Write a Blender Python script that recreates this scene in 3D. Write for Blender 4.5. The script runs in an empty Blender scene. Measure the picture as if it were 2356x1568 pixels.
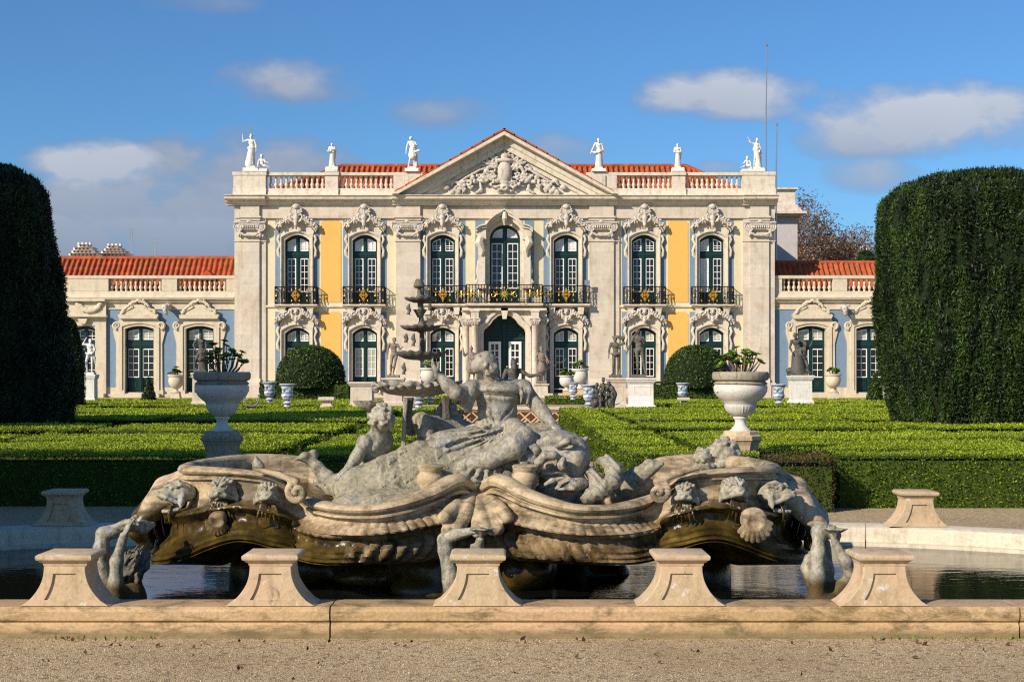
import bpy, math, random
import numpy as np
from mathutils import Vector, Matrix
random.seed(7); RNG = np.random.default_rng(7)
SC = bpy.context.scene; COL = SC.collection
FPX, CX, HZ, EYE = 3270.8, 1177.5, 865.0, 1.6      # lens survey: pixel focal length, centre column, horizon row, eye height
R = math.radians
def W(px, py, Y): return np.array([(px-CX)*Y/FPX, Y, EYE-(py-HZ)*Y/FPX])
def V3(*a): return np.array(a, float)

# ---------- tagging
def tag(o, label=None, cat=None, group=None, kind=None):
    if label: o['label'] = label
    if cat: o['category'] = cat
    if group: o['group'] = group
    if kind: o['kind'] = kind
    return o
def empty(name, label, cat, loc=(0,0,0), group=None, rz=0):
    o = bpy.data.objects.new(name, None); COL.objects.link(o); o.location = tuple(loc); o.rotation_euler = (0,0,rz)
    o.empty_display_size = .2
    return tag(o, label, cat, group)
KIDS = {}
def link(name, me, parent=None, loc=None):
    o = bpy.data.objects.new(name, me); COL.objects.link(o)
    if parent is not None: o.parent = parent; KIDS.setdefault(parent.name, []).append(o)
    if loc is not None: o.location = tuple(loc)
    return o
def copy_tree(o, parent=None):
    c = o.copy(); COL.objects.link(c)
    if parent is not None: c.parent = parent; KIDS.setdefault(parent.name, []).append(c)
    for ch in KIDS.get(o.name, []): copy_tree(ch, c)
    return c

# ---------- mesh building
def finish(me, mat, smooth, ang=40):
    if mat is not None: me.materials.append(mat)
    if smooth:
        me.polygons.foreach_set('use_smooth', np.ones(len(me.polygons), bool))
        if ang < 180: me.set_sharp_from_angle(angle=R(ang))
    me.update()
def np_mesh(name, V, F, mat=None, parent=None, smooth=True, loc=None, ang=180, attr=None, raw=False):
    """V (N,3), F (M,k) all faces of one size."""
    V = np.ascontiguousarray(V, np.float32); F = np.ascontiguousarray(F, np.int32); k = F.shape[1]
    me = bpy.data.meshes.new(name)
    me.vertices.add(len(V)); me.vertices.foreach_set('co', V.ravel())
    me.loops.add(F.size); me.loops.foreach_set('vertex_index', F.ravel())
    me.polygons.add(len(F)); me.polygons.foreach_set('loop_start', np.arange(0, F.size, k, dtype=np.int32))
    me.update(calc_edges=True)
    if attr is not None:
        a = me.attributes.new('rnd', 'FLOAT', 'POINT'); a.data.foreach_set('value', np.ascontiguousarray(attr, np.float32))
    finish(me, mat, smooth, ang)
    return me if raw else link(name, me, parent, loc)
class MB:
    def __init__(s): s.v = []; s.f = []
    def add(s, V, F):
        n = len(s.v); s.v += [tuple(map(float, p)) for p in V]; s.f += [tuple(int(i)+n for i in f) for f in F]; return s
    def merge(s, o, off=(0,0,0)):
        return s.add([(p[0]+off[0], p[1]+off[1], p[2]+off[2]) for p in o.v], o.f)
    def box(s, x0, x1, y0, y1, z0, z1):
        V = [(x0,y0,z0),(x1,y0,z0),(x1,y1,z0),(x0,y1,z0),(x0,y0,z1),(x1,y0,z1),(x1,y1,z1),(x0,y1,z1)]
        return s.add(V, [(0,3,2,1),(4,5,6,7),(0,1,5,4),(1,2,6,5),(2,3,7,6),(3,0,4,7)])
    def prism(s, P, y0, y1):
        """polygon P in (x,z), counter-clockwise seen from the front (-y), pushed from y0 (front) to y1 (back)"""
        n = len(P); V = [(x,y0,z) for x,z in P]+[(x,y1,z) for x,z in P]
        F = [tuple(range(n)), tuple(range(2*n-1,n-1,-1))]+[(i,n+i,n+(i+1)%n,(i+1)%n) for i in range(n)]
        return s.add(V, F)
    def band(s, A, B, y0, y1, closed=False):
        """solid between two polylines A (inner) and B (outer) in (x,z), same length, from y0 to y1"""
        n = len(A); V = [(x,y0,z) for x,z in A]+[(x,y0,z) for x,z in B]+[(x,y1,z) for x,z in A]+[(x,y1,z) for x,z in B]
        F = []
        for i in range(n if closed else n-1):
            j = (i+1)%n
            F += [(i,j,n+j,n+i),(2*n+j,2*n+i,3*n+i,3*n+j),(i,2*n+i,2*n+j,j),(n+j,3*n+j,3*n+i,n+i)]
        if not closed: F += [(0,n,3*n,2*n),(n-1,3*n-1,4*n-1,2*n-1)]
        return s.add(V, F)
    def grid(s, G, flip=False, wrapu=False, wrapv=False):
        """G (nu,nv,3)"""
        nu, nv = G.shape[:2]; F = []
        for i in range(nu if wrapu else nu-1):
            for j in range(nv if wrapv else nv-1):
                a, b, c, d = i*nv+j, ((i+1)%nu)*nv+j, ((i+1)%nu)*nv+(j+1)%nv, i*nv+(j+1)%nv
                F.append((a,d,c,b) if flip else (a,b,c,d))
        return s.add(G.reshape(-1,3), F)
    def lathe(s, prof, n=24, c=(0,0,0), wave=None, poly=False, cap=True):
        """prof [(r,z)] bottom to top"""
        G = np.zeros((n, len(prof), 3))
        for i in range(n):
            a = 2*math.pi*(i+(.5 if poly else 0))/n
            for j,(r,z) in enumerate(prof):
                rr = r*(1+(wave(a,z) if wave else 0)); G[i,j] = (c[0]+rr*math.cos(a), c[1]+rr*math.sin(a), c[2]+z)
        n0 = len(s.v); s.grid(G, wrapu=True); m = len(prof)
        if cap: s.f.append(tuple(n0+i*m for i in range(n-1,-1,-1))); s.f.append(tuple(n0+i*m+m-1 for i in range(n)))
        return s
    def tube(s, pts, rad, n=8, closed=False, flat=None):
        P = np.array(pts, float); m = len(P); rad = np.broadcast_to(np.array(rad, float), (m,))
        T = np.gradient(P, axis=0) if not closed else np.roll(P,-1,0)-np.roll(P,1,0)
        T /= np.linalg.norm(T, axis=1)[:,None]+1e-9
        up = np.array((0,0,1.)) if abs(T[0,2]) < .9 else np.array((0,1.,0))
        G = np.zeros((m,n,3)); N = np.cross(T[0], up); N /= np.linalg.norm(N)
        for i in range(m):
            N = N-T[i]*N.dot(T[i]); N /= np.linalg.norm(N)+1e-9; B = np.cross(T[i], N)
            for j in range(n):
                a = 2*math.pi*j/n; G[i,j] = P[i]+rad[i]*(math.cos(a)*N+math.sin(a)*B)
        n0 = len(s.v); s.grid(G, wrapu=closed, wrapv=True)
        if not closed: s.f.append(tuple(n0+j for j in range(n-1,-1,-1))[::-1]); s.f.append(tuple(n0+(m-1)*n+j for j in range(n))[::-1])
        return s
    def mesh(s, name, mat=None, smooth=False, ang=40):
        me = bpy.data.meshes.new(name); me.from_pydata(s.v, [], s.f); finish(me, mat, smooth, ang); return me
    def build(s, name, mat=None, parent=None, smooth=False, loc=None, bevel=0, ang=40):
        o = link(name, s.mesh(name, mat, smooth, ang), parent, loc)
        if bevel:
            b = o.modifiers.new('edge', 'BEVEL'); b.width = bevel; b.segments = 2; b.limit_method = 'ANGLE'; b.angle_limit = R(50)
        return o
def frame_strip(x0, x1, z0, z1, t):      # rectangular frame polylines (closed), inner and outer
    return [(x0+t,z0+t),(x1-t,z0+t),(x1-t,z1-t),(x0+t,z1-t)], [(x0,z0),(x1,z0),(x1,z1),(x0,z1)]
def arc(cx, cz, rx, rz, a0, a1, n):
    return [(cx+rx*math.cos(R(a0+(a1-a0)*i/n)), cz+rz*math.sin(R(a0+(a1-a0)*i/n))) for i in range(n+1)]

# ---------- noise (numpy lattice noise)
_LAT = np.random.default_rng(3).random((32,32,32)).astype(np.float32)
def noise3(P, f=1.0):
    """smooth lattice noise in 0..1 at points P (N,3)"""
    Q = P*f; I = np.floor(Q).astype(int); t = Q-I; t = t*t*(3-2*t); I &= 31; J = (I+1) & 31
    x0,y0,z0 = I.T; x1,y1,z1 = J.T; tx,ty,tz = t.T; L = _LAT
    a = L[x0,y0,z0]*(1-tx)+L[x1,y0,z0]*tx; b = L[x0,y1,z0]*(1-tx)+L[x1,y1,z0]*tx
    c = L[x0,y0,z1]*(1-tx)+L[x1,y0,z1]*tx; d = L[x0,y1,z1]*(1-tx)+L[x1,y1,z1]*tx
    return (a*(1-ty)+b*ty)*(1-tz)+(c*(1-ty)+d*ty)*tz
def fbm(P, f=1.0, o=3): return sum(noise3(P+7.3*i, f*2**i)/2**i for i in range(o))/sum(.5**i for i in range(o))

# ---------- carving: smooth blends of round primitives, polygonised by surface nets
def unit(v): v = np.array(v, float); return v/(np.linalg.norm(v)+1e-12)
def axes(x=None, z=None):
    """rotation whose columns are local axes; give x and/or z directions"""
    if z is None: x = unit(x); t = np.array((0,0,1.)) if abs(x[2]) < .9 else np.array((0,1.,0)); y = unit(np.cross(t,x)); z = np.cross(x,y)
    elif x is None: z = unit(z); t = np.array((1.,0,0)) if abs(z[0]) < .9 else np.array((0,1.,0)); y = unit(np.cross(z,t)); x = np.cross(y,z)
    else: z = unit(z); x = unit(np.array(x,float)-z*np.dot(x,z)); y = np.cross(z,x)
    return np.stack([x,y,z],1)
class Carve:
    def __init__(s, k=.03): s.p = []; s.k = k
    def _k(s, k): return s.k if k is None else k
    def cap(s, a, b, ra, rb=None, k=None, cut=False):
        s.p.append(('c', np.array(a,float), np.array(b,float), ra, ra if rb is None else rb, s._k(k), cut)); return s
    def chain(s, pts, rs, k=None):
        rs = [rs]*len(pts) if np.isscalar(rs) else rs
        for i in range(len(pts)-1): s.cap(pts[i], pts[i+1], rs[i], rs[i+1], k)
        return s
    def ell(s, c, r, rot=None, k=None, cut=False):
        r = (r,r,r) if np.isscalar(r) else r
        s.p.append(('e', np.array(c,float), np.array(r,float), np.eye(3) if rot is None else rot, None, s._k(k), cut)); return s
    def box(s, c, h, rot=None, rd=.01, k=None, cut=False):
        s.p.append(('b', np.array(c,float), np.array(h,float), np.eye(3) if rot is None else rot, rd, s._k(k), cut)); return s
    def ring(s, c, rot, Rr, r, k=None, cut=False):
        s.p.append(('t', np.array(c,float), Rr, rot, r, s._k(k), cut)); return s
    def _bb(s, p):
        if p[0] == 'c': m = max(p[3],p[4]); return np.minimum(p[1],p[2])-m, np.maximum(p[1],p[2])+m
        if p[0] == 'e': e = np.sqrt(((p[3]*p[2])**2).sum(1)); return p[1]-e, p[1]+e
        if p[0] == 'b': e = (np.abs(p[3])*p[2]).sum(1); return p[1]-e, p[1]+e
        e = np.full(3, p[2]+p[4]); return p[1]-e, p[1]+e
    def polygonise(s, res, disp=None, band=.05, clip=None):
        B = [s._bb(p) for p in s.p if not p[6]]; lo = np.min([b[0] for b in B],0)-4*res-band; hi = np.max([b[1] for b in B],0)+4*res+band
        n = np.ceil((hi-lo)/res).astype(int)+1; ax = [(lo[i]+res*np.arange(n[i])).astype(np.float32) for i in range(3)]
        d = np.full(n, 9., np.float32)
        for p in s.p:
            k = p[5]; b0, b1 = s._bb(p); m = k+3*res+band
            i0 = np.clip(np.floor((b0-m-lo)/res).astype(int),0,n); i1 = np.clip(np.ceil((b1+m-lo)/res).astype(int)+1,0,n)
            if (i1 <= i0).any(): continue
            sl = tuple(slice(i0[q],i1[q]) for q in range(3))
            X,Y,Z = np.meshgrid(ax[0][sl[0]],ax[1][sl[1]],ax[2][sl[2]],indexing='ij',sparse=True)
            if p[0] == 'c':
                a,bb = p[1],p[2]; ab = bb-a; L = max(ab.dot(ab),1e-9)
                t = np.clip(((X-a[0])*ab[0]+(Y-a[1])*ab[1]+(Z-a[2])*ab[2])/L,0,1)
                q = np.sqrt((X-a[0]-t*ab[0])**2+(Y-a[1]-t*ab[1])**2+(Z-a[2]-t*ab[2])**2)-(p[3]+t*(p[4]-p[3]))
            else:
                c, M = p[1], p[3]; l = [(X-c[0])*M[0,i]+(Y-c[1])*M[1,i]+(Z-c[2])*M[2,i] for i in range(3)]
                if p[0] == 'e':
                    r = p[2]; k0 = np.sqrt((l[0]/r[0])**2+(l[1]/r[1])**2+(l[2]/r[2])**2); k1 = np.sqrt((l[0]/r[0]**2)**2+(l[1]/r[1]**2)**2+(l[2]/r[2]**2)**2)
                    q = k0*(k0-1)/(k1+1e-6)
                elif p[0] == 'b':
                    h = p[2]-p[4]; g = [np.abs(l[i])-h[i] for i in range(3)]
                    q = np.sqrt(sum(np.maximum(x,0)**2 for x in g))+np.minimum(np.maximum(g[0],np.maximum(g[1],g[2])),0)-p[4]
                else: q = np.sqrt((np.sqrt(l[0]**2+l[1]**2)-p[2])**2+l[2]**2)-p[4]
            D = d[sl]
            if p[6]:
                h = np.maximum(k-np.abs(D+q),0)/max(k,1e-6); d[sl] = np.maximum(D,-q)+h*h*k/4
            else:
                h = np.maximum(k-np.abs(D-q),0)/max(k,1e-6); d[sl] = np.minimum(D,q)-h*h*k/4
        if disp is not None:
            I = np.argwhere(np.abs(d) < band)
            P = lo+I*res; d[tuple(I.T)] += disp(P).astype(np.float32)
        if clip is not None: d[:,:,:max(0,int((clip-lo[2])/res))] = 9.
        return surface_nets(d, lo, res)
    def build(s, name, mat, parent=None, res=.02, disp=None, band=.05, loc=None, clip=None, raw=False):
        V, F = s.polygonise(res, disp, band, clip)
        return np_mesh(name, V, F, mat, parent, True, loc, raw=raw)
def surface_nets(d, lo, h):
    s = d < 0; n = np.array(d.shape)-1
    cnt = np.zeros(n, np.int8)
    C = [(i,j,k) for i in (0,1) for j in (0,1) for k in (0,1)]
    for i,j,k in C: cnt += s[i:n[0]+i, j:n[1]+j, k:n[2]+k]
    act = (cnt > 0) & (cnt < 8); I = np.argwhere(act); idx = np.full(n, -1, np.int32); idx[act] = np.arange(len(I))
    acc = np.zeros((len(I),3)); num = np.zeros(len(I))
    for a in C:
        for ax in range(3):
            if a[ax]: continue
            b = list(a); b[ax] = 1
            da = d[I[:,0]+a[0],I[:,1]+a[1],I[:,2]+a[2]]; db = d[I[:,0]+b[0],I[:,1]+b[1],I[:,2]+b[2]]
            m = (da < 0) != (db < 0); t = np.where(m, da/(da-db+1e-12), 0)
            p = np.tile(np.array(a,float),(len(I),1)); p[:,ax] = t
            acc[m] += p[m]; num[m] += 1
    V = lo+h*(I+acc/num[:,None]); FF = []
    for ax in range(3):
        u, v = (ax+1)%3, (ax+2)%3
        sl = [slice(0,x) for x in n]; s2 = list(sl)
        sl[u] = slice(1,n[u]); sl[v] = slice(1,n[v]); sl[ax] = slice(0,n[ax])
        s2 = list(sl); s2[ax] = slice(1,n[ax]+1)
        A = s[tuple(sl)]; B = s[tuple(s2)]; E = np.argwhere(A != B)
        if not len(E): continue
        E = E+np.array([0 if q == ax else 1 for q in range(3)])
        fl = s[tuple(E.T)]
        def g(du,dv):
            Q = E.copy(); Q[:,u] += du; Q[:,v] += dv; return idx[tuple(Q.T)]
        q = np.stack([g(-1,-1),g(0,-1),g(0,0),g(-1,0)],1)
        q[~fl] = q[~fl][:,::-1]; FF.append(q)
    return V, np.concatenate(FF)
# ---------- materials
class NT:
    def __init__(s, name):
        s.m = bpy.data.materials.new(name); s.m.use_nodes = True; s.t = s.m.node_tree; s.b = s.t.nodes['Principled BSDF']
        s.b.inputs['Specular IOR Level'].default_value = .3
    def n(s, typ, **kw):
        o = s.t.nodes.new(typ)
        for k,v in kw.items():
            if k.startswith('i_'): o.inputs[k[2:].replace('_',' ')].default_value = v
            else: setattr(o, k, v)
        return o
    def l(s, a, b): s.t.links.new(a, b)
    def coord(s, kind='Object', scale=(1,1,1)):
        t = s.n('ShaderNodeTexCoord'); mp = s.n('ShaderNodeMapping'); mp.inputs['Scale'].default_value = scale
        if kind == 'World':
            g = s.n('ShaderNodeNewGeometry'); s.l(g.outputs['Position'], mp.inputs['Vector'])
        else: s.l(t.outputs[kind], mp.inputs['Vector'])
        return mp.outputs['Vector']
    def noise(s, scale, detail=4, rough=.55, vec=None, dist=0):
        o = s.n('ShaderNodeTexNoise'); o.inputs['Scale'].default_value = scale; o.inputs['Detail'].default_value = detail
        o.inputs['Roughness'].default_value = rough; o.inputs['Distortion'].default_value = dist
        if vec is not None: s.l(vec, o.inputs['Vector'])
        return o.outputs['Fac']
    def ramp(s, fac, stops):
        o = s.n('ShaderNodeValToRGB'); e = o.color_ramp.elements
        while len(e) < len(stops): e.new(.5)
        for q,(p,c) in zip(e, stops): q.position = p; q.color = (c,c,c,1) if np.isscalar(c) else (*c,1)
        s.l(fac, o.inputs['Fac']); return o.outputs['Color']
    def mix(s, fac, a, b, blend='MIX'):
        o = s.n('ShaderNodeMix', data_type='RGBA', blend_type=blend)
        for q,v in ((0,fac),(6,a),(7,b)):
            if hasattr(v,'node'): s.l(v, o.inputs[q])
            else: o.inputs[q].default_value = v if q == 0 else (*v,1)
        return o.outputs[2]
    def math(s, op, a, b=0, clamp=False):
        o = s.n('ShaderNodeMath', operation=op); o.use_clamp = clamp
        for q,v in ((0,a),(1,b)):
            if hasattr(v,'node'): s.l(v, o.inputs[q])
            else: o.inputs[q].default_value = v
        return o.outputs[0]
    def bump(s, h, strength=.3, dist=.02, prev=None):
        o = s.n('ShaderNodeBump'); o.inputs['Strength'].default_value = strength; o.inputs['Distance'].default_value = dist
        s.l(h, o.inputs['Height'])
        if prev is not None: s.l(prev, o.inputs['Normal'])
        return o.outputs['Normal']
    def set(s, color=None, rough=None, normal=None, metal=None, spec=None):
        for nm,v in (('Base Color',color),('Roughness',rough),('Normal',normal),('Metallic',metal),('Specular IOR Level',spec)):
            if v is None: continue
            if hasattr(v,'node'): s.l(v, s.b.inputs[nm])
            else: s.b.inputs[nm].default_value = (*v,1) if nm == 'Base Color' else v
        return s.m
def plain(name, c, rough=.6, metal=0, var=.12, sc=6, spec=.3, bump=0):
    t = NT(name); v = t.coord('World'); f = t.noise(sc,5,.6,v)
    col = t.mix(1.0, c, t.ramp(f, [(.3,1-var),(.7,1+var*.4)]), 'MULTIPLY')
    return t.set(col, rough, t.bump(t.noise(sc*6,4,.6,v), bump, .01) if bump else None, metal, spec)
def stone(name, c, dark, rough=.75, sc=1.0, amt=.55, fine=18, bumpd=.01, block=None, streak=True, third=None, lichen=False, fc=.84):
    """weathered stone: base c, stains of colour dark, optional ashlar joints"""
    t = NT(name); v = t.coord('World'); f1 = t.noise(.9*sc,6,.62,v,.3); f2 = t.noise(4.5*sc,6,.65,v); f3 = t.noise(fine*sc,5,.6,v)
    col = t.mix(1.0, c, t.ramp(f3, [(.3,fc),(.7,1.06 if fc < .9 else 1.02)]), 'MULTIPLY')
    if third is not None: col = t.mix(t.ramp(f1,[(.42,0),(.62,.8)]), col, third)
    m = t.ramp(f2, [(.5,0),(.72,1)])
    if streak:
        vs = t.coord('World',(3.0,3.0,.35)); m2 = t.ramp(t.noise(1.6*sc,5,.6,vs), [(.52,0),(.75,1)]); m = t.math('MULTIPLY', t.math('ADD', m, m2, True), amt)
    else: m = t.math('MULTIPLY', m, amt)
    col = t.mix(m, col, dark)
    if lichen: col = t.mix(t.ramp(t.noise(15,5,.68,v),[(.60,0),(.68,.8)]), col, (.66,.63,.55)); col = t.mix(t.ramp(t.noise(9,6,.7,v,.6),[(.60,0),(.70,.8)]), col, (.13,.10,.055))
    h = f3; nrm = t.bump(f3, .35, bumpd); nrm = t.bump(f2, .3, bumpd*2, nrm)
    if block:
        br = t.n('ShaderNodeTexBrick'); br.inputs['Scale'].default_value = 1; br.inputs['Brick Width'].default_value = block[0]; br.inputs['Row Height'].default_value = block[1]
        br.inputs['Mortar Size'].default_value = .008; br.inputs['Color1'].default_value = (1,1,1,1); br.inputs['Color2'].default_value = (.86,.85,.84,1); br.inputs['Mortar'].default_value = (.72,.68,.62,1)
        mp = t.n('ShaderNodeSeparateXYZ'); t.l(v, mp.inputs[0]); cb = t.n('ShaderNodeCombineXYZ'); t.l(mp.outputs[0], cb.inputs[0]); t.l(mp.outputs[2], cb.inputs[1])
        t.l(cb.outputs[0], br.inputs['Vector']); col = t.mix(.8, col, br.outputs['Color'], 'MULTIPLY')
    return t.set(col, rough, nrm)
def foliage(name, dark, light, hot=None, trans=.25, rough=.55, patch=None):
    """leaf colour varies leaf by leaf (attribute rnd) and by plant patch"""
    t = NT(name); a = t.n('ShaderNodeAttribute'); a.attribute_name = 'rnd'
    v = t.coord('World'); f = t.noise(.55,4,.6,v)
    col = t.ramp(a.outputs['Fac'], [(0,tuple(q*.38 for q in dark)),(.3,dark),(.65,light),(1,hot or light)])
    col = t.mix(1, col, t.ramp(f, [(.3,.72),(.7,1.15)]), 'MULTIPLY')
    if patch: col = t.mix(t.ramp(t.noise(.42,4,.6,t.coord('World')), [(.63,0),(.72,.75)]), col, patch)
    t.set(col, rough, spec=.35)
    tr = t.n('ShaderNodeBsdfTranslucent'); t.l(col, tr.inputs['Color']); mx = t.n('ShaderNodeMixShader'); mx.inputs[0].default_value = trans
    t.l(t.b.outputs[0], mx.inputs[1]); t.l(tr.outputs[0], mx.inputs[2]); t.l(mx.outputs[0], t.t.nodes['Material Output'].inputs['Surface'])
    return t.m
M = {}
M['lime'] = stone('limestone', (.63,.565,.465), (.42,.33,.21), amt=.68, sc=.55, block=(1.35,.62), third=(.60,.50,.42))
M['trim'] = stone('carved_limestone', (.65,.58,.47), (.33,.26,.17), amt=.62, sc=.9)
M['crest'] = stone('crest_limestone', (.58,.52,.45), (.20,.165,.13), amt=.75, sc=2.6, fine=9, bumpd=.02)
M['wingstone'] = stone('wing_limestone', (.61,.53,.395), (.38,.33,.23), amt=.6, sc=.7)
M['white'] = stone('white_marble', (.72,.69,.63), (.36,.34,.29), amt=.45, sc=1.2, fc=.92)
M['cream'] = stone('cream_render', (.66,.58,.385), (.50,.45,.33), amt=.5, sc=.5, fine=30, fc=.95)
M['yellow'] = stone('yellow_render', (.72,.42,.10), (.60,.38,.14), amt=.5, sc=.5, fine=30, fc=.95)
M['blue'] = stone('blue_render', (.165,.245,.335), (.125,.18,.24), amt=.6, sc=.8, fine=30, fc=.95)
M['bluegrey'] = stone('tympanum_render', (.48,.50,.50), (.36,.34,.28), amt=.45, sc=.8)
M['rear'] = stone('rear_render', (.50,.47,.47), (.36,.33,.30), amt=.4, sc=.6)
M['green'] = plain('green_paint', (.008,.035,.031), .35, var=.25, sc=3)
M['sash'] = plain('white_paint', (.80,.80,.78), .45, var=.06)
M['iron'] = plain('black_iron', (.012,.013,.014), .45)
M['gold'] = plain('gilding', (.85,.55,.10), .28, metal=.75, var=.2)
M['metal'] = plain('grey_metal', (.35,.36,.38), .4, metal=.6)
def tile_mat():
    t = NT('clay_tile'); v = t.coord('World'); f = t.noise(3.5,5,.7,v); g = t.noise(.6,4,.6,v)
    br = t.n('ShaderNodeTexVoronoi'); br.inputs['Scale'].default_value = 3.2; t.l(v, br.inputs['Vector'])
    col = t.ramp(f, [(.3,(.30,.062,.020)),(.55,(.46,.105,.035)),(.75,(.56,.16,.06))])
    col = t.mix(.35, col, t.mix(1, col, br.outputs['Color'], 'MULTIPLY')); col = t.mix(t.ramp(g,[(.5,0),(.8,.35)]), col, (.20,.08,.045))
    return t.set(col, .8)
M['tile'] = tile_mat()
def glass_mat(name, c, r=.06):
    t = NT(name); v = t.coord('World'); f = t.noise(2.2,3,.5,v)
    col = t.mix(1, c, t.ramp(f,[(.3,.75),(.7,1.2)]), 'MULTIPLY'); return t.set(col, r, t.bump(t.noise(1.5,2,.5,v),.02,.05), spec=.5)
M['glass'] = glass_mat('window_glass', (.012,.012,.013))
M['curtain'] = glass_mat('curtained_glass', (.62,.62,.60), .3)
M['lace'] = glass_mat('lace_curtain_glass', (.40,.41,.33), .25)
M['dark'] = plain('dark_interior', (.01,.01,.01), .9)
def lead_mat(name, a, b, c, sc=1., scales=False, blue=(.30,.34,.38), wet=False):
    """old lead and stone sculpture: grey-beige with bluish and sooty patches"""
    t = NT(name); v = t.coord('World'); f1 = t.noise(2.4*sc,6,.65,v,.4); f2 = t.noise(9*sc,6,.7,v,.2); f3 = t.noise(38*sc,5,.65,v)
    col = t.mix(t.ramp(f1,[(.35,0),(.65,1)]), a, b); col = t.mix(t.ramp(f2,[(.52,0),(.68,.75)]), col, c)
    col = t.mix(t.ramp(t.noise(5*sc,5,.6,t.coord('World',(1,1,.6))),[(.56,0),(.70,.75)]), col, blue)
    vs = t.coord('World',(6,6,.8)); col = t.mix(t.ramp(t.noise(2.5*sc,5,.7,vs),[(.53,0),(.68,.8)]), col, (.055,.046,.034))
    col = t.mix(1, col, t.ramp(f3,[(.32,.58),(.62,1.18)]), 'MULTIPLY')
    if wet:
        g = t.n('ShaderNodeNewGeometry'); sp = t.n('ShaderNodeSeparateXYZ'); t.l(g.outputs['Position'], sp.inputs[0])
        wz = t.math('ADD', sp.outputs[2], t.math('MULTIPLY', f1, -.25)); col = t.mix(t.ramp(wz,[(.02,1),(.1,0)]), col, (.09,.06,.022))
    nrm = t.bump(f3,.6,.008); nrm = t.bump(f2,.55,.02,nrm)
    if scales:
        vo = t.n('ShaderNodeTexVoronoi'); vo.inputs['Scale'].default_value = 17; vo.inputs['Randomness'].default_value = .55; t.l(t.coord('World',(.85,1,1.25)), vo.inputs['Vector'])
        e = t.ramp(vo.outputs['Distance'],[(.0,1),(.55,.35),(.7,0)]); nrm = t.bump(e,.32,.02,nrm)
        col = t.mix(t.ramp(vo.outputs['Distance'],[(.56,0),(.78,.30)]), col, (.20,.16,.11))
    return t.set(col, .62, nrm, spec=.35)
M['lead'] = lead_mat('weathered_lead', (.275,.25,.185), (.36,.33,.265), (.13,.115,.09), blue=(.24,.26,.28))
M['leadw'] = lead_mat('weathered_wet_lead', (.30,.275,.20), (.40,.37,.285), (.13,.11,.07), wet=True, blue=(.25,.28,.31))
M['scale'] = lead_mat('scaled_lead', (.275,.25,.165), (.33,.30,.22), (.155,.135,.09), scales=True, blue=(.22,.24,.235))
M['bronze'] = lead_mat('dark_lead', (.075,.072,.060), (.11,.10,.085), (.05,.047,.04), 1.5, blue=(.075,.085,.095))
M['olive'] = lead_mat('olive_lead', (.12,.11,.080), (.16,.145,.11), (.085,.075,.055), 1.5, blue=(.10,.11,.11))
M['brownlead'] = lead_mat('brown_lead', (.22,.17,.13), (.27,.215,.17), (.12,.10,.08), 1.5, blue=(.2,.19,.18))
def marble_mat():
    t = NT('fountain_marble'); v = t.coord('World'); f1 = t.noise(1.3,6,.6,v,.5); f2 = t.noise(7,6,.68,v,.3); f3 = t.noise(40,5,.6,v)
    col = t.ramp(f1, [(.3,(.43,.325,.19)),(.5,(.50,.39,.245)),(.7,(.52,.385,.27))])
    col = t.mix(t.ramp(f2,[(.52,0),(.7,.65)]), col, (.27,.20,.105)); col = t.mix(1,col,t.ramp(f3,[(.3,.8),(.65,1.06)]),'MULTIPLY')
    # sooty lichen on the mouldings of the lobes
    vs = t.coord('World',(1.6,1.6,5)); soot = t.ramp(t.noise(2.1,6,.7,vs),[(.46,0),(.60,.85)]); col = t.mix(soot, col, (.10,.08,.047))
    # wet algae below the spouting heads: a stain with its own ragged outline on the two end lobes
    a = t.n('ShaderNodeAttribute'); a.attribute_name = 'rnd'
    st = t.noise(3.2,6,.7,t.coord('World',(2.2,2.2,.45))); w = t.math('ADD', a.outputs['Fac'], t.math('MULTIPLY', t.math('SUBTRACT', st, .5), 1.25))
    col = t.mix(t.ramp(w,[(.08,0),(.32,.9)]), col, t.mix(1, col, (.40,.33,.22), 'MULTIPLY')); wet = t.ramp(w, [(.42,0),(.56,1)])
    alg = t.ramp(t.noise(5.5,5,.65,v), [(.3,(.015,.011,.005)),(.5,(.055,.036,.009)),(.66,(.13,.085,.016)),(.8,(.22,.15,.06))])
    col = t.mix(wet, col, alg); rough = t.ramp(wet, [(0,.68),(1,.30)])
    nrm = t.bump(f3,.3,.004); nrm = t.bump(f2,.35,.012,nrm); nrm = t.bump(t.noise(26,4,.7,t.coord('World',(1,1,.5))),.35,.012,nrm)
    return t.set(col, rough, nrm, spec=.4)
M['marble'] = marble_mat()
def rim_mat():
    t = NT('pond_rim_stone'); v = t.coord('World'); f1 = t.noise(.9,6,.6,v,.3); f2 = t.noise(6.5,8,.74,t.coord('World',(.55,.6,1.7)),.5); f3 = t.noise(45,5,.6,v)
    col = t.ramp(f1, [(.3,(.45,.30,.145)),(.55,(.54,.37,.20)),(.75,(.53,.33,.20))])
    col = t.mix(t.ramp(f2,[(.48,0),(.62,.85)]), col, (.17,.12,.05)); col = t.mix(t.ramp(t.noise(11,5,.65,v),[(.66,0),(.74,.6)]), col, (.62,.58,.50))
    col = t.mix(1,col,t.ramp(f3,[(.3,.78),(.65,1.08)]),'MULTIPLY')
    g = t.n('ShaderNodeNewGeometry'); sp = t.n('ShaderNodeSeparateXYZ'); t.l(g.outputs['Position'], sp.inputs[0])
    low = t.ramp(t.math('ADD', sp.outputs[2], t.math('MULTIPLY', f2, -.06)), [(-.02+.02,1),(.035,0)]); col = t.mix(t.math('MULTIPLY',low,.65), col, (.13,.115,.05))
    return t.set(col, .72, t.bump(f2,.55,.014,t.bump(f3,.5,.005)))
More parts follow.
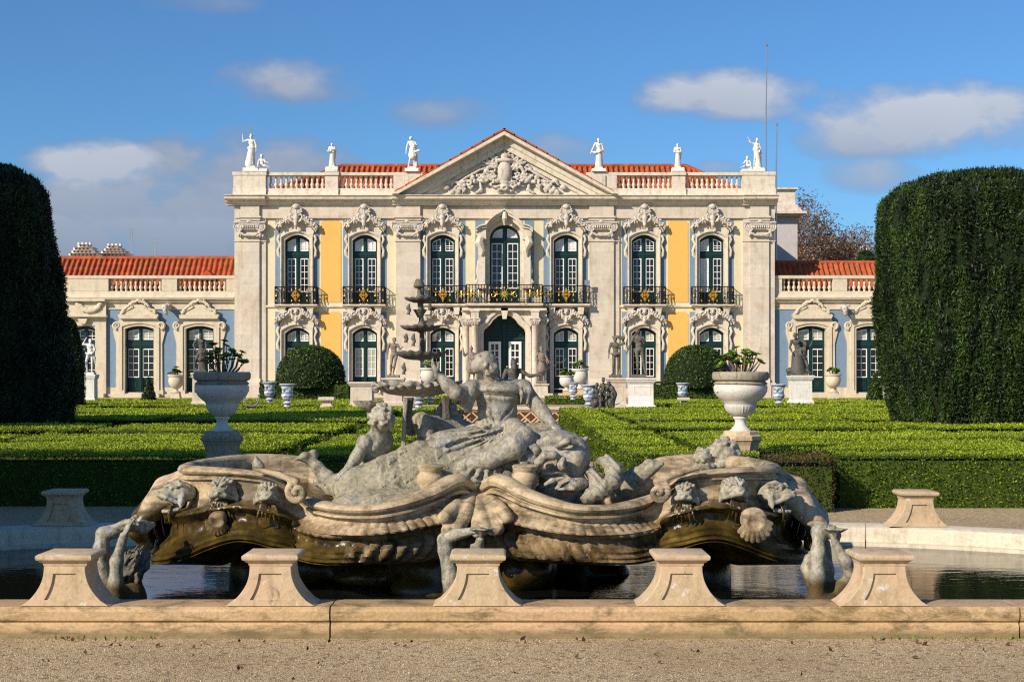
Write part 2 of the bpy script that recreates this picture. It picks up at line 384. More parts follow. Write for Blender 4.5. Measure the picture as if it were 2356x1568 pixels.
M['rim'] = rim_mat(); M['rimfar'] = stone('pale_rim_stone', (.64,.57,.44), (.33,.28,.18), amt=.6, sc=2.4, fine=30, bumpd=.004)
M['plinth'] = stone('pink_stone', (.54,.415,.26), (.30,.22,.12), amt=.6, sc=3.2, fine=16, bumpd=.005, third=(.57,.40,.26), lichen=True)
M['urnw'] = stone('white_urn_stone', (.66,.62,.55), (.36,.33,.27), amt=.35, sc=2.2, fine=14, bumpd=.004)
M['urnrim'] = stone('lichened_shade_stone', (.36,.32,.24), (.12,.11,.08), amt=.75, sc=4, fine=12, bumpd=.008)
M['terra'] = stone('terrace_stone', (.60,.42,.27), (.42,.29,.18), amt=.5, sc=2)
def delft():
    t = NT('blue_white_faience'); v = t.coord('Object'); f = t.noise(7,4,.65,v,1.0); z = t.n('ShaderNodeSeparateXYZ'); t.l(v, z.inputs[0])
    bands = t.math('SINE', t.math('MULTIPLY', z.outputs[2], 34)); m = t.math('ADD', f, t.math('MULTIPLY', bands, .14))
    col = t.ramp(m, [(.36,(.13,.19,.36)),(.48,(.32,.38,.47)),(.58,(.56,.57,.54))]); return t.set(col, .3)
M['delft'] = delft()
M['box'] = foliage('box_leaves', (.11,.185,.007), (.38,.48,.02), (.54,.60,.055), .40, patch=(.16,.115,.022))
M['dome'] = foliage('dome_leaves', (.016,.040,.004), (.055,.105,.010), (.10,.165,.018), .2)
M['boxbrown'] = foliage('scorched_box_leaves', (.06,.05,.010), (.15,.095,.022), (.13,.15,.02), .25)
M['boxcore'] = plain('box_core', (.045,.075,.007), .9, var=.4, sc=9)
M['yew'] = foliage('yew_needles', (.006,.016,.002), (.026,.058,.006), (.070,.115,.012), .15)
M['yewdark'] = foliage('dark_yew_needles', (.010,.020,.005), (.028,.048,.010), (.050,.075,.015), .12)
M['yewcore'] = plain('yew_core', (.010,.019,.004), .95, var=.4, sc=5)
M['plant'] = foliage('aeonium_leaves', (.09,.17,.015), (.20,.32,.035), (.30,.42,.06), .35)
M['stem'] = plain('grey_stem', (.16,.11,.08), .8)
M['twig'] = plain('bare_twig', (.20,.125,.085), .85, var=.3)
M['bark'] = plain('bark', (.16,.12,.085), .9, var=.35)
def gravel():
    t = NT('gravel'); v = t.coord('World'); f1 = t.noise(.7,5,.6,v); vo = t.n('ShaderNodeTexVoronoi'); vo.inputs['Scale'].default_value = 135; t.l(v, vo.inputs['Vector'])
    vo2 = t.n('ShaderNodeTexVoronoi'); vo2.inputs['Scale'].default_value = 34; t.l(v, vo2.inputs['Vector'])
    sp = t.n('ShaderNodeSeparateColor'); t.l(vo.outputs['Color'], sp.inputs[0]); sp2 = t.n('ShaderNodeSeparateColor'); t.l(vo2.outputs['Color'], sp2.inputs[0])
    col = t.ramp(sp.outputs[0], [(0,(.22,.145,.072)),(.4,(.44,.32,.175)),(.8,(.57,.44,.26)),(1,(.72,.60,.42))])
    col = t.mix(t.ramp(sp2.outputs[0],[(.86,0),(.92,.55)]), col, (.12,.075,.045))
    col = t.mix(t.ramp(f1,[(.45,0),(.72,.5)]), col, (.30,.20,.10)); col = t.mix(t.ramp(t.noise(2.6,5,.7,v),[(.66,0),(.76,.35)]), col, (.13,.12,.05))
    h = t.ramp(vo.outputs['Distance'],[(0,1),(.6,0)])
    return t.set(col, .9, t.bump(h,.8,.006,t.bump(t.noise(12,4,.6,v),.4,.015)))
M['gravel'] = gravel()
def water():
    t = NT('pond_water'); v = t.coord('World',(1,2.2,1)); n = t.bump(t.noise(2.6,3,.55,v,.4),.10,.03); n = t.bump(t.noise(14,3,.6,v),.10,.006,n)
    t.set((.006,.007,.005), .025, n, spec=.5); t.b.inputs['IOR'].default_value = 1.33; return t.m
M['water'] = water()
M['sign'] = plain('white_board', (.78,.78,.78), .5, var=.03)
M['deadleaf'] = plain('dead_leaf', (.09,.045,.022), .8, var=.5, sc=30)
M['citywall'] = plain('pale_render', (.80,.74,.64), .85, var=.1, sc=.1)
M['cityroof'] = plain('far_tile', (.42,.16,.09), .85, var=.2, sc=.2)
M['pylon'] = plain('galvanised_steel', (.30,.33,.36), .6)
# ---------- palace
YF = 74.0; S = YF/FPX
def fx(px): return (px-CX)*S
def fz(py): return EYE-(py-HZ)*S
BASEZ = .5; XC = fx(1160)
def ext_x(mb, prof, x0, x1):
    """profile [(y,z)] pushed along x; counter-clockwise seen from +x"""
    n = len(prof); V = [(x0,y,z) for y,z in prof]+[(x1,y,z) for y,z in prof]
    return mb.add(V, [tuple(range(n-1,-1,-1)), tuple(range(n,2*n))]+[(i,(i+1)%n,n+(i+1)%n,n+i) for i in range(n)])
def cells(mb, x0, x1, z0, z1, holes, y, back=None):
    xs = sorted({x0,x1,*[q for h in holes for q in h[:2] if x0 < q < x1]}); zs = sorted({z0,z1,*[q for h in holes for q in h[2:] if z0 < q < z1]})
    for a,b in zip(xs,xs[1:]):
        for c,d in zip(zs,zs[1:]):
            mx, mz = (a+b)/2, (c+d)/2
            if any(h[0] < mx < h[1] and h[2] < mz < h[3] for h in holes): continue
            mb.add([(a,y,c),(b,y,c),(b,y,d),(a,y,d)], [(0,1,2,3)])
class Arch:
    """opening outline: x0,x1, bottom, apex and rise of its head (metres)"""
    def __init__(s, xc, w, zb, zt, rise, rnd=False): s.xc=xc; s.hw=w/2; s.zb=zb; s.zt=zt; s.rise=rise; s.rnd=rnd
    def top(s, x, d=0):
        u = min(1,abs(x-s.xc)/(s.hw+d)); r = s.rise+(d if s.rnd else 0)
        return s.zt+d-r+(r*math.sqrt(max(0,1-u*u)) if s.rnd else r*(1-u*u))
    def line(s, d=0, n=14, zb=None):
        zb = s.zb if zb is None else zb; L = [(s.xc-s.hw-d, zb)]
        for i in range(n+1):
            x = s.xc-(s.hw+d)*math.cos(math.pi*i/n); L.append((x, s.top(x,d)))
        return L+[(s.xc+s.hw+d, zb)]
    def hole(s): return (s.xc-s.hw, s.xc+s.hw, s.zb, s.zt)
def leaf(sash, panes, x0, x1, z0, topf, cols, rows, y, t=.052, b=.027):
    n = 7; xs = np.linspace(x0,x1,n); xi = np.linspace(x0+t,x1-t,n)
    O = [(x0,z0),(x1,z0)]+[(x,topf(x)) for x in xs[::-1]]; I = [(x0+t,z0+t),(x1-t,z0+t)]+[(x,topf(x)-t) for x in xi[::-1]]
    sash.band(I, O, y, y+.045, closed=True)
    panes.prism([(x,z) for x,z in I], y+.03, y+.04)
    for c in range(1,cols):
        x = x0+t+(x1-x0-2*t)*c/cols; sash.box(x-b/2,x+b/2,y+.006,y+.03,z0+t*.8,topf(x)-t*.8)
    zt = min(topf(x0),topf(x1))-t
    for r in range(1,rows):
        z = z0+t+(zt-z0-t)*r/rows; sash.box(x0+t*.8,x1-t*.8,y+.008,y+.028,z-b/2,z+b/2)
def window(parent, A, yw, tr0, tr1, leafw, low, rows, ucols=2, urows=2, up='glass', dn='glass', name='window', split=None, label=None):
    """green joinery in opening A: upper lights above the transom (tr1), lower leaves from low to tr0, white glazing bars"""
    f = MB(); f.prism(A.line(0)[::-1][::-1] if False else [(x,z) for x,z in A.line(0)], yw+.10, yw+.16)
    st = .10; xc, hw = A.xc, A.hw
    f.band([(x+(st if x < xc else -st)*0,z) for x,z in Arch(xc,2*(hw-st),A.zb,A.zt-st,A.rise*.95,A.rnd).line()], A.line(), yw, yw+.10)
    f.box(xc-.085,xc+.085,yw-.02,yw+.10,A.zb,A.zt-.05); f.box(xc-.03,xc+.03,yw-.05,yw-.02,A.zb,A.zt-.1)
    f.box(xc-hw+.02,xc+hw-.02,yw-.03,yw+.102,tr0,tr1); f.box(xc-hw+.02,xc+hw-.02,yw-.06,yw-.03,tr0+.1,tr0+.2)
    for sx in (-1,1):
        a, b = sorted((xc+sx*.12, xc+sx*(hw-.13)))
        if low-A.zb > .5:
            f.band(*frame_strip(a,b,A.zb+.12,low-.08,.05), yw+.05, yw+.10, closed=True); f.box(a+.12,b-.12,yw+.06,yw+.10,A.zb+.26,low-.2)
    fo = f.build(name, M['green'], parent)
    if label: fo['label'] = label
    sash = MB(); P = {}
    for sx in (-1,1):
        c = xc+sx*(hw+.0)*.52; a, b = c-leafw/2, c+leafw/2
        u = up if isinstance(up,str) else up[(sx+1)//2]; d = dn if isinstance(dn,str) else dn[(sx+1)//2]
        leaf(sash, P.setdefault(u,MB()), a, b, tr1+.05, lambda x: A.top(x)-.16, ucols, urows, yw+.03)
        leaf(sash, P.setdefault(d,MB()), a, b, low, lambda x: tr0-.05, 2, rows, yw+.03)
    sash.build('sash', M['sash'], fo)
    for k,mb in P.items(): mb.build('pane', M[k], fo)
    return fo
def spiral(mb, cx, cz, r0, turns, y, rad, a0=0, sgn=1, n=26, taper=.35):
    P = []; rr = []
    for i in range(n):
        t = i/(n-1); r = r0*(1-t*.85); a = a0+sgn*t*turns*2*math.pi; P.append((cx+r*math.cos(a), y, cz+r*math.sin(a))); rr.append(rad*(1-t*(1-taper)))
    return mb.tube(P, rr, 6)
def crest_mesh(kind, name):
    """carved rocaille ornament in its own space: x sideways, z up, y towards the back"""
    c = Carve(.012); rn = random.Random({'upper':3,'lower':5,'wing':9}[kind])
    def blob(x,z,r,y=-.12): c.ell((x,y,z),(r*rn.uniform(.7,1.3),r*.8,r*rn.uniform(.6,1.2)),axes(z=(rn.uniform(-1,1),rn.uniform(-.4,.4),rn.uniform(-1,1))),.004)
    if kind == 'upper':
        for s in (-1,1):
            c.chain([(s*.10,-.16,.15),(s*.26,-.2,.22),(s*.34,-.2,.42),(s*.26,-.2,.56),(s*.16,-.2,.5)],[.06,.06,.05,.05,.035])
            c.chain([(s*.22,-.15,.28),(s*.45,-.18,.30),(s*.62,-.16,.16),(s*.86,-.13,.02)],[.06,.055,.05,.04])
            for i in range(17):
                t = i/16; blob(s*(.42+.62*t), .33-.36*t+rn.uniform(-.10,.13), .085-.02*t)
            c.chain([(s*1.0,-.12,-.02),(s*1.08,-.12,-.13),(s*1.06,-.12,-.22)],[.06,.05,.03])
            for i in range(5):
                a = R(90-s*(12+i*17)); c.cap((0,-.14,.55),(math.cos(a)*.30,-.10,.62+math.sin(a)*.42),.02,.05,.006); c.ell((math.cos(a)*.31,-.13,.63+math.sin(a)*.44),(.05,.05,.05),k=.006)
            for i in range(26):
                t = rn.random(); x0 = s*(.34+.62*t); z0 = .28-.30*t+rn.uniform(-.12,.20); b_ = rn.uniform(0,6.28); L = rn.uniform(.07,.15); c.chain([(x0,-.14,z0),(x0+L*.6*math.cos(b_),-.20,z0+L*.6*math.sin(b_)),(x0+L*math.cos(b_+.6),-.16,z0+L*math.sin(b_+.6))],[.035,.03,.014],.006)
        c.cap((0,-.14,.55),(0,-.13,1.06),.03,.065); c.ell((0,-.2,.36),(.15,.12,.2)); c.chain([(0,-.2,.2),(0,-.22,.0),(0,-.14,-.22)],[.11,.10,.04])
        c.ell((0,-.15,.95),(.17,.12,.13))
    elif kind == 'lower':
        for s in (-1,1):
            for i in range(19):
                t = i/18; blob(s*(.30+.75*t), .42-.40*t+rn.uniform(-.12,.12), .10-.025*t)
            for i in range(26):
                t = rn.random(); x0 = s*(.30+.72*t); z0 = .40-.40*t+rn.uniform(-.10,.16); b_ = rn.uniform(0,6.28); L = rn.uniform(.07,.15); c.chain([(x0,-.15,z0),(x0+L*.6*math.cos(b_),-.22,z0+L*.6*math.sin(b_)),(x0+L*math.cos(b_+.6),-.17,z0+L*math.sin(b_+.6))],[.035,.03,.014],.006)
            c.chain([(s*.98,-.12,.0),(s*1.12,-.12,-.14),(s*1.10,-.12,-.24)],[.06,.05,.03])
            for i in range(5):
                a = R(90-s*(8+i*22)); c.cap((math.cos(a)*.22,-.13,.42+math.sin(a)*.25),(math.cos(a)*.33,-.11,.42+math.sin(a)*.42),.04,.075)
            c.chain([(s*.22,-.15,.30),(s*.20,-.18,.1),(s*.06,-.16,-.02)],[.05,.06,.05])
        c.ring((0,-.16,.40),axes(z=(0,1,0)),.25,.05); c.ell((0,-.16,.42),(.115,.11,.155)); c.cap((0,-.28,.42),(0,-.29,.38),.018,.028,.01)
        c.ell((0,-.16,.53),(.15,.10,.08)); c.chain([(0,-.16,.1),(0,-.2,-.06),(0,-.14,-.25)],[.09,.075,.03]); c.box((0,-.03,.4),(.2,.03,.25),rd=.02)
    else:
        for s in (-1,1):
            for i in range(22):
                t = i/21; blob(s*(.28+.66*t), .33-.58*t+rn.uniform(-.05,.07), .085, -.1)
            c.chain([(s*.3,-.1,.05),(s*.62,-.08,-.12),(s*.8,-.06,-.2)],[.04,.04,.03])
        for i in range(9): blob((i-4)*.075, .36+rn.uniform(-.07,.10), .085)
        c.chain([(-.34,-.12,.26),(0,-.15,.42),(.34,-.12,.26)],[.05,.07,.05])
    return c.build(name, M['crest' if kind != 'wing' else 'wingstone'], res=.018, raw=True)
def capital_mesh():
    c = Carve(.015); rn = random.Random(4)
    for s in (-1,1):
        for q,(r,t) in enumerate(((.22,.045),(.12,.04),(.03,.05))): c.ring((s*.58,-.16,.02),axes(z=(0,1,0)),r,t)
        c.chain([(s*.5,-.14,-.2),(s*.56,-.14,-.42),(s*.52,-.1,-.5)],[.07,.06,.04])
        for i in range(9):
            t = i/8; c.ell((s*.5*(1-t),-.16,-.28-.16*math.sin(math.pi/2*t)+rn.uniform(-.03,.03)),(.07,.06,.065),k=.012)
    c.box((0,-.1,.24),(.82,.16,.05),rd=.02); c.cap((-.5,-.16,.13),(.5,-.16,.13),.07); c.box((0,-.08,.0),(.52,.08,.14),rd=.01)
    for i in range(9): c.ell(((i-4)*.105,-.2,.0),(.04,.05,.07),k=.008)
    c.ell((0,-.2,.3),(.13,.09,.1)); 
    return c.build('capital', M['crest'], res=.024, raw=True)
def arms_mesh():
    c = Carve(.03); rn = random.Random(8)
    c.ell((0,-.22,.05),(.34,.2,.62)); c.ell((0,-.22,-.5),(.22,.18,.25)); c.ell((0,-.25,.66),(.45,.2,.13)); c.ell((0,-.2,.9),(.2,.16,.2))
    c.chain([(0,-.2,1.0),(0,-.22,1.35)],[0.065,0.050])
    for s in (-1,1):
        c.chain([(0,-.24,1.35),(s*.2,-.28,1.52),(s*.4,-.26,1.42),(s*.46,-.24,1.22)],[0.072,0.094,0.086,0.050]); c.chain([(s*.05,-.25,1.4),(s*.22,-.3,1.36),(s*.3,-.3,1.2)],[0.058,0.058,0.036])
        c.chain([(s*.35,-.2,.62),(s*.62,-.22,.85),(s*.60,-.16,1.15),(s*.72,-.12,1.32)],[0.072,0.086,0.072,0.036])
        c.chain([(s*.4,-.2,.5),(s*.75,-.22,.62),(s*1.0,-.2,.9),(s*1.12,-.14,.98)],[0.072,0.086,0.072,0.036]); c.chain([(s*.4,-.2,.4),(s*.85,-.2,.5),(s*1.15,-.16,.72)],[0.072,0.086,0.043])
        c.chain([(s*.38,-.2,.3),(s*.78,-.25,.28),(s*.92,-.22,-.02),(s*.7,-.2,-.18),(s*.5,-.2,-.05)],[0.072,0.086,0.086,0.072,0.043])
        c.chain([(s*.3,-.2,-.25),(s*.72,-.2,-.32),(s*1.0,-.16,-.22)],[0.065,0.072,0.036]); c.chain([(s*.2,-.2,-.5),(s*.5,-.2,-.5),(s*.74,-.16,-.66)],[0.072,0.072,0.036])
        c.chain([(s*.15,-.2,-.7),(s*.42,-.22,-.8),(s*.6,-.18,-.72)],[0.072,0.072,0.043]); c.chain([(s*.1,-.2,-.8),(s*.3,-.2,-1.02),(s*.42,-.18,-.98)],[0.065,0.058,0.036])
    for i in range(110):
        a = rn.uniform(0,6.28); q = rn.uniform(.45,1.0); x0, z0 = q*.95*math.cos(a), .05+q*1.0*math.sin(a); b_ = rn.uniform(0,6.28); L = rn.uniform(.12,.26); c.chain([(x0,-.18,z0),(x0+L*.6*math.cos(b_),-.28,z0+L*.6*math.sin(b_)),(x0+L*math.cos(b_+.7),-.2,z0+L*math.sin(b_+.7))],[.05,.045,.018],.008)
    c.ell((0,-.30,.02),(.30,.2,.56),k=.006)
    c.ell((0,-.26,-.82),(.2,.16,.2)); c.ell((0,-.38,-.86),(.09,.08,.08),cut=True)
    return c.build('coat_of_arms', M['crest'], res=.035, raw=True)
def garland_mesh(s):
    c = Carve(.02); rn = random.Random(12)
    for i in range(120):
        t = rn.random(); x = s*(.8+1.7*t); zc = -.10-.52*t+.1*math.sin(5*t); w = .13+.17*math.sin(math.pi*min(1,t*1.05))
        a = rn.uniform(0,6.3); r = rn.random()**.5
        c.ell((x,-.13-rn.random()*.12,zc+w*r*math.sin(a)),(rn.uniform(.05,.10),.07,rn.uniform(.05,.10)),axes(z=(rn.uniform(-1,1),.2,rn.uniform(-1,1))),.012)
    c.chain([(s*1.0,-.12,.4),(s*1.25,-.16,.32),(s*1.55,-.16,.12),(s*1.8,-.18,-.02),(s*2.1,-.14,-.2)],[.07,.06,.08,.06,.06]); c.chain([(s*.95,-.12,.5),(s*1.15,-.14,.55),(s*1.3,-.14,.38)],[.05,.07,.05])
    c.chain([(s*2.1,-.12,-.3),(s*2.4,-.14,-.2),(s*2.5,-.14,-.4)],[.08,.09,.05]); c.chain([(s*2.0,-.12,-.8),(s*2.3,-.14,-.85),(s*2.6,-.12,-.72)],[.05,.07,.05])
    c.chain([(s*1.2,-.12,-.3),(s*1.15,-.14,-.62),(s*1.4,-.14,-.78)],[.06,.07,.06]); c.ell((s*2.72,-.13,-.5),(.16,.12,.14)); c.cap((s*2.85,-.12,-.5),(s*2.98,-.1,-.56),.05,.02)
    return c.build('garland', M['crest'], res=.032, raw=True)
def put(me, name, parent, x, y, z, sx=1, sz=1):
    """place a shared carved mesh as a part; the parent's frame is the world's"""
    o = link(name, me, parent); o.location = (x,y,z); o.scale = (sx,1,sz)
    return o
def stand_at(e):      # children of this Empty are modelled in world coordinates
    FRAME[e.name] = Matrix.Translation(-e.location); return e
FRAME = {}
_link0 = link
def link(name, me, parent=None, loc=None):
    o = _link0(name, me, parent, loc)
    if parent is not None and parent.name in FRAME: o.matrix_parent_inverse = FRAME[parent.name]
    return o
BALUSTER = None
def baluster_mesh(h, mat):
    m = MB(); m.lathe([(.10*h,0),(.10*h,.07*h),(.075*h,.10*h),(.15*h,.26*h),(.155*h,.34*h),(.06*h,.52*h),(.075*h,.55*h),(.06*h,.58*h),(.11*h,.74*h),(.09*h,.86*h),(.065*h,.90*h),(.10*h,.93*h),(.10*h,h)],10)
    return m.mesh('baluster', mat, True, 60)
def balusters(parent, me, px0, px1, n, y, z):
    for i in range(n):
        o = link('baluster', me, parent); o.location = (fx(px0+(px1-px0)*(i+.5)/n), y, z)
def tiled(x0, x1, y0, z0, y1, z1, pitch=.285, hipl=0, hipr=0, course=.36):
    """clay barrel tiles laid up a slope; hipl / hipr pull the upper corners in"""
    L = math.hypot(y1-y0,z1-z0); nr = int(L/course); per = 8; nx = int((x1-x0)/pitch)*per+1; ny = nr*4+1
    n = np.array((0,-(z1-z0),(y1-y0)))/L; G = np.zeros((nx,ny,3))
    for j in range(ny):
        t = j/(ny-1); ph = (t*nr)%1; a = x0+hipl*t; b = x1-hipr*t
        xs = np.linspace(x0,x1,nx); xc = np.clip(xs,a,b)
        cyc = ((xs-x0)/pitch)%1; up = np.where(cyc < .6, .085*np.sin(math.pi*cyc/.6), -.05*np.sin(math.pi*(cyc-.6)/.4)); up = up+.035*(1-ph)+.012*np.sin(np.floor((xs-x0)/pitch)*12.9+math.floor(t*nr)*3.3)
        G[:,j,0] = xc; G[:,j,1] = y0+(y1-y0)*t+n[1]*up; G[:,j,2] = z0+(z1-z0)*t+n[2]*up
    i = np.arange(nx*ny).reshape(nx,ny); F = np.stack([i[:-1,:-1],i[1:,:-1],i[1:,1:],i[:-1,1:]],-1).reshape(-1,4)
    return G.reshape(-1,3), F
CREST_U, CREST_L, CREST_W, CAPM = crest_mesh('upper','crest'), crest_mesh('lower','crest'), crest_mesh('wing','crest'), capital_mesh()

def surround(parent, A, mat, w1=.11, w2=.10, deep=.45, spand=.35):
    m = MB(); i0, i1, i2 = A.line(0), A.line(w1), A.line(w1+w2)
    m.band(i0, i1, YF-.10, YF+deep); m.band(i1, i2, YF-.19, YF+.05); m.band(A.line(w1+w2*.35), A.line(w1+w2*.75), YF-.23, YF-.19)
    top = A.line(w1*.5)[1:-1]; m.band(top, [(x,A.zt+spand) for x,z in top], YF-.02, YF+.3)
    return m.build('window_surround', mat, parent)
def railing(parent, x0, x1, yf, yb, z0, z1, gilt=True, star=False, label=None, sides=True, panels=()):
    m = MB(); r = .016
    def bar(a,b,t=r): m.tube([a,b], t, 4)
    runs = [((x0,yf),(x1,yf))]+([((x0,yb),(x0,yf)),((x1,yf),(x1,yb))] if sides else [])
    for (ax,ay),(bx,by) in runs:
        for z,t in ((z1,.028),(z0+.04,.022),(z1-.13,.012),(z0+.16,.012)): m.tube([(ax,ay,z),(bx,by,z)], t, 5)
        Ln = math.hypot(bx-ax,by-ay); n = max(2,int(Ln/.155))
        for i in range(n+1):
            x, y = ax+(bx-ax)*i/n, ay+(by-ay)*i/n; bar((x,y,z0),(x,y,z1))
            if i < n:
                dx, dy = (bx-ax)/n/2, (by-ay)/n/2; zm = (z0+z1)/2; h = (z1-z0)*.27
                P = [(x+dx+dx*.8*math.sin(a), y+dy+dy*.8*math.sin(a), zm+h*math.cos(a)) for a in np.linspace(0,2*math.pi,9)]; m.tube(P, .010, 3)
    rl = m.build('railing', M['iron'], parent)
    if gilt:
        g = MB(); xc = (x0+x1)/2; zc = (z0+z1)/2; y = yf-.04
        if star:
            pts = []
            for i in range(24):
                a = 2*math.pi*i/24; q = (.40 if i%4 == 0 else .27) if i%2 == 0 else .10; pts.append((xc+q*math.cos(a), zc+q*math.sin(a)))
            g.prism(pts[::-1][::-1], y-.03, y); g.lathe([(.11,0),(.09,.03),(.03,.06)],10,(xc,y,zc))
            for s in (-1,1): spiral(g, xc+s*.58, zc-.05, .17, 1.1, y, .03, R(90), s, 14)
        else:
            for dx,dz in ((0,.2),(0,-.2),(.14,0),(-.14,0)): g.lathe([(.0,-.12),(.085,-.03),(.095,.03),(.0,.12)],6,(xc+dx,y,zc+dz))
            g.lathe([(0,-.09),(.09,0),(0,.09)],6,(xc,y-.03,zc)); 
            for a in (45,135,225,315): g.lathe([(0,-.05),(.05,0),(0,.05)],5,(xc+.15*math.cos(R(a)),y,zc+.15*math.sin(R(a))))
        n = int((x1-x0)/.36)
        for i in range(n+1):
            x = x0+.08+(x1-x0-.16)*i/n
            for z in (z0+.16,z1-.17): g.lathe([(.015,-.06),(.05,-.01),(.02,.03),(.045,.06)],5,(x,y,z))
            if abs(x-xc) > .3 and i%2 == 0: g.lathe([(.06,-.09),(.01,0),(.06,.09)],5,(x,y,zc+.04))
        for px in panels:
            for q in (-.14,.14): spiral(g, px+q, zc, .12, 1.2, y, .018, 0, 1 if q > 0 else -1, 14)
            g.lathe([(0,-.22),(.05,-.1),(.02,0),(.05,.1),(0,.22)],5,(px,y,zc))
        g.build('gilt_ornament', M['gold'], rl, True)
    return rl

PAL = stand_at(empty('palace_building', 'cream and yellow baroque palace front with a sculpted triangular pediment and red hipped roof', 'palace', (XC,YF,BASEZ)))
UPC = [683.5,839,1018,1302,1481,1636.5]; WW = 57*S
UP = [Arch(fx(c), WW, fz(701), fz(540), 13*S) for c in UPC]; LO = [Arch(fx(c), WW, fz(904), fz(753), 14*S) for c in UPC]
CW = Arch(fx(1161), 70*S, fz(701), fz(517), 33*S, True)
DP = [(1112,904),(1112,766),(1114,758),(1121,752),(1128,746),(1134,737),(1146,727),(1160,723)]
DPT = [(fx(a),fz(b)) for a,b in DP]+[(fx(2320-a),fz(b)) for a,b in DP[-2::-1]]
HOLES = [a.hole() for a in UP+LO]+[CW.hole(), (fx(1112),fx(1208),fz(904),fz(723))]
w = MB(); xl, xr = fx(540), fx(1781); zt = fz(452)
cells(w, xl, xr, 0, zt, HOLES, YF)
w.add([(xl,YF,0),(xl,YF,zt),(xl,YF+16,zt),(xl,YF+16,0)],[(0,1,2,3)]); w.add([(xr,YF,0),(xr,YF+16,0),(xr,YF+16,zt),(xr,YF,zt)],[(0,1,2,3)])
w.add([(xl,YF+16,0),(xr,YF+16,0),(xr,YF+16,zt),(xl,YF+16,zt)],[(3,2,1,0)]); w.add([(xl,YF,zt),(xr,YF,zt),(xr,YF+16,zt),(xl,YF+16,zt)],[(0,1,2,3)])
w.build('wall', M['cream'], PAL)
for a,b in ((633,734),(789,889),(967,1070),(1250,1352),(1430,1531),(1586,1687)):
    for z0,z1 in ((700,507),(893,717)): bl = MB(); cells(bl, fx(a), fx(b), fz(z0), fz(z1), HOLES, YF-.012); bl.build('blue_wall_panel', M['blue'], PAL)
for a,b in ((1093,1115),(1207,1228)): bl = MB(); cells(bl, fx(a), fx(b), fz(700), fz(507), HOLES, YF-.012); bl.build('blue_wall_panel', M['blue'], PAL)
for a,b in ((738,784),(1536,1582)):
    for t,bt in ((508,695),(717,893)):
        m = MB(); c = .10; x0,x1,z0,z1 = fx(a),fx(b),fz(bt),fz(t)
        m.prism([(x0,z0),(x1,z0),(x1,z1-c),(x1-c,z1),(x0+c,z1),(x0,z1-c)], YF-.03, YF); m.build('yellow_wall_panel', M['yellow'], PAL)
m = MB(); cells(m, fx(612), fx(1708), 0, fz(895), HOLES, YF-.05); m.add([(fx(612),YF-.05,fz(895)),(fx(1708),YF-.05,fz(895)),(fx(1708),YF,fz(893)),(fx(612),YF,fz(893))],[(0,1,2,3)]); m.build('stone_base', M['lime'], PAL)
for a,b in ((612,905),(1418,1706)): m = MB(); ext_x(m, [(YF,fz(707)),(YF-.08,fz(707)),(YF-.10,fz(704)),(YF-.08,fz(702)),(YF,fz(702))][::-1], fx(a), fx(b)); m.build('belt_course', M['trim'], PAL)
# pilasters
def pilaster(px0, px1, proj, cap=True, capx=None):
    m = MB(); x0, x1 = fx(px0), fx(px1); m.box(x0,x1,YF-proj,YF,fz(870),fz(498)); f = .16
    m.box(x0-.10,x1+.10,YF-proj-.1,YF,0,fz(885)); ext_x(m, [(YF,fz(885)),(YF-proj-.1,fz(885)),(YF-proj-.06,fz(878)),(YF-proj,fz(870)),(YF,fz(870))][::-1], x0-.05, x1+.05)
    m.box(x0-.05,x1+.05,YF-proj-.05,YF,fz(556.5),fz(553.5)); m.box(x0-.05,x1+.05,YF-proj-.06,YF,fz(508),fz(505)); m.box(x0-.08,x1+.08,YF-proj-.09,YF,fz(502),fz(498))
    p = m.build('pilaster', M['lime'], PAL)
    if cap: put(CAPM, 'capital', p, fx(capx or (px0+px1)/2), YF-proj, fz(524), (px1-px0)*S/1.13 if capx is None else 1)
    return p
pilaster(555,598,.20,True,577); pilaster(1724,1767,.20,True,1746); pilaster(911,967,.20,True,938); pilaster(1355,1411,.20,True,1383)
for a,b in ((540,555.5),(597.5,612),(1708,1724.5),(1766.5,1781),(1410.5,1424)): 
    m = MB(); m.box(fx(a),fx(b),YF-.09,YF,0,fz(498)); m.box(fx(a)-.03,fx(b)+.03,YF-.13,YF,fz(556),fz(553.5)); m.box(fx(a)-.03,fx(b)+.03,YF-.24,YF,0,fz(880)); m.build('pilaster', M['lime'], PAL)
# frieze and cornice
m = MB(); m.box(fx(540),fx(1781),YF-.10,YF,fz(498),fz(473)); m.box(fx(540),fx(1781),YF-.15,YF,fz(502.5),fz(498.2))
for a,b in ((555,598),(1724,1767),(911,967),(1355,1411)): m.box(fx(a),fx(b),YF-.24,YF-.10,fz(498),fz(473))
m.build('frieze', M['lime'], PAL)
cz0, cz1 = fz(474), fz(452)
def cornice(mb, x0, x1, o):
    ext_x(mb, [(YF,cz0),(YF-.16-o,cz0),(YF-.20-o,cz0+.10),(YF-.34-o,cz0+.16),(YF-.36-o,cz0+.24),(YF-.56-o,cz0+.30),(YF-.58-o,cz0+.42),(YF-.66-o,cz0+.47),(YF-.66-o,cz1),(YF,cz1+.03)][::-1], x0, x1)
m = MB(); cornice(m, fx(524), fx(1783), .0); cornice(m, fx(522), fx(614), .14); cornice(m, fx(904), fx(1420), .14); cornice(m, fx(1706), fx(1785), .14); m.build('cornice', M['trim'], PAL)
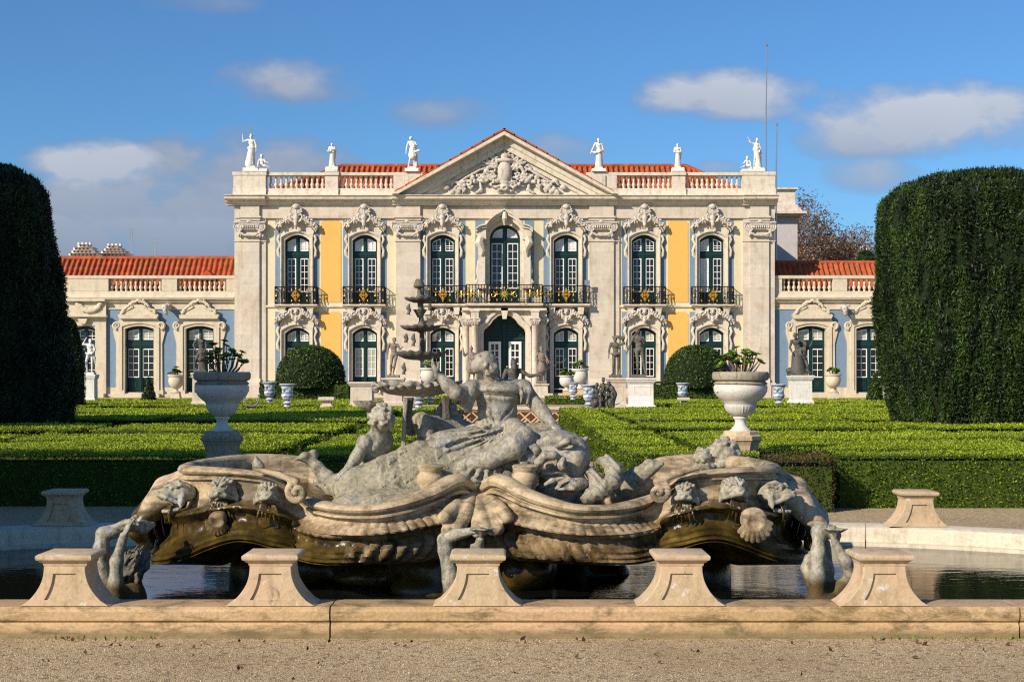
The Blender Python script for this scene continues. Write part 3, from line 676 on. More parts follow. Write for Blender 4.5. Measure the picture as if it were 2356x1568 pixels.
# attic, balustrade
zr, zb_, zp = fz(397), fz(433.5), fz(404)
m = MB()
prof = lambda o: [(YF+.5,fz(452.5)),(YF-.22-o,fz(452.5)),(YF-.12-o,fz(447)),(YF-.06-o,fz(440)),(YF-.04-o,fz(433.5)),(YF+.5,fz(433.5))][::-1]
for a,b,o in ((536,1783,0),(537,613,.12),(747,779,.1),(1543,1577,.1),(1706,1783,.12)): ext_x(m, prof(o), fx(a), fx(b))
for a,b,o in ((538,612,.14),(748,778,.1),(905,972,.05),(929,966,.12),(1348,1418,.05),(1355,1392,.12),(1545,1575,.1),(1706,1781,.14)): m.box(fx(a),fx(b),YF-.02-o,YF+.42,fz(433.5),zp)
m.box(fx(538),fx(972),YF-.08,YF+.45,zp+.004,zr); m.box(fx(1348),fx(1781),YF-.08,YF+.45,zp+.004,zr)
for a,b in ((536,614),(746,780),(1543,1577),(1704,1783)): m.box(fx(a),fx(b),YF-.20,YF+.5,zp-.0,zr+.015)
m.build('parapet', M['trim'], PAL)
BALM = baluster_mesh(zp-zb_, M['trim'])
for a,b,n in ((616,747,11),(779,905,11),(1418,1544,11),(1576,1702,11)): balusters(PAL, BALM, a, b, n, YF+.18, zb_)
# pediment
ax, az = fx(1160), fz(309); Lx, Lz = fx(905), fz(451); Rx = fx(1418)
m = MB(); m.prism([(Lx+.5,fz(452)),(Rx-.5,fz(452)),(ax,az-.5)], YF-.02, YF+.3); m.build('tympanum', M['bluegrey'], PAL)
m = MB()
for (x,z) in ((Lx,Lz),(Rx,Lz)):
    s = 1 if x < ax else -1
    for (d0,d1,yo) in ((0,.16,.98),(.16,.46,.50),(.46,.72,.42),(.72,.95,.20)):
        P = [(x+s*d0*1.9,z),(x+s*d1*1.9,z),(ax,az-d1*1.16),(ax,az-d0*1.16)]; m.prism(P if s > 0 else P[::-1], YF-yo, YF+.3)
m.build('raking_cornice', M['trim'], PAL)
put(arms_mesh(), 'coat_of_arms', PAL, fx(1161), YF-.08, fz(399), 1.1, .94); 
for s in (-1,1): put(garland_mesh(s), 'garland', PAL, fx(1161)-s*.12, YF-.08, fz(408), 1.16, 1.08)
# roofs
rf = MB()
V, F = tiled(fx(560), fx(1760), YF+1.3, fz(452), YF+4.6, fz(371)+.42, hipl=4.6, hipr=3.6); roof = np_mesh('roof', V, F, M['tile'], PAL, True, ang=60)
V, F = tiled(fx(560)+4.6, fx(1760)-3.6, YF+8, fz(452), YF+4.6, fz(371)+.42); np_mesh('roof', V, F, M['tile'], PAL, True, ang=60)
m = MB(); zz = fz(371)+.42; m.tube([(fx(560)+4.6,YF+4.6,zz),(fx(1760)-3.6,YF+4.6,zz)],.13,8); m.tube([(fx(560),YF+1.3,fz(452)+.05),(fx(560)+4.6,YF+4.6,zz)],.13,8); m.tube([(fx(1760),YF+1.3,fz(452)+.05),(fx(1760)-3.6,YF+4.6,zz)],.13,8); m.build('roof_ridge', M['tile'], PAL, True)
m = MB()
for s,x in ((1,Lx),(-1,Rx)):
    x2 = ax-s*(ax-Lx)*.98
    for k in range(10):
        t0, t1 = k/10, (k+1)/10+.012; p0 = (x2+(ax-x2)*t0, Lz+.06+(az-Lz+.03)*t0+.035*0); p1 = (x2+(ax-x2)*t1, Lz+.06+(az-Lz+.03)*t1)
        P = [(p0[0],p0[1]+.02),(p1[0],p1[1]+.0),(p1[0],p1[1]+.09),(p0[0],p0[1]+.12)]; m.prism(P if s > 0 else P[::-1], YF-.8, YF+4.4)
m.build('gable_roof', M['tile'], PAL)
# upper windows with hood, crest, balcony
UPV = [('curtain','glass'),('curtain','glass'),('glass','glass'),('curtain','glass'),('glass','glass'),(('curtain','glass'),('curtain','glass'))]
def hood(xc, zend, zap, half, proj, A=None):
    m = MB(); n = 16
    def ln(d, e): return [(xc+(half+e)*math.cos(math.pi*(1-i/n)), zend+d+(zap-zend)*math.sin(math.pi*i/n)**1.0*1.0) for i in range(n+1)]
    for d0,d1,e0,e1,p in ((0,.10,-.12,-.06,proj*.55),(.09,.19,-.06,0,proj*.85),(.18,.25,0,.03,proj)): m.band(ln(d0,e0), ln(d1,e1), YF-p, YF)
    if A: B = A.line(.15,16)[1:-1]; m.band(B, [(xc+(x-xc)*1.12,z) for (x,_),(q,z) in zip(B,ln(.03,-.1))], YF-.13, YF)
    return m
for c,A,L,v in zip(UPC,UP,LO,UPV):
    window(PAL, A, YF+.28, fz(591), fz(579), 20.5*S, fz(671), 5, 2, 3 if c in (1018,) else 3, *v)
    sr = surround(PAL, A, M['trim'])
    h = hood(fx(c), fz(535), fz(517), 48*S, .36, A)
    for s in (-1,1):
        x = fx(c+s*41); h.tube([(x,YF-.1,fz(541)),(x+s*.06,YF-.12,fz(552)),(x-s*.05,YF-.12,fz(563)),(x+s*.06,YF-.12,fz(576)),(x+s*.02,YF-.1,fz(588)),(x-s*.06,YF-.08,fz(594))],[.07,.08,.06,.07,.09,.04],6)
    hd = h.build('window_hood', M['trim'], PAL, True, ang=35); put(CREST_U, 'crest', hd, fx(c), YF-.24, fz(519), .98, .98)
    # balcony
    if c not in (1018,1302):
        b = MB(); ext_x(b, [(YF,fz(708)),(YF-.44,fz(706.5)),(YF-.58,fz(704)),(YF-.58,fz(701)),(YF,fz(701))][::-1], fx(c-49), fx(c+49))
        for s in (-1,1):
            x = fx(c+s*32); b.prism([(x-.17,fz(706)),(x-.12,fz(724)),(x+.12,fz(724)),(x+.17,fz(706))], YF-.40, YF); b.box(x-.2,x+.2,YF-.43,YF,fz(710),fz(706.2))
        bo = b.build('balcony', M['trim'], PAL); railing(bo, fx(c-47.5), fx(c+47.5), YF-.53, YF-.03, fz(700), fz(661))
    window(PAL, L, YF+.28, fz(798), fz(787), 20.5*S, fz(866) if True else 0, 4, 2, 2, 'lace', 'lace' if c == 839 else 'glass', name='door_window')
    surround(PAL, L, M['trim'])
    h = hood(fx(c), fz(748), fz(729), 49*S, .36, L)
    for s in (-1,1):
        x = fx(c+s*42); h.tube([(x,YF-.1,fz(752)),(x+s*.07,YF-.12,fz(762)),(x-s*.04,YF-.12,fz(775)),(x+s*.06,YF-.12,fz(790)),(x+s*.02,YF-.1,fz(802)),(x-s*.06,YF-.08,fz(808))],[.07,.08,.06,.07,.09,.04],6)
    hd = h.build('window_hood', M['trim'], PAL, True, ang=35); put(CREST_L, 'crest', hd, fx(c), YF-.24, fz(736), 1.0, 1.0)
    if c in (1018,1302):
        b = MB()
        for s in (-1,1): x = fx(c+s*33); b.prism([(x-.17,fz(706)),(x-.12,fz(724)),(x+.12,fz(724)),(x+.17,fz(706))], YF-.55, YF)
        b.build('bracket', M['trim'], PAL)
# centre window
window(PAL, CW, YF+.28, fz(556), fz(548), 26*S, fz(663), 6, 2, 2, 'curtain', 'glass')
surround(PAL, CW, M['trim'], .2, .22)
m = MB(); cen = [(1095,531),(1105,524),(1119,521),(1129,508),(1142,498),(1152,493),(1160,487)]
ci = [(fx(a),fz(b)) for a,b in cen]+[(fx(2320-a),fz(b)) for a,b in cen[-2::-1]]
for d0,d1,p in ((-.30,-.12,.4),(-.12,.02,.6),(.02,.09,.72)): m.band([(x,z+d0) for x,z in ci],[(x,z+d1) for x,z in ci], YF-p, YF)
for s in (-1,1):
    a = 1160+s*52; x0,x1 = sorted((fx(a-8),fx(a+8))); m.box(x0,x1,YF-.42,YF,fz(660),fz(560)); m.box(x0-.06,x1+.06,YF-.5,YF,fz(664),fz(655)); m.box(x0-.05,x1+.05,YF-.5,YF,fz(552),fz(530))
    m.tube([(fx(a+s*2),YF-.5,fz(548)),(fx(a+s*5),YF-.55,fz(560)),(fx(a-s*3),YF-.5,fz(578)),(fx(a),YF-.46,fz(590))],[.2,.22,.14,.05],8)
    m.tube([(fx(a+s*7),YF-.3,fz(600)),(fx(a+s*10),YF-.3,fz(625)),(fx(a+s*7),YF-.3,fz(640)),(fx(a+s*12),YF-.3,fz(650)),(fx(a+s*9),YF-.3,fz(658))],[.06,.07,.08,.12,.05],7)
m.tube([(fx(1161),YF-.62,fz(491)),(fx(1161),YF-.66,fz(505)),(fx(1161),YF-.5,fz(520))],[.10,.14,.06],8)
m.build('window_hood', M['trim'], PAL, True, ang=35)
# long centre balcony
b = MB()
for a,c_,p in ((966,1074,.66),(1246,1356,.66),(1072,1248,1.2)): ext_x(b, [(YF,fz(709)),(YF-p+.18,fz(707)),(YF-p,fz(704)),(YF-p,fz(700)),(YF,fz(700))][::-1], fx(a), fx(c_))
bo = b.build('balcony', M['trim'], PAL)
railing(bo, fx(968), fx(1072), YF-.60, YF-.03, fz(699.5), fz(659), panels=(fx(1062),)); railing(bo, fx(1248), fx(1354), YF-.60, YF-.03, fz(699.5), fz(659), panels=(fx(1260),))
railing(bo, fx(1074), fx(1246), YF-1.13, YF-.6, fz(699.5), fz(658), True, True, panels=(fx(1085),fx(1102),fx(1218),fx(1235)))
# portal
m = MB(); inner = DPT; outer = []
for i,(x,z) in enumerate(DPT):
    a = DPT[max(0,i-1)]; b_ = DPT[min(len(DPT)-1,i+1)]; t = unit((b_[0]-a[0],b_[1]-a[1],0)); outer.append((x-t[1]*.30, z+t[0]*.30))
mid = [((a[0]+b[0])/2,(a[1]+b[1])/2) for a,b in zip(inner,outer)]
m.band(inner, mid, YF-.75, YF+.5); m.band(mid, outer, YF-.84, YF-.2)
top = outer[1:-1]; m.band(top, [(x,fz(710)) for x,z in top], YF-.68, YF+.3)
for s in (-1,1):
    x0,x1 = sorted((outer[0][0] if s < 0 else outer[-1][0], fx(1160+s*96))); m.box(x0,x1,YF-.62,YF+.02,0,fz(710))
m.box(fx(1064),fx(1256),YF-1.0,YF-.55,fz(716),fz(709.2)); m.prism([(fx(1152),fz(710)),(fx(1156),fz(735)),(fx(1165),fz(735)),(fx(1169),fz(710))], YF-1.0, YF-.6)
m.build('portal_surround', M['trim'], PAL)
def column(px, y):
    e = MB(); x = fx(px); r = 7.4*S
    e.lathe([(r*1.25,fz(888)),(r*1.3,fz(886)),(r*1.1,fz(883)),(r,fz(881)),(r,fz(820)),(r*.93,fz(750)),(r*1.05,fz(749)),(r*1.0,fz(747)),(r*1.15,fz(742)),(r*1.4,fz(736)),(r*1.3,fz(735))],18,(x,y,0))
    e.box(x-r*1.5,x+r*1.5,y-r*1.5,y+r*1.5,0,fz(888)); e.box(x-r*1.5,x+r*1.5,y-r*1.4,YF-.3,fz(735),fz(733)); e.box(x-r*1.2,x+r*1.2,y-r*1.1,YF-.3,fz(733),fz(716)); e.box(x-r*1.45,x+r*1.45,y-r*1.3,YF-.3,fz(719),fz(716.1))
    c = e.build('column', M['trim'], PAL, True, ang=50); g = MB()
    for s in (-1,1): spiral(g, x+s*r*1.15, fz(738), .10, 1.6, y-r*1.1, .045, R(90), -s, 16)
    for k in range(-2,3): g.tube([(x+k*.08,y-r*1.0,fz(748)),(x+k*.09,y-r*1.25,fz(742)),(x+k*.1,y-r*1.35,fz(741))],[.04,.045,.03],5)
    g.build('capital', M['crest'], c, True)
for px,y in ((1073,YF-.55),(1093,YF-1.0),(1229.5,YF-1.0),(1248,YF-.55)): column(px, y)
d = MB(); d.prism(DPT[::1], YF+.42, YF+.5)
for s in (-1,1):
    x0,x1 = sorted((fx(1160+s*4),fx(1160+s*46)))
    for z0,z1 in ((fz(778),fz(768)),(fz(903),fz(880))): d.band(*frame_strip(x0,x1,z0,z1,.07), YF+.37, YF+.42, closed=True)
    xa,xb = sorted((fx(1160+s*6),fx(1160+s*28))); d.band(*frame_strip(xa,xb,fz(760),fz(745),.06), YF+.37, YF+.42, closed=True)
d.box(fx(1112),fx(1208),YF+.33,YF+.42,fz(781),fz(777)); d.box(fx(1157),fx(1163),YF+.32,YF+.42,fz(904),fz(724)); d.box(fx(1112),fx(1208),YF+.35,YF+.42,fz(767),fz(763))
do = d.build('door', M['green'], PAL); sash = MB(); pn = MB()
for a,b_ in ((1123.5,1152),(1170,1199)): leaf(sash, pn, fx(a), fx(b_), fz(872), lambda x: fz(785), 2, 5, YF+.33, .13, .05)
sash.build('sash', M['sash'], do); pn.build('pane', M['glass'], do); k = MB(); k.lathe([(.03,0),(.05,.04),(.02,.09)],8,(fx(1165.5),YF+.28,fz(845))); k.build('handle', M['gold'], do)
m = MB()
for i,(p,z) in enumerate(((1.9,.60),(1.5,.72))): m.box(fx(1050),fx(1270),YF-p,YF,BASEZ-.1,z)
m.build('doorstep', M['lime'], PAL)
# blue-green plaques hung on the balcony ends
for px in (973,1349):
    m = MB(); m.box(fx(px-6),fx(px+6),YF-.64,YF-.61,fz(657),fz(646)); m.tube([(fx(px),YF-.63,fz(672)),(fx(px),YF-.63,fz(650))],.02,5); m.build('plaque', M['metal'], PAL)

# ---------- wings
YW = YF+.22
def wing(name, label, px0, px1, doors, bal, piers, rid, side, pav=None, gar=()):
    E = stand_at(empty(name, label, 'palace wing', (fx((px0+px1)/2),YW,BASEZ)))
    A = [Arch(fx(c), w*S, fz(902), fz(749), 7*S) for c,w in doors]; H = [a.hole() for a in A]
    m = MB(); x0,x1 = fx(px0),fx(px1); zt = fz(670); cells(m, x0, x1, 0, zt, H, YW); m.add([(x0,YW,zt),(x1,YW,zt),(x1,YW+1.2,zt),(x0,YW+1.2,zt)],[(0,1,2,3)])
    for x in (x0,x1): m.add([(x,YW,0),(x,YW+9,0),(x,YW+9,zt),(x,YW,zt)],[(0,1,2,3)])
    m.add([(x0,YW+9,0),(x1,YW+9,0),(x1,YW+9,zt),(x0,YW+9,zt)],[(0,1,2,3)]); m.build('wall', M['wingstone'], E)
    m = MB(); lo = pav[1] if pav else px0; cells(m, fx(lo) if side < 0 else x0, x1, fz(890), fz(713), H, YW-.012); m.build('blue_wall_panel', M['blue'], E)
    m = MB(); ext_x(m, [(YW,fz(696)),(YW-.12,fz(695)),(YW-.16,fz(691)),(YW-.30,fz(688)),(YW-.32,fz(685)),(YW,fz(684))][::-1], x0, x1)
    ext_x(m, [(YW+.4,fz(684)),(YW-.16,fz(684)),(YW-.06,fz(676)),(YW-.03,fz(669)),(YW+.4,fz(669))][::-1], x0, x1)
    m.box(x0,x1,YW-.08,YW+.42,fz(640),fz(633))
    for a,b in piers: m.box(fx(a),fx(b),YW-.05,YW+.38,fz(669),fz(640))
    m.box(x0,x1,YW-.06,YW,fz(711),fz(708)); m.box(x0,x1,YW-.10,YW,0,fz(906)); m.build('parapet', M['wingstone'], E)
    me = baluster_mesh(fz(640)-fz(669), M['wingstone'])
    for a,b,n in bal:
        for i in range(n): o = link('baluster', me, E); o.location = (fx(a+(b-a)*(i+.5)/n), YW+.16, fz(669))
    ez = fz(674); V, F = tiled(x0, x1, YW+.62, ez, YW+2.6, fz(rid)+.16, course=.40); np_mesh('roof', V, F, M['tile'], E, True, ang=60)
    V, F = tiled(x0, x1, YW+8.0, ez-.4, YW+2.6, fz(rid)+.16, course=.40); np_mesh('roof', V, F, M['tile'], E, True, ang=60)
    m = MB(); m.tube([(x0,YW+2.6,fz(rid)+.14),(x1,YW+2.6,fz(rid)+.14)],.13,8); m.build('roof_ridge', M['tile'], E, True)
    for (c,w_),a in zip(doors,A):
        plainp = pav and pav[0] < c < pav[1]
        window(E, a, YW+.25, fz(799), fz(783), 27*S, fz(868), 4, 2, 2, 'lace' if not plainp else 'glass', 'glass', name='door_window')
        s_ = MB(); i0, i1 = a.line(0), a.line(.3); s_.band(i0, a.line(.12), YW-.10, YW+.42); s_.band(a.line(.12), i1, YW-.17, YW+.05)
        top = a.line(.06)[1:-1]; s_.band(top, [(x,a.zt+.25) for x,z in top], YW-.02, YW+.3)
        if not plainp:
            for s in (-1,1):
                xo = lambda q: fx(c+s*q); P = [(xo(40),0),(xo(54),0),(xo(53),fz(790)),(xo(60),fz(762)),(xo(58),fz(752)),(xo(40),fz(740))]
                s_.prism(P if s > 0 else P[::-1], YW-.10, YW); spiral(s_, xo(51), fz(748), .2, 1.6, YW-.16, .075, R(-90), s, 22)
                s_.box(*sorted((xo(33),xo(56))), YW-.16, YW, 0, fz(897))
            s_.prism([(fx(c-50),fz(742)),(fx(c+50),fz(742)),(fx(c+44),fz(733)),(fx(c-44),fz(733))], YW-.16, YW); s_.prism([(fx(c-43),fz(733)),(fx(c+43),fz(733)),(fx(c+47),fz(724)),(fx(c-47),fz(724))], YW-.36, YW)
            cap = [(-46,724),(46,724),(40,718),(24,712),(14,703),(8,700),(-8,700),(-14,703),(-24,712),(-40,718)]; s_.prism([(fx(c+q),fz(r)) for q,r in cap], YW-.22, YW)
        so = s_.build('door_surround', M['wingstone'], E, True, ang=30)
        if not plainp: put(CREST_W, 'crest', so, fx(c), YW-.15, fz(708), .92, .95)
        st = MB(); st.box(fx(c-50),fx(c+50),YW-.55,YW-.1,BASEZ-.2,fz(905)); st.build('doorstep', M['wingstone'], E)
    for c,y in gar:
        g = Carve(.03); g.chain([(fx(c),YW,fz(y-2)),(fx(c)-.02,YW-.35,fz(y-4)),(fx(c)-.04,YW-.62,fz(y))],[.16,.15,.15]); g.ell((fx(c)-.05,YW-.75,fz(y+1)),(.15,.17,.2)); g.chain([(fx(c)-.05,YW-.8,fz(y+5)),(fx(c)-.02,YW-.75,fz(y+11)),(fx(c)+.02,YW-.7,fz(y+17))],[.12,.11,.05])
        g.ell((fx(c)-.1,YW-.9,fz(y+3)),(.06,.08,.05),cut=True)
        for s in (-1,1): g.cap((fx(c)+s*.13,YW-.7,fz(y-5)),(fx(c)+s*.25,YW-.6,fz(y-7)),.06,.03)
        g.build('gargoyle', M['crest'], E, res=.03)
    return E
LW = wing('palace_wing', 'palace wing with blue walls and long red tiled roof beside the dark yew', -260, 538, [(192,52),(318.5,67),(457.5,65),(60,67),(-80,67)], [(247,370,11),(405,519,10),(40,150,11)], [(150,247),(370,405),(519,538),(-260,40)], 590, -1, pav=(150,243), gar=[(388,708)])
m = MB(); x0,x1 = fx(150),fx(243); H = [Arch(fx(192),52*S,fz(902),fz(749),7*S).hole()]; cells(m, x0, x1, 0, fz(685), H, YW-.18); m.add([(x1,YW-.18,0),(x1,YW,0),(x1,YW,fz(685)),(x1,YW-.18,fz(685))],[(0,1,2,3)]); m.box(fx(150),fx(248),YW-.5,YW-.18,fz(729),fz(725)); m.box(fx(150),fx(243),YW-.42,YW-.18,fz(693),fz(688))
m.prism([(fx(186),fz(745)),(fx(198),fz(745)),(fx(203),fz(733)),(fx(181),fz(733))], YW-.42, YW-.18); pv = m.build('pavilion_front', M['wingstone'], LW)
g = Carve(.02); rn = random.Random(3)
for i in range(40):
    t = i/39; g.ell((fx(178)+t*fx(232)-t*fx(178),YW-.24,fz(700+14*math.sin(math.pi*t)+rn.uniform(-3,3))),(.12,.09,.11),k=.02)
g.build('garland', M['wingstone'], pv, res=.035)
m = MB(); m.prism([(fx(447),fz(640)),(fx(482),fz(640)),(fx(474),fz(626)),(fx(464),fz(616)),(fx(456),fz(626))], YW+.95, YW+2.3); m.build('roof_vent', M['tile'], LW)
RW = wing('palace_wing', 'palace wing with blue walls and half shaded roof next to the broad yew', 1783, 2560, [(1868,65),(2003,65),(2140,65),(2280,65)], [(1800,1917,10),(1950,2070,10),(2105,2220,10)], [(1783,1800),(1917,1950),(2070,2105),(2220,2560)], 601, 1, gar=[(1940,710)])
# taller block behind the right hand wing
T = stand_at(empty('rear_tower', 'shaded lilac grey block with a heavy cornice rising behind the red wing roof', 'building', (fx(1800),84,0)))
k = 84/FPX; tx = lambda p: (p-CX)*k; tz = lambda p: EYE-(p-HZ)*k
m = MB(); m.box(tx(1700),tx(1834),84,94,0,tz(497)); m.build('wall', M['rear'], T)
m = MB(); m.box(tx(1700),tx(1850),83.3,94.4,tz(494),tz(488)); m.box(tx(1700),tx(1842),83.6,94.2,tz(498),tz(494.3)); m.box(tx(1700),tx(1830),84.1,93.9,tz(487.7),tz(436)); m.box(tx(1700),tx(1835),83.9,94.1,tz(435.8),tz(432)); m.prism([(tx(1700),tz(487.6)),(tx(1844),tz(487.6)),(tx(1831),tz(472)),(tx(1700),tz(472))],83.7,84.08); m.build('cornice', M['trim'], T)
# ---------- figures
REST = dict(head=(0,-.02,1.63), neck=(0,.02,1.47), shL=(-.19,.02,1.42), shR=(.19,.02,1.42), elL=(-.25,.03,1.13), elR=(.25,.03,1.13), wrL=(-.26,-.04,.88), wrR=(.26,-.04,.88),
            pel=(0,0,.97), hipL=(-.10,0,.93), hipR=(.10,0,.93), knL=(-.11,-.03,.50), knR=(.11,-.03,.50), anL=(-.11,.03,.09), anR=(.12,.03,.09), toL=(-.13,-.13,.035), toR=(.15,-.13,.035))
def hand(c, wr, d, up, size=.19, curl=.5, spread=.22, k=.010, thumb=1, fk=.004):
    """palm, four unequal bent fingers and a side thumb; d points along the hand, up out of its back"""
    d = unit(d); up = unit(np.array(up)-d*np.dot(up,d)); sd = np.cross(d,up); wr = np.array(wr,float); s = size/.19
    c.ell(wr+d*.05*s, (.055*s,.042*s,.021*s), np.stack([d,sd,up],1), k)
    for i,(o,L) in enumerate(((-.032,.073),(-.011,.086),(.011,.08),(.031,.062))):
        p = wr+d*.088*s+sd*o*s; a = d+sd*o*spread*12*.2; q = p; r = .0098*s
        for j in range(3):
            ang = curl*(.35+.6*j); v = unit(a)*math.cos(ang)-up*math.sin(ang); n = q+v*L*s*(.44,.32,.26)[j]; c.cap(q,n,r,r*.86,fk); q = n; r *= .88
    p = wr+d*.025*s-sd*thumb*.03*s; v = unit(d*.55-sd*thumb*.8-up*.35); n = p+v*.045*s; c.cap(p,n,.013*s,.0115*s,.006); c.cap(n,n+unit(d*.85-sd*thumb*.3-up*.45)*.038*s,.0115*s,.009*s,.004)
def head(c, h, face, up=(0,0,1), s=1., hair='curls', k=.012, beard=False, seed=1):
    """head with brow, nose, mouth, chin, ears and hair; face = direction it looks"""
    h = np.array(h,float); f = unit(face); u = unit(np.array(up,float)-f*np.dot(up,f)); r = np.cross(f,u); A = np.stack([r,f,u],1); P = lambda x,y,z: h+(r*x+f*y+u*z)*s
    c.ell(P(0,-.01,.02),(.078*s,.098*s,.10*s),A,k); c.ell(P(0,.035,-.05),(.055*s,.06*s,.07*s),A,.03*s); c.ell(P(0,.07,-.098),(.024*s,.02*s,.018*s),A,.015*s)
    c.cap(P(0,.088,.025),P(0,.112,-.022),.010*s,.015*s,.008*s); c.cap(P(-.045,.08,.03),P(.045,.08,.03),.012*s,.012*s,.012*s)
    for q in (-1,1):
        c.ell(P(q*.032,.087,.006),(.014*s,.012*s,.010*s),A,.006*s,cut=True); c.ell(P(q*.032,.074,.006),(.013*s,.012*s,.008*s),A,.004*s); c.ell(P(q*.08,-.005,-.005),(.010*s,.02*s,.03*s),A,.008*s)
    c.cap(P(-.022,.092,-.058),P(.022,.092,-.058),.006*s,.006*s,.006*s); c.cap(P(-.02,.092,-.07),P(.02,.092,-.07),.007*s,.007*s,.005*s)
    rn = random.Random(seed)
    if hair in ('curls','long','bun'):
        for i in range(46):
            a = rn.uniform(0,6.28); z = rn.uniform(-.04,.125); e = math.sqrt(max(.05,1-(z/.135)**2)); y = math.sin(a)*.105*e-.012
            if y > .055 and z < .075: continue
            c.ell(P(math.cos(a)*.085*e,y,z),(.021*s,.021*s,.017*s),axes(z=(rn.random()-.5,rn.random()-.5,rn.random())),.012*s)
        if hair == 'long': c.chain([P(0,-.08,.0),P(0,-.10,-.12),P(.02,-.09,-.24)],[.07*s,.07*s,.04*s],.02)
        if hair == 'bun': c.ell(P(0,-.12,.05),(.05*s,.05*s,.045*s),A,.015*s)
    elif hair == 'helmet':
        c.ell(P(0,-.01,.055),(.092*s,.115*s,.085*s),A,.008*s); c.chain([P(0,.08,.15),P(0,0,.20),P(0,-.10,.15),P(0,-.13,.02)],[.02*s,.03*s,.03*s,.02*s],.012)
    if beard: c.ell(P(0,.065,-.11),(.045*s,.04*s,.06*s),A,.02*s)
def body(c, J, f=1., k=.03, fem=False, chest=True, arms=True, legs=True, feet=True, hands=True):
    """torso and limbs on the joints in J"""
    g = {**{a: np.array(b,float) for a,b in REST.items()}, **{a: np.array(b,float) for a,b in J.items()}}
    up = unit(g['neck']-g['pel']); rt = unit(g['shR']-g['shL']); fw = unit(np.cross(up,rt)); rt2 = unit(g['hipR']-g['hipL']); A = np.stack([rt,np.cross(up,rt),up],1)
    ch = g['neck']*.72+g['pel']*.28; wa = g['neck']*.33+g['pel']*.67
    c.cap(g['neck']-up*.02, g['head'], .056*f, .05*f, k); c.ell(ch,(.155*f,.105*f,.17*f),A,k); c.ell(wa,((.118 if fem else .13)*f,.092*f,.13*f),A,k); c.ell(g['pel'],((.165 if fem else .15)*f,.11*f,.115*f),A,k)
    c.cap(g['shL'],g['shR'],.062*f,.062*f,k)
    q = -1 if np.dot(np.cross(up,rt),(0,-1,0)) < 0 else 1
    n = np.cross(up,rt)*-1*1
    if not chest: pass
    elif fem:
        for s in (-1,1): c.ell(ch+rt*s*.07*f-up*.03*f-np.cross(up,rt)*.09*f,.052*f,k=.02)
    else:
        for s in (-1,1): c.ell(ch+rt*s*.065*f+up*.02*f-np.cross(up,rt)*.075*f,(.065*f,.04*f,.05*f),A,.02)
    if arms:
        for s in 'LR':
            a,e,w = g['sh'+s],g['el'+s],g['wr'+s]; c.cap(a,e,.058*f,.043*f,k); c.ell(a*.6+e*.4,(.055*f,.055*f,.09*f),axes(z=e-a),k); m = e*.7+w*.3; c.cap(e,m,.042*f,.045*f,k); c.cap(m,w,.045*f,.027*f,k)
            if hands: d = unit(w-e); c.ell(w+d*.07*f,(.03*f,.038*f,.08*f),axes(z=d),.02); c.cap(w+d*.12*f,w+d*.17*f+fw*.02,.022*f,.014*f,.01); c.cap(w+d*.05*f,w+d*.11*f-fw*.03,.014*f,.011*f,.01)
    if legs:
        for s in 'LR':
            h,n_,a = g['hip'+s],g['kn'+s],g['an'+s]; c.cap(h,n_,.088*f,.058*f,k); m = n_*.68+a*.32; bk = np.array((0,.018*f,0)); c.cap(n_,m+bk,.055*f,.06*f,k); c.cap(m+bk,a,.058*f,.035*f,k)
            if feet: c.cap(a-(0,-.02,.03),g['to'+s],.04*f,.03*f,.02)
    c.ell(g['hipL']*.5+g['pel']*.5+np.cross(up,rt)*.07,(.09*f,.08*f,.095*f),k=k); c.ell(g['hipR']*.5+g['pel']*.5+np.cross(up,rt)*.07,(.09*f,.08*f,.095*f),k=k)
    return g
def folds(freq=38, amp=.010, dirn=(1,.6,0), warp=3, zr=None):
    d = np.array(dirn,float)
    def fn(P):
        v = np.abs(np.sin(P@d*freq+warp*fbm(P,3.2,2)*3.1))**.8*amp-amp*.5
        v = v+(fbm(P,16,2)-.5)*amp*.8
        if zr: v = v*np.clip((zr[1]-P[:,2])/zr[2],0,1)*np.clip((P[:,2]-zr[0])/zr[2],0,1)
        return v
    return fn
def rough(a=.004,f=30): return lambda P: (fbm(P,f,2)-.5)*a
def robe(c, top, bot, r0, r1, n=9, k=.03, seed=2):
    """hanging cloth as a bundle of tapering folds"""
    rn = random.Random(seed); top = np.array(top,float); bot = np.array(bot,float)
    c.cap(top,bot,r0,r1,k)
    for i in range(n):
        a = 2*math.pi*i/n+rn.uniform(-.2,.2); v = np.array((math.cos(a),math.sin(a)*.8,0)); c.cap(top+v*r0*.85,bot+v*r1*rn.uniform(.85,1.1)+(0,0,rn.uniform(0,.05)),.02,.045,.022)
def statue(name, label, loc, scale, mat, pose, face=(0,-1,0), hair='curls', res=.024, extra=None, robe_=None, cloth=None, rz=0, group=None, f=1., fem=False, base=None, beard=False, cat='statue', fold=None):
    c = Carve(.03); g = body(c, pose, f, fem=fem); head(c, g['head'], face, hair=hair, k=.01, beard=beard)
    if cloth: cloth(c, g)
    if extra: extra(c, g)
    e = empty(name, label, cat, loc, group, rz); V, F = c.polygonise(res/scale*.9 if scale > 1 else res, (lambda P: fold(P)) if fold else rough(.006,24), .03)
    np_mesh('figure', V*scale, F, mat, e)
    b = MB(); w, d, h = (base or (.30,.26,.10)); b.box(-w*scale,w*scale,-d*scale,d*scale,-h*scale,.02*scale); b.build('statue_base', mat, e, bevel=.012*scale)
    e.location = (loc[0],loc[1],loc[2]+h*scale)
    return e
def at(px, py, Y): return tuple(W(px,py,Y))
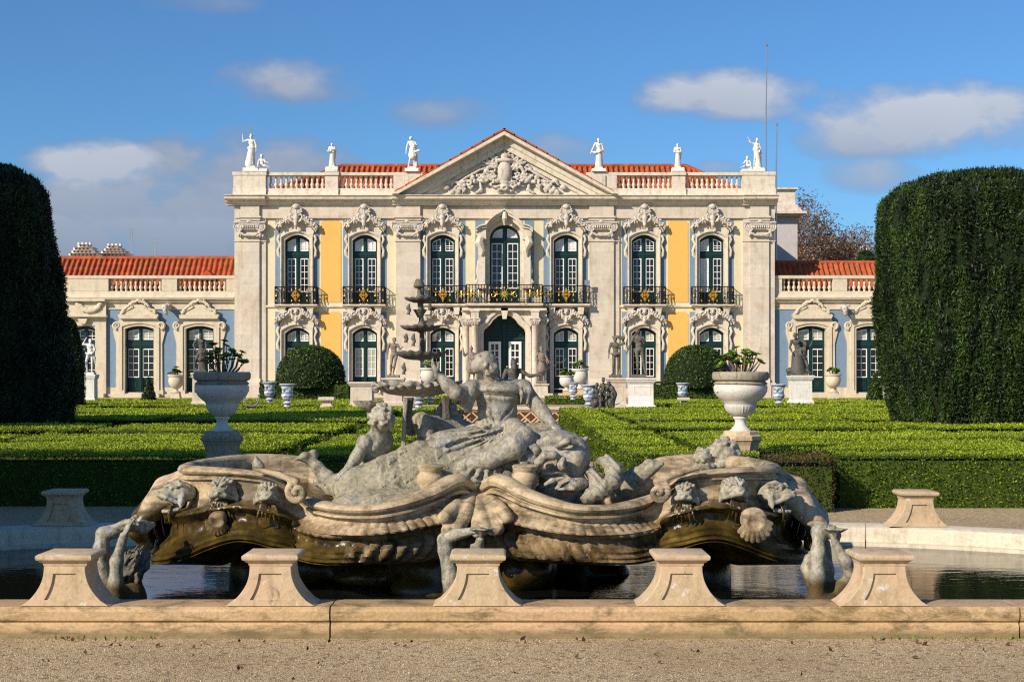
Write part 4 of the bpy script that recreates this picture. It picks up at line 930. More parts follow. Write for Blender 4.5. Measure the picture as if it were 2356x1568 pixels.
CONTRA = dict(pel=(.03,0,.96), hipL=(-.06,0,.92), hipR=(.13,0,.94), knR=(.14,-.02,.50), anR=(.12,.03,.09), toR=(.15,-.12,.035), knL=(-.10,-.10,.50), anL=(-.13,.05,.09), toL=(-.18,-.10,.035), shL=(-.19,.02,1.43), shR=(.18,.02,1.39), neck=(0,.02,1.46), head=(.0,-.03,1.62))
P_ = lambda **k: {**CONTRA, **k}
# roof statues (each on its block on the parapet)
def skirt(z0=.98, z1=.06, r0=.15, r1=.22, n=9, seed=2): return lambda c,g: robe(c,(.02,0,z0),(0,.02,z1),r0,r1,n,seed=seed)
def loin(c,g):
    c.ell((.02,-.02,.93),(.20,.15,.10),k=.03); c.chain([(-.15,-.12,1.0),(0,-.15,.93),(.18,-.1,1.0)],[.04,.05,.04]); c.chain([(.18,-.02,.98),(.25,.02,.75),(.24,.04,.45)],[.06,.06,.04])
def tunic(c,g):
    robe(c,(.02,0,1.0),(.02,.0,.60),.16,.24,11); c.ell((0,0,1.22),(.18,.135,.2),k=.03)
def shawl(c,g):
    robe(c,(.02,0,1.0),(0,.02,.05),.16,.21,9); c.chain([(-.2,0,1.42),(-.1,-.14,1.25),(.14,-.15,1.08),(.22,-.05,1.0)],[.06,.06,.07,.05]); c.chain([(.2,.0,1.42),(.24,.06,1.1),(.22,.08,.6)],[.06,.07,.05])
ZR = fz(397)+.03; YR = YF+.12; RG = 'white statues along the roof balustrade'
def roof_block(px, w, h): 
    m = MB(); ext_x(m, [(-.34,0),(-.34,h*.35),(-.26,h*.55),(-.25,h),(.25,h),(.26,h*.55),(.34,h*.35),(.34,0)], -w, w); return m
def roof_statue(label, px, pyfoot, pytop, pose, blockw, rz=0, child=None, **kw):
    zf = fz(pyfoot); H = fz(pytop)-zf; sc = H/1.80
    s = statue('roof_statue', label, (fx(px),YR,zf-.08*sc), sc, M['white'], pose, res=.03, base=(.24,.2,.08), rz=rz, group=RG, **kw)
    m = roof_block(px, blockw, zf-.10*sc-ZR+.02); o = m.build('block', M['white'], s); o.location = (0,0,ZR-s.location.z)
    if child:
        m = roof_block(px, .30, (zf-.10*sc-ZR)*.8); o = m.build('block', M['white'], s); o.location = (child*sc,.002,ZR-s.location.z)
        c = Carve(.025); dx = child
        J = dict(head=(0,-.03,.56),neck=(0,0,.45),shL=(-.1,0,.42),shR=(.1,0,.42),elL=(-.16,-.05,.3),elR=(.16,-.08,.3),wrL=(-.12,-.12,.2),wrR=(.24,-.1,.28),pel=(0,0,.15),hipL=(-.06,0,.13),hipR=(.06,0,.13),knL=(-.12,-.18,.22),knR=(.16,-.2,.12),anL=(-.16,-.22,.05),anR=(.34,-.2,.06),toL=(-.2,-.26,.03),toR=(.4,-.22,.04))
        if dx < 0: J = {({'L':'R','R':'L'}.get(a[-1]) and a[:-1]+{'L':'R','R':'L'}[a[-1]] or a): (-b[0],b[1],b[2]) for a,b in J.items()}
        body(c, J, .62); head(c,(0,-.03,.56),(0,-1,0),s=.85)
        V, F = c.polygonise(.024, rough(.006,24), .03); o = np_mesh('child_figure', V*sc*1.2, F, M['white'], s); o.location = (dx*sc,-.05,-.12*sc)
    return s
roof_statue('white crowned roof statue with one arm raised and a seated child beside it', 577, 383, 306, P_(shL=(-.19,.02,1.44), elL=(-.42,-.02,1.34), wrL=(-.44,-.08,1.60), elR=(.26,.0,1.15), wrR=(.27,-.06,.9), anL=(-.22,.02,.09), knL=(-.16,-.08,.5), toL=(-.28,-.1,.035)), .40, child=.58, cloth=lambda c,g: (robe(c,(.02,0,1.02),(-.08,.02,.10),.17,.23,9), c.ell((.0,-.03,1.0),(.23,.17,.09),k=.03)), extra=lambda c,g: [c.cap((0+.05*math.cos(a),-.03+.05*math.sin(a),1.74),(.07*math.cos(a),-.03+.07*math.sin(a),1.80),.012,.006) for a in np.linspace(0,6,7)])
roof_statue('small white draped roof statue holding a bowl in front, nearest the crowned one', 763, 382, 327, P_(elL=(-.27,-.04,1.16), wrL=(-.14,-.20,1.12), elR=(.27,-.04,1.18), wrR=(.12,-.2,1.2)), .32, cloth=shawl, extra=lambda c,g: (c.ell((-.24,-.24,1.1),(.13,.1,.06)), c.cap((-.05,-.2,1.18),(.2,-.2,1.26),.06)), f=1.1)
roof_statue('white bare legged roof statue with folded cloak and basket left of the pediment', 947, 384, 311, P_(elL=(-.30,.04,1.14), wrL=(-.33,.0,.86), elR=(.28,-.06,1.20), wrR=(.16,-.2,1.12), knL=(-.08,-.12,.5), anL=(-.20,.04,.09), head=(-.06,-.03,1.63)), .36, face=(-.7,-.7,0), cloth=lambda c,g: (robe(c,(.02,0,1.0),(.04,.0,.62),.17,.23,9), c.chain([(-.1,-.1,1.4),(.12,-.16,1.22),(.22,-.08,1.05)],[.06,.09,.07])), extra=lambda c,g: (c.cap((.15,-.12,.85),(.42,-.14,.92),.06,.07), c.cap((.22,.1,.05),(.24,.1,.6),.12,.07)))
roof_statue('white bearded roof statue with bare chest and slung cloth right of the pediment', 1377, 385, 315, P_(elL=(-.34,.0,1.14), wrL=(-.44,-.10,.92), elR=(.27,.0,1.12), wrR=(.30,.0,.86)), .36, beard=True, cloth=lambda c,g: (robe(c,(.03,0,.98),(.03,.04,.12),.17,.20,8), c.chain([(-.42,-.1,.92),(-.2,-.16,.86),(.05,-.16,.9),(.2,-.06,1.0)],[.05,.07,.07,.05])))
roof_statue('small white draped roof statue with arms folded across the waist', 1559, 384, 328, P_(elL=(-.27,-.04,1.15), wrL=(-.06,-.2,1.1), elR=(.27,-.02,1.13), wrR=(.08,-.2,1.04)), .32, cloth=shawl, f=1.08, hair='long')
roof_statue('white roof statue reaching up with one arm, seated children at its feet beside the mast', 1740, 384, 316, P_(shL=(-.18,.02,1.43), elL=(-.36,-.04,1.50), wrL=(-.47,-.1,1.70), elR=(.27,.02,1.15), wrR=(.20,-.12,.98), head=(.06,-.04,1.66)), .40, face=(-.4,-.9,.1), child=-.55, cloth=lambda c,g: (robe(c,(.03,0,1.0),(.14,.02,.08),.17,.17,8), c.ell((.0,-.02,1.1),(.22,.16,.2),k=.03), c.chain([(.22,.05,1.3),(.28,.05,.8),(.26,.06,.2)],[.06,.07,.06])))
# masts
for px,pt,pb,y,r,lab in ((1762,108,397,YF+1.4,.035,'tall thin lightning mast rising above the statue with raised arm'),(1785,290,470,YF+3.0,.045,'shorter grey pole standing behind the corner of the palace roof')):
    k = y/FPX; m = MB(); z0,z1 = EYE-(pb-HZ)*k, EYE-(pt-HZ)*k; x = (px-CX)*k; m.tube([(x,y,z0-3),(x,y,z0+(z1-z0)*.5),(x+.04,y,z1)],[r*1.15,r,r*.6],6); m.lathe([(.0,0),(.07,.05),(.07,.12),(0,.17)],6,(x+.04,y,z1)); tag(m.build('mast', M['metal'], None, True), lab, 'mast')

# ---------- garden ornaments
def moulded(mb, prof, w, d, c=(0,0,0)):
    """square moulded block: prof [(inset,z)]"""
    G = np.array([[(c[0]+sx*(w-i),c[1]+sy*(d-i),c[2]+z) for i,z in prof] for sx,sy in ((-1,-1),(1,-1),(1,1),(-1,1))])
    n = len(mb.v); mb.grid(G, wrapu=True); m = len(prof); mb.f.append(tuple(n+i*m+m-1 for i in range(4))); return mb
def pedestal(label, px, pyt, pyb, wpx, Y, mat, z0=None, group=None, rz=0):
    k = Y/FPX; w = wpx*k/2; zt = EYE-(pyt-HZ)*k; zb = (EYE-(pyb-HZ)*k) if z0 is None else z0; h = zt-zb; x = (px-CX)*k
    e = empty('pedestal', label, 'pedestal', (x,Y,zb), group, rz); m = MB()
    moulded(m, [(0,0),(0,.10*h),(.05*w,.13*h),(.14*w,.16*h),(.16*w,.80*h),(.10*w,.84*h),(.02*w,.88*h),(.0,.92*h)], w, w); m.build('shaft', mat, e)
    m = MB(); moulded(m, [(.04*w,.92*h),(-.06*w,.94*h),(-.06*w,.985*h),(-.02*w,h)], w, w); m.build('cap', mat, e)
    m = MB()
    for q in (0,1,2,3):
        f = MB(); P = frame_strip(-.62*w,.62*w,.24*h,.74*h,.05*w); f.band(*P, -.86*w, -.82*w, closed=True); a = q*math.pi/2; m.add([(p[0]*math.cos(a)-p[1]*math.sin(a),p[0]*math.sin(a)+p[1]*math.cos(a),p[2]) for p in f.v], f.f)
    m.build('panel_moulding', mat, e); return e
GP = 'stone pedestals of the garden statues'; GS = 'statues on garden pedestals'
pedestal('empty pale stone pedestal between the round yew dome and the seated nude statue', 833, 878, 937, 58, 46.5, M['lime'], group=GP) and None
pedestal('pale pedestal under the standing nude near the fountain tiers', 905, 869, 932, 50, 50, M['lime'], group=GP)
pedestal('pale pedestal under the slim statue that lifts a drape over its head', 1418, 869, 937, 46, 49, M['lime'], group=GP)
pedestal('large grey white pedestal under the nude statue seen from behind', 1474, 869, 940, 62, 46.5, M['white'], group=GP)
pedestal('pale pedestal of the dark wrestling group beside the blue and white urn', 1841, 863, 930, 52, 48, M['white'], group=GP)
pedestal('pale pedestal of the bent dark statue behind the big shaded urn', 461, 857, 934, 36, 47, M['wingstone'], group=GP)
pedestal('slim grey pedestal under the white statue by the shaded yew', 207, 861, 925, 32, 58, M['white'], group=GP)
pedestal('pinkish plinth of the helmeted statue at the portal columns right of the seated nereid', 1245, 882, 914, 34, 70, M['trim'], group=GP)
pedestal('pinkish plinth hidden behind the nereid at the portal columns', 1084, 882, 914, 34, 70, M['trim'], group=GP)
def gstat(label, px, pyf, pyt, Y, mat, pose, **kw):
    k = Y/FPX; H = (pyf-pyt)*k; sc = H/1.86; return statue('garden_statue', label, at(px,pyf,Y), sc, mat, pose, group=GS, base=kw.pop('base',(.28,.24,.10)), **kw)
gstat('brownish nude statue standing with bent arm on a pale pedestal beside the shell tiers', 905, 868, 775, 50, M['brownlead'], P_(elL=(-.28,.05,1.14), wrL=(-.27,.02,.88), elR=(.30,-.02,1.20), wrR=(.38,-.12,1.26), knR=(.06,-.08,.5), anR=(-.02,.05,.09), toR=(.05,-.1,.035), head=(.04,-.04,1.63)), face=(.5,-.8,0), hair='curls')
gstat('olive grey statue of a youth lifting a drape over its head', 1415, 868, 773, 49, M['olive'], P_(elL=(-.27,.02,1.16), wrL=(-.29,-.02,.90), elR=(.40,-.04,1.42), wrR=(.30,-.1,1.62), knL=(-.08,-.02,.5), anL=(-.10,.03,.09)), cloth=lambda c,g: (c.chain([(-.1,-.05,1.72),(.12,-.12,1.72),(.34,-.1,1.66),(.36,0,1.52)],[.05,.07,.08,.05]), c.chain([(-.2,-.08,.98),(0,-.14,.92),(.2,-.08,.96)],[.04,.05,.04]), c.chain([(-.15,-.1,1.38),(.05,-.15,1.3),(.2,-.1,1.2)],[.04,.05,.04])))
gstat('tall olive grey nude statue seen from behind on a large pedestal', 1468, 868, 755, 46.5, M['olive'], P_(elL=(-.30,-.02,1.15), wrL=(-.42,-.14,.90), elR=(.22,-.12,1.18), wrR=(.16,-.24,1.3), knL=(-.02,-.04,.5), anL=(-.02,.03,.09), toL=(-.06,-.12,.035), knR=(.20,.04,.5), anR=(.27,.12,.12), toR=(.33,.0,.03), head=(-.02,-.03,1.62)), face=(.3,.95,-.1), cloth=lambda c,g: [c.ell((s*.075,.10,.93),(.095,.085,.10),k=.03) for s in (-1,1)]+[c.chain([(.05,.12,1.42),(.04,.15,1.2),(.06,.13,1.05)],[.05,.03,.03])], res=.02)
def wrestlers(c, g):
    robe(c,(.0,.02,.75),(.05,.0,.0),.24,.34,12,seed=6); J = dict(head=(.30,-.16,1.22),neck=(.28,-.08,1.10),shL=(.12,-.1,1.05),shR=(.42,-.06,1.05),elL=(.1,-.2,.85),elR=(.56,-.1,1.2),wrL=(.2,-.26,.7),wrR=(.62,-.12,1.42),pel=(.25,-.05,.66),hipL=(.16,-.05,.62),hipR=(.34,-.05,.62),knL=(.1,-.2,.34),knR=(.38,-.2,.32),anL=(.06,-.12,.05),anR=(.46,-.16,.05),toL=(.0,-.2,.03),toR=(.5,-.26,.03)); body(c,J,.92); head(c,(.30,-.16,1.24),(.2,-1,.1)); c.cap((.62,-.12,1.42),(.64,-.14,2.05),.018,.012); c.ell((-.25,0,.12),(.25,.2,.14)); c.ell((.35,.0,.1),(.25,.2,.12))
gstat('dark grey statue group of two struggling figures with a raised staff', 1834, 863, 762, 48, M['bronze'], P_(head=(-.10,-.05,1.60), neck=(-.06,.0,1.45), shL=(-.24,.02,1.38), shR=(.14,-.02,1.40), elL=(-.32,0,1.1), wrL=(-.26,-.16,.9), elR=(.34,-.12,1.28), wrR=(.3,-.2,1.05)), extra=wrestlers, face=(-.3,-1,0), base=(.40,.3,.08), beard=True)
gstat('dark statue bending forward on a pedestal in front of the left wing door', 462, 856, 765, 47, M['bronze'], P_(head=(.04,-.16,1.60), neck=(.02,-.04,1.46), elL=(-.36,.04,1.18), wrL=(-.22,-.06,.95), elR=(.28,-.04,1.14), wrR=(.22,-.16,.92), knL=(-.2,-.14,.5), anL=(-.3,.1,.12)), face=(.3,-.8,-.5), cloth=lambda c,g: (robe(c,(.02,0,.8),(.1,.06,.0),.14,.18,8), c.chain([(-.18,0,.6),(.0,-.1,.5),(.25,0,.62)],[.07,.1,.07])))
gstat('white nude statue with an arm over its head beside the shaded yew', 206, 861, 777, 58, M['white'], P_(elL=(-.34,.0,1.42), wrL=(-.2,-.06,1.66), elR=(.28,.02,1.16), wrR=(.2,-.12,1.0), knL=(-.16,-.1,.5), head=(.06,-.04,1.6)), cloth=loin, face=(.4,-.9,0))
def soldier(c,g): tunic(c,g); c.chain([(.24,.06,1.4),(.3,.1,1.0),(.26,.1,.5)],[.05,.08,.05])
gstat('brown helmeted soldier statue in a short skirt at the portal columns', 1245, 881, 798, 70, M['brownlead'], P_(elL=(-.28,-.05,1.18), wrL=(-.1,-.2,1.1), elR=(.3,-.04,1.16), wrR=(.36,-.2,1.02)), hair='helmet', cloth=soldier, extra=lambda c,g: c.cap((.1,-.22,1.14),(.62,-.24,.98),.02,.012), face=(.5,-.9,0))
gstat('brown warrior statue with plumed helmet and raised arm behind the nereid', 1084, 881, 797, 70, M['brownlead'], P_(elL=(-.34,-.05,1.28), wrL=(-.40,-.1,1.56), elR=(.3,-.04,1.16), wrR=(.36,-.2,1.02)), hair='helmet', cloth=soldier, extra=lambda c,g: c.cap((-.42,-.12,1.3),(-.40,-.1,1.95),.02,.012))
# dark group with a spear on the far pool, and the putti group on its rim
c = Carve(.03); J = dict(head=(0,-.03,1.05),neck=(0,0,.92),shL=(-.19,0,.86),shR=(.18,0,.86),elL=(-.3,-.05,.6),elR=(.42,-.05,.72),wrL=(-.25,-.15,.4),wrR=(.66,-.08,.74),pel=(0,0,.42),hipL=(-.1,0,.38),hipR=(.1,0,.38),knL=(-.25,-.3,.35),knR=(.25,-.3,.35),anL=(-.3,-.25,.05),anR=(.3,-.25,.05),toL=(-.35,-.35,.03),toR=(.35,-.35,.03))
body(c,J); head(c,J['head'],(-.2,.9,0),hair='long'); c.cap((.45,-.05,.70),(1.35,-.12,1.12),.02,.014); c.ell((0,0,.15),(.6,.4,.2)); c.cap((1.3,-.12,1.1),(1.55,-.12,1.15),.012,.008); c.cap((1.3,-.12,1.1),(1.5,-.12,1.28),.012,.008)
V,F = c.polygonise(.024, rough(.01,20), .03); o = np_mesh('pool_statue', V*1.25, F, M['bronze']); o.location = at(1181,927,47); tag(o,'dark seated statue holding a long spear on the far pool behind the nereid','statue')
c = Carve(.03); rn = random.Random(5)
for dx,dz,s,fd in ((-.28,.0,1,(-1,-.5,0)),(.05,.18,1.1,(0,-1,0)),(.34,.05,.9,(1,-.4,0)),(.05,-.12,.8,(-.5,-1,0))):
    J = dict(head=(dx,-.05,.70+dz),neck=(dx,0,.58+dz),shL=(dx-.12,0,.54+dz),shR=(dx+.12,0,.54+dz),elL=(dx-.22,-.1,.40+dz),elR=(dx+.22,-.1,.42+dz),wrL=(dx-.1,-.22,.34+dz),wrR=(dx+.1,-.24,.36+dz),pel=(dx,0,.26+dz),hipL=(dx-.07,0,.24+dz),hipR=(dx+.07,0,.24+dz),knL=(dx-.14,-.2,.22+dz),knR=(dx+.14,-.2,.2+dz),anL=(dx-.14,-.24,.02),anR=(dx+.16,-.24,.02),toL=(dx-.2,-.3,.0),toR=(dx+.2,-.3,.0)); body(c,J,.75); head(c,J['head'],fd,s=.9)
for i in range(16): c.ell((rn.uniform(-.55,.75),rn.uniform(-.2,.2),rn.uniform(-.02,.14)),(rn.uniform(.1,.2),.12,rn.uniform(.07,.15)),axes(z=(rn.random()-.5,rn.random()-.5,1)))
c.chain([(.5,0,.1),(.62,-.05,.4),(.5,-.05,.6),(.42,0,.7)],[.12,.12,.1,.06])
V,F = c.polygonise(.022, rough(.012,18), .03); o = np_mesh('putti_group', V*np.array((.62,.9,.92)), F, M['bronze']); o.location = at(1385,934,44.4); tag(o,'dark cluster of putti sculpted around a fish beside the blue and white urn','sculpture')
# blue and white faience urns
def vase_proto():
    e = empty('faience_urn', None, 'urn'); m = MB(); flute = lambda a,z: .03*math.cos(a*14) if .28 < z < .52 else 0
    m.lathe([(.02,.17),(.20,.19),(.255,.24),(.30,.36),(.28,.44),(.26,.55),(.27,.68),(.31,.80),(.36,.88),(.39,.90),(.40,.94),(.37,.965),(.33,.96),(.30,.86),(.05,.80)],32,wave=flute); m.build('bowl', M['delft'], e, True)
    m = MB(); m.lathe([(.22,-.02),(.23,.03),(.19,.06),(.12,.10),(.105,.14),(.14,.165),(.10,.19)],24); m.lathe([(.17,-.17),(.175,-.14),(.14,-.02)],8); m.build('foot', M['delft'], e, True)
    for s in (-1,1): m = MB(); m.lathe([(0,-.1),(.07,-.06),(.085,0),(.06,.06),(0,.09)],8,(s*.15,-.25,.68)); m.build('mask', M['delft'], e, True)
    return e
VP = vase_proto(); G = 'blue and white faience urns'; first = True
for px,pt,pb,Y,lab in ((661,882,935,45,'blue and white urn on the terrace edge just right of its shorter twin'),(620,878,926,50,'blue and white urn standing behind another near the round dome shrub'),(963,880,936,45,'blue and white urn seen behind the scalloped shell bowl'),(990,877,924,51,'blue and white urn seen in the gap between the shell bowl and the raised arm'),(1355,884,938,44.6,'blue and white urn beside the dark putti cluster'),(1318,879,918,53,'blue and white urn in front of the two planted stone urns'),(1570,880,925,50,'blue and white urn on a block before the right dome shrub'),(1791,883,934,46,'blue and white urn beside the pedestal of the struggling group')):
    e = VP if first else copy_tree(VP); first = False; k = Y/FPX; H = (pb-pt)*k; s = H/1.135; e.location = ((px-CX)*k, Y, EYE-(pb-HZ)*k+.17*s); e.scale = (s,s,s); e['label'] = lab; e['group'] = G
# planted stone urns near the facade
def rosettes(n, w, h, seed, r=.05, base=(0,0,0), depth=1., leafn=9):
    """succulent: forked stems ending in leaf rosettes"""
    rn = random.Random(seed); st = MB(); V = []; A = []
    for i in range(n):
        a = rn.uniform(0,6.28); q = rn.random()**.6; tip = np.array(base)+(q*w*math.cos(a), q*w*depth*math.sin(a), h*(1-.55*q*q)*rn.uniform(.55,1.05)); b0 = np.array(base)+(q*w*.45*math.cos(a),q*w*.4*math.sin(a),0); mid = b0*.5+tip*.5+(rn.uniform(-.1,.1)*w,rn.uniform(-.1,.1)*w,-.05*h)
        st.tube([b0,mid,tip],[r*.20,r*.17,r*.13],4)
        nrm = unit((rn.uniform(-.5,.5)+.5*math.cos(a)*q,rn.uniform(-.6,.2),1)); X = axes(z=nrm)
        for ring,(rad,tilt) in enumerate(((1.,.15),(.75,.45),(.45,.8))):
            for j in range(leafn):
                t = 2*math.pi*(j+.5*ring)/leafn; d = X[:,0]*math.cos(t)+X[:,1]*math.sin(t); sd = np.cross(nrm,d); L = r*rad*1.5*rn.uniform(.85,1.15); d2 = d*math.cos(tilt)+nrm*math.sin(tilt)
                V += [tip, tip+d2*L*.6+sd*L*.30, tip+d2*L+nrm*L*.1, tip+d2*L*.6-sd*L*.30]; A += [rn.random()*.5+.25*ring]*4
    return st, np.array(V), np.repeat(np.array(A),1)
def plant(label, loc, n, w, h, seed, r, group=None, depth=1.):
    st, V, A = rosettes(n, w, h, seed, r, depth=depth); e = empty('succulent_plant', label, 'plant', loc, group); st.build('stem', M['stem'], e); np_mesh('leaves', V, np.arange(len(V)).reshape(-1,4), M['plant'], e, False, attr=A[:len(V)]); return e
def urn_small(label, px, pt, pb, wpx, Y, mat, leaves, plabel, seed):
    k = Y/FPX; H = (pb-pt)*k; r = wpx*k/2; x = (px-CX)*k; z = EYE-(pb-HZ)*k; e = empty('stone_urn', label, 'urn', (x,Y,z), 'planted stone urns before the facade'); m = MB(); h = H
    m.lathe([(.3*r,.40*h),(.55*r,.45*h),(.8*r,.55*h),(.92*r,.70*h),(.9*r,.82*h),(.85*r,.9*h),(1.0*r,.95*h),(1.0*r,h),(.85*r,h),(.7*r,.92*h),(.05,.9*h)],26,wave=lambda a,zz: .03*math.cos(a*16) if zz < .62*h else 0); m.build('bowl', M[mat], e, True)
    m = MB(); m.lathe([(.5*r,.22*h),(.5*r,.26*h),(.26*r,.30*h),(.22*r,.36*h),(.34*r,.40*h)],18); m.build('foot', M[mat], e, True); m = MB(); moulded(m,[(0,-.3),(0,.04*h),(.06*r,.06*h),(.08*r,.19*h),(0,.22*h)],.55*r,.55*r); m.build('plinth', M[mat if mat == 'wingstone' else 'terra'], e)
    plant(plabel, (x,Y,z+h*.92), leaves, r*.85, r*1.1, seed, r*.26, 'leafy plants in the stone urns')
urn_small('small white stone urn between the two left wing doors', 405,862,914,38,68,'wingstone',14,'small leafy plant in the urn between the left wing doors',3)
urn_small('small white stone urn beside the right wing door', 1916,860,913,38,68,'wingstone',14,'small leafy plant in the urn beside the right wing door',4)
urn_small('garlanded stone urn with tall pink foot right of the portal', 1334,848,906,40,64,'urnw',14,'leafy plant in the garlanded urn right of the portal',5)
urn_small('wide low stone urn standing before the garlanded urn', 1303,863,908,36,58,'urnw',16,'flat mossy plant in the wide low urn',6)
urn_small('garlanded stone urn seen beneath the raised arm of the nereid', 985,846,906,40,64,'urnw',9,'leafy plant seen above the urn beneath the raised arm',8)
# the two big urns
def big_urn(label, px, Y, shaded, plabel, seed, pl):
    k = Y/FPX; X = (px-CX)*k; z = lambda py: EYE-(py-HZ)*k; r = lambda p: p*k; e = stand_at(empty('garden_urn', label, 'urn', (X,Y,0))); c = (X,Y,0)
    m = MB(); m.lathe([(r(50),z(885)),(r(59),z(884)),(r(62.5),z(882)),(r(60),z(880)),(r(56),z(876)),(r(63),z(873)),(r(65),z(867)),(r(65),z(859)),(r(62),z(855)),(r(54),z(856)),(r(50),z(866)),(r(5),z(868))],48,c); m.build('rim', M['urnrim'], e, True)
    m = MB(); m.lathe([(r(36),z(931)),(r(39),z(924)),(r(46),z(919)),(r(55),z(910)),(r(61),z(899)),(r(61.5),z(890)),(r(59),z(884.5)),(r(50),z(884.4))],48,c); m.build('bowl', M['urnw'], e, True)
    m = MB(); m.lathe([(r(14),z(957)),(r(22),z(954)),(r(31),z(946)),(r(36),z(937)),(r(36.5),z(932)),(r(34),z(929))],96,c,wave=lambda a,zz: -.05*abs(math.sin(a*14))**.5*min(1,max(0,(z(930)-zz)/r(6)))*1.0+.02); m.build('gadrooned_base', M['urnw'], e, True)
    m = MB(); m.lathe([(r(38),z(1000)),(r(28),z(992)),(r(19),z(984)),(r(13.5),z(976)),(r(12.5),z(968)),(r(15),z(963)),(r(17),z(961)),(r(16.5),z(957.5)),(r(14),z(956))],32,c); m.build('foot', M['urnw'], e, True)
    m = MB(); m.lathe([(r(48),z(1007)),(r(48),z(1002)),(r(42),z(999)),(r(40),z(992)),(r(38),z(990))],8,c,poly=True); m.lathe([(r(38),0),(r(38),z(1100)),(r(38),z(1040)),(r(42),z(1022)),(r(46),z(1014)),(r(50),z(1011)),(r(50),z(1007.5))],8,c,poly=True); m.build('plinth', M['urnrim'] if shaded else M['plinth'], e)  # plinth of the shaded urn takes darker stone: shade put into its colour
    for a in (200,-20-10,270+0):
        if a == 270: continue
        g = Carve(.006); a = R(a); 
        for i in range(7): t = i*.9; g.ell((r(6)*math.cos(t)*(i>0),0,r(7)*math.sin(t)*(i>0)),(r(3),r(2.2),r(3)))
        V,F = g.polygonise(r(1.0)); V = np.array([(p[0]*-math.sin(a)+ -p[1]*-math.cos(a),p[0]*math.cos(a)+ -p[1]*-math.sin(a),p[2]) for p in V]); V += (X+r(60.5)*math.cos(a),Y+r(60.5)*math.sin(a),z(893)); np_mesh('rosette', V, F, M['urnw'], e)
    plant(plabel, (X+pl[3]*k,Y,z(862)), pl[0], r(pl[1]), r(pl[2]), seed, r(8.2), 'leafy plants in the big urns', .55)
big_urn('large weathered stone urn on an octagonal plinth standing in shade at left', 511, 17.2, True, 'branching green succulent in the large shaded urn', 21, (30,62,78,0))
big_urn('large bright white stone urn on an octagonal plinth in full sun', 1703, 18.4, False, 'branching green succulent in the large sunlit urn', 33, (42,58,62,0))
# sign, benches, hoop seat
m = MB(); k = 43/FPX; x0,x1 = (1445-CX)*k,(1503-CX)*k; z = lambda py: EYE-(py-HZ)*k
e = stand_at(empty('sign_board', 'blank white board on two thin posts standing in the hedges before the large pedestal', 'sign', ((x0+x1)/2,43,0))); m.box(x0,x1,42.97,43.0,z(935),z(911)); m.build('board', M['sign'], e, bevel=.005)
for x in (x0+.13,x1-.13): m = MB(); m.tube([(x,43.03,0),(x,43.03,z(914))],.022,6); m.build('post', M['metal'], e)
def bench(label, px, py, Y, w):
    x,_,z = W(px,py,Y); e = empty('stone_block', label, 'stone block', (x,Y,z)); m = MB(); moulded(m,[(0,.20),(-.03,.23),(-.03,.30),(0,.32)],w,.22); m.build('top', M['wingstone'], e); m = MB(); moulded(m,[(.02,0),(.02,.05),(.08,.08),(.08,.20)],w,.2); m.build('base', M['wingstone'], e)
bench('low moulded stone block lying among the hedges under the dome shrub', 752, 936, 44.5, .22); bench('mossy stone block among the hedges under a blue and white urn', 1572, 935, 49, .16)
m = MB(); k = 40/FPX; c0 = W(578,934,40); m.tube([(c0[0]+dx*k,40,c0[2]-dz*k) for dx,dz in ((-14,-24),(-16,-14),(-10,-3),(0,0),(8,-2),(15,-8),(18,-18),(16,-26))],.022,6); tag(m.build('metal_hoop', M['metal'], None, True), 'thin grey metal hoop standing among the hedges next to the shaded urn','hoop')
# ---------- pond
def catmull(P, n, closed=True):
    P = np.array(P,float); out = []; m = len(P)
    for i in range(m if closed else m-1):
        g = (lambda q: P[q%m]) if closed else (lambda q: P[min(max(q,0),m-1)])
        a,b,c,d = g(i-1),g(i),g(i+1),g(i+2)
        for t in np.linspace(0,1,n,endpoint=False): out.append(.5*(2*b+(c-a)*t+(2*a-5*b+4*c-d)*t*t+(3*b-a-3*c+d)*t**3))
    if not closed: out.append(P[-1])
    return np.array(out)
RIMP = [(-4.7,8.68),(-3.6,8.68),(-1.5,8.68),(1.5,8.68),(3.6,8.68),(4.7,8.68),(5.7,9.2),(6.1,10.4),(5.9,11.7),(4.9,12.95),(3.4,13.68),(1.5,13.80),(-1.5,13.80),(-3.4,13.75),(-4.9,13.3),(-5.9,12.0),(-6.1,10.4),(-5.7,9.2)]
PATH = catmull(RIMP, 14); nP = len(PATH); TN = np.roll(PATH,-1,0)-np.roll(PATH,1,0); TN /= np.linalg.norm(TN,axis=1)[:,None]; INW = np.stack([-TN[:,1],TN[:,0]],1)
RPROF = [(0,-.05),(0,.078),(.010,.084),(.014,.098),(.004,.104),(-.006,.112),(-.010,.165),(-.002,.183),(.014,.193),(.30,.193),(.335,.180),(.345,.150),(.345,.05),(.40,.045),(.40,-.3)]
pond = empty('pond_rim', 'low ochre stone rim with stained mouldings around the fountain pond', 'pond rim', (0,11.2,0)); stand_at(pond)
JX = [int(i) for i in (2,5,20,34,47,58,62,70,84,98,112,126,140,154,168,182,196,210,224,238)]
px_of = PATH[:,0]
front = [i for i in range(nP) if abs(PATH[i,1]-8.68) < .02]
cut = sorted({min(front,key=lambda i: abs(PATH[i,0]-x)) for x in (-1.085,3.03,-4.4)} | {i for i in JX if PATH[i,1] > 9}); segs = list(zip(cut, cut[1:]+[cut[0]+nP]))
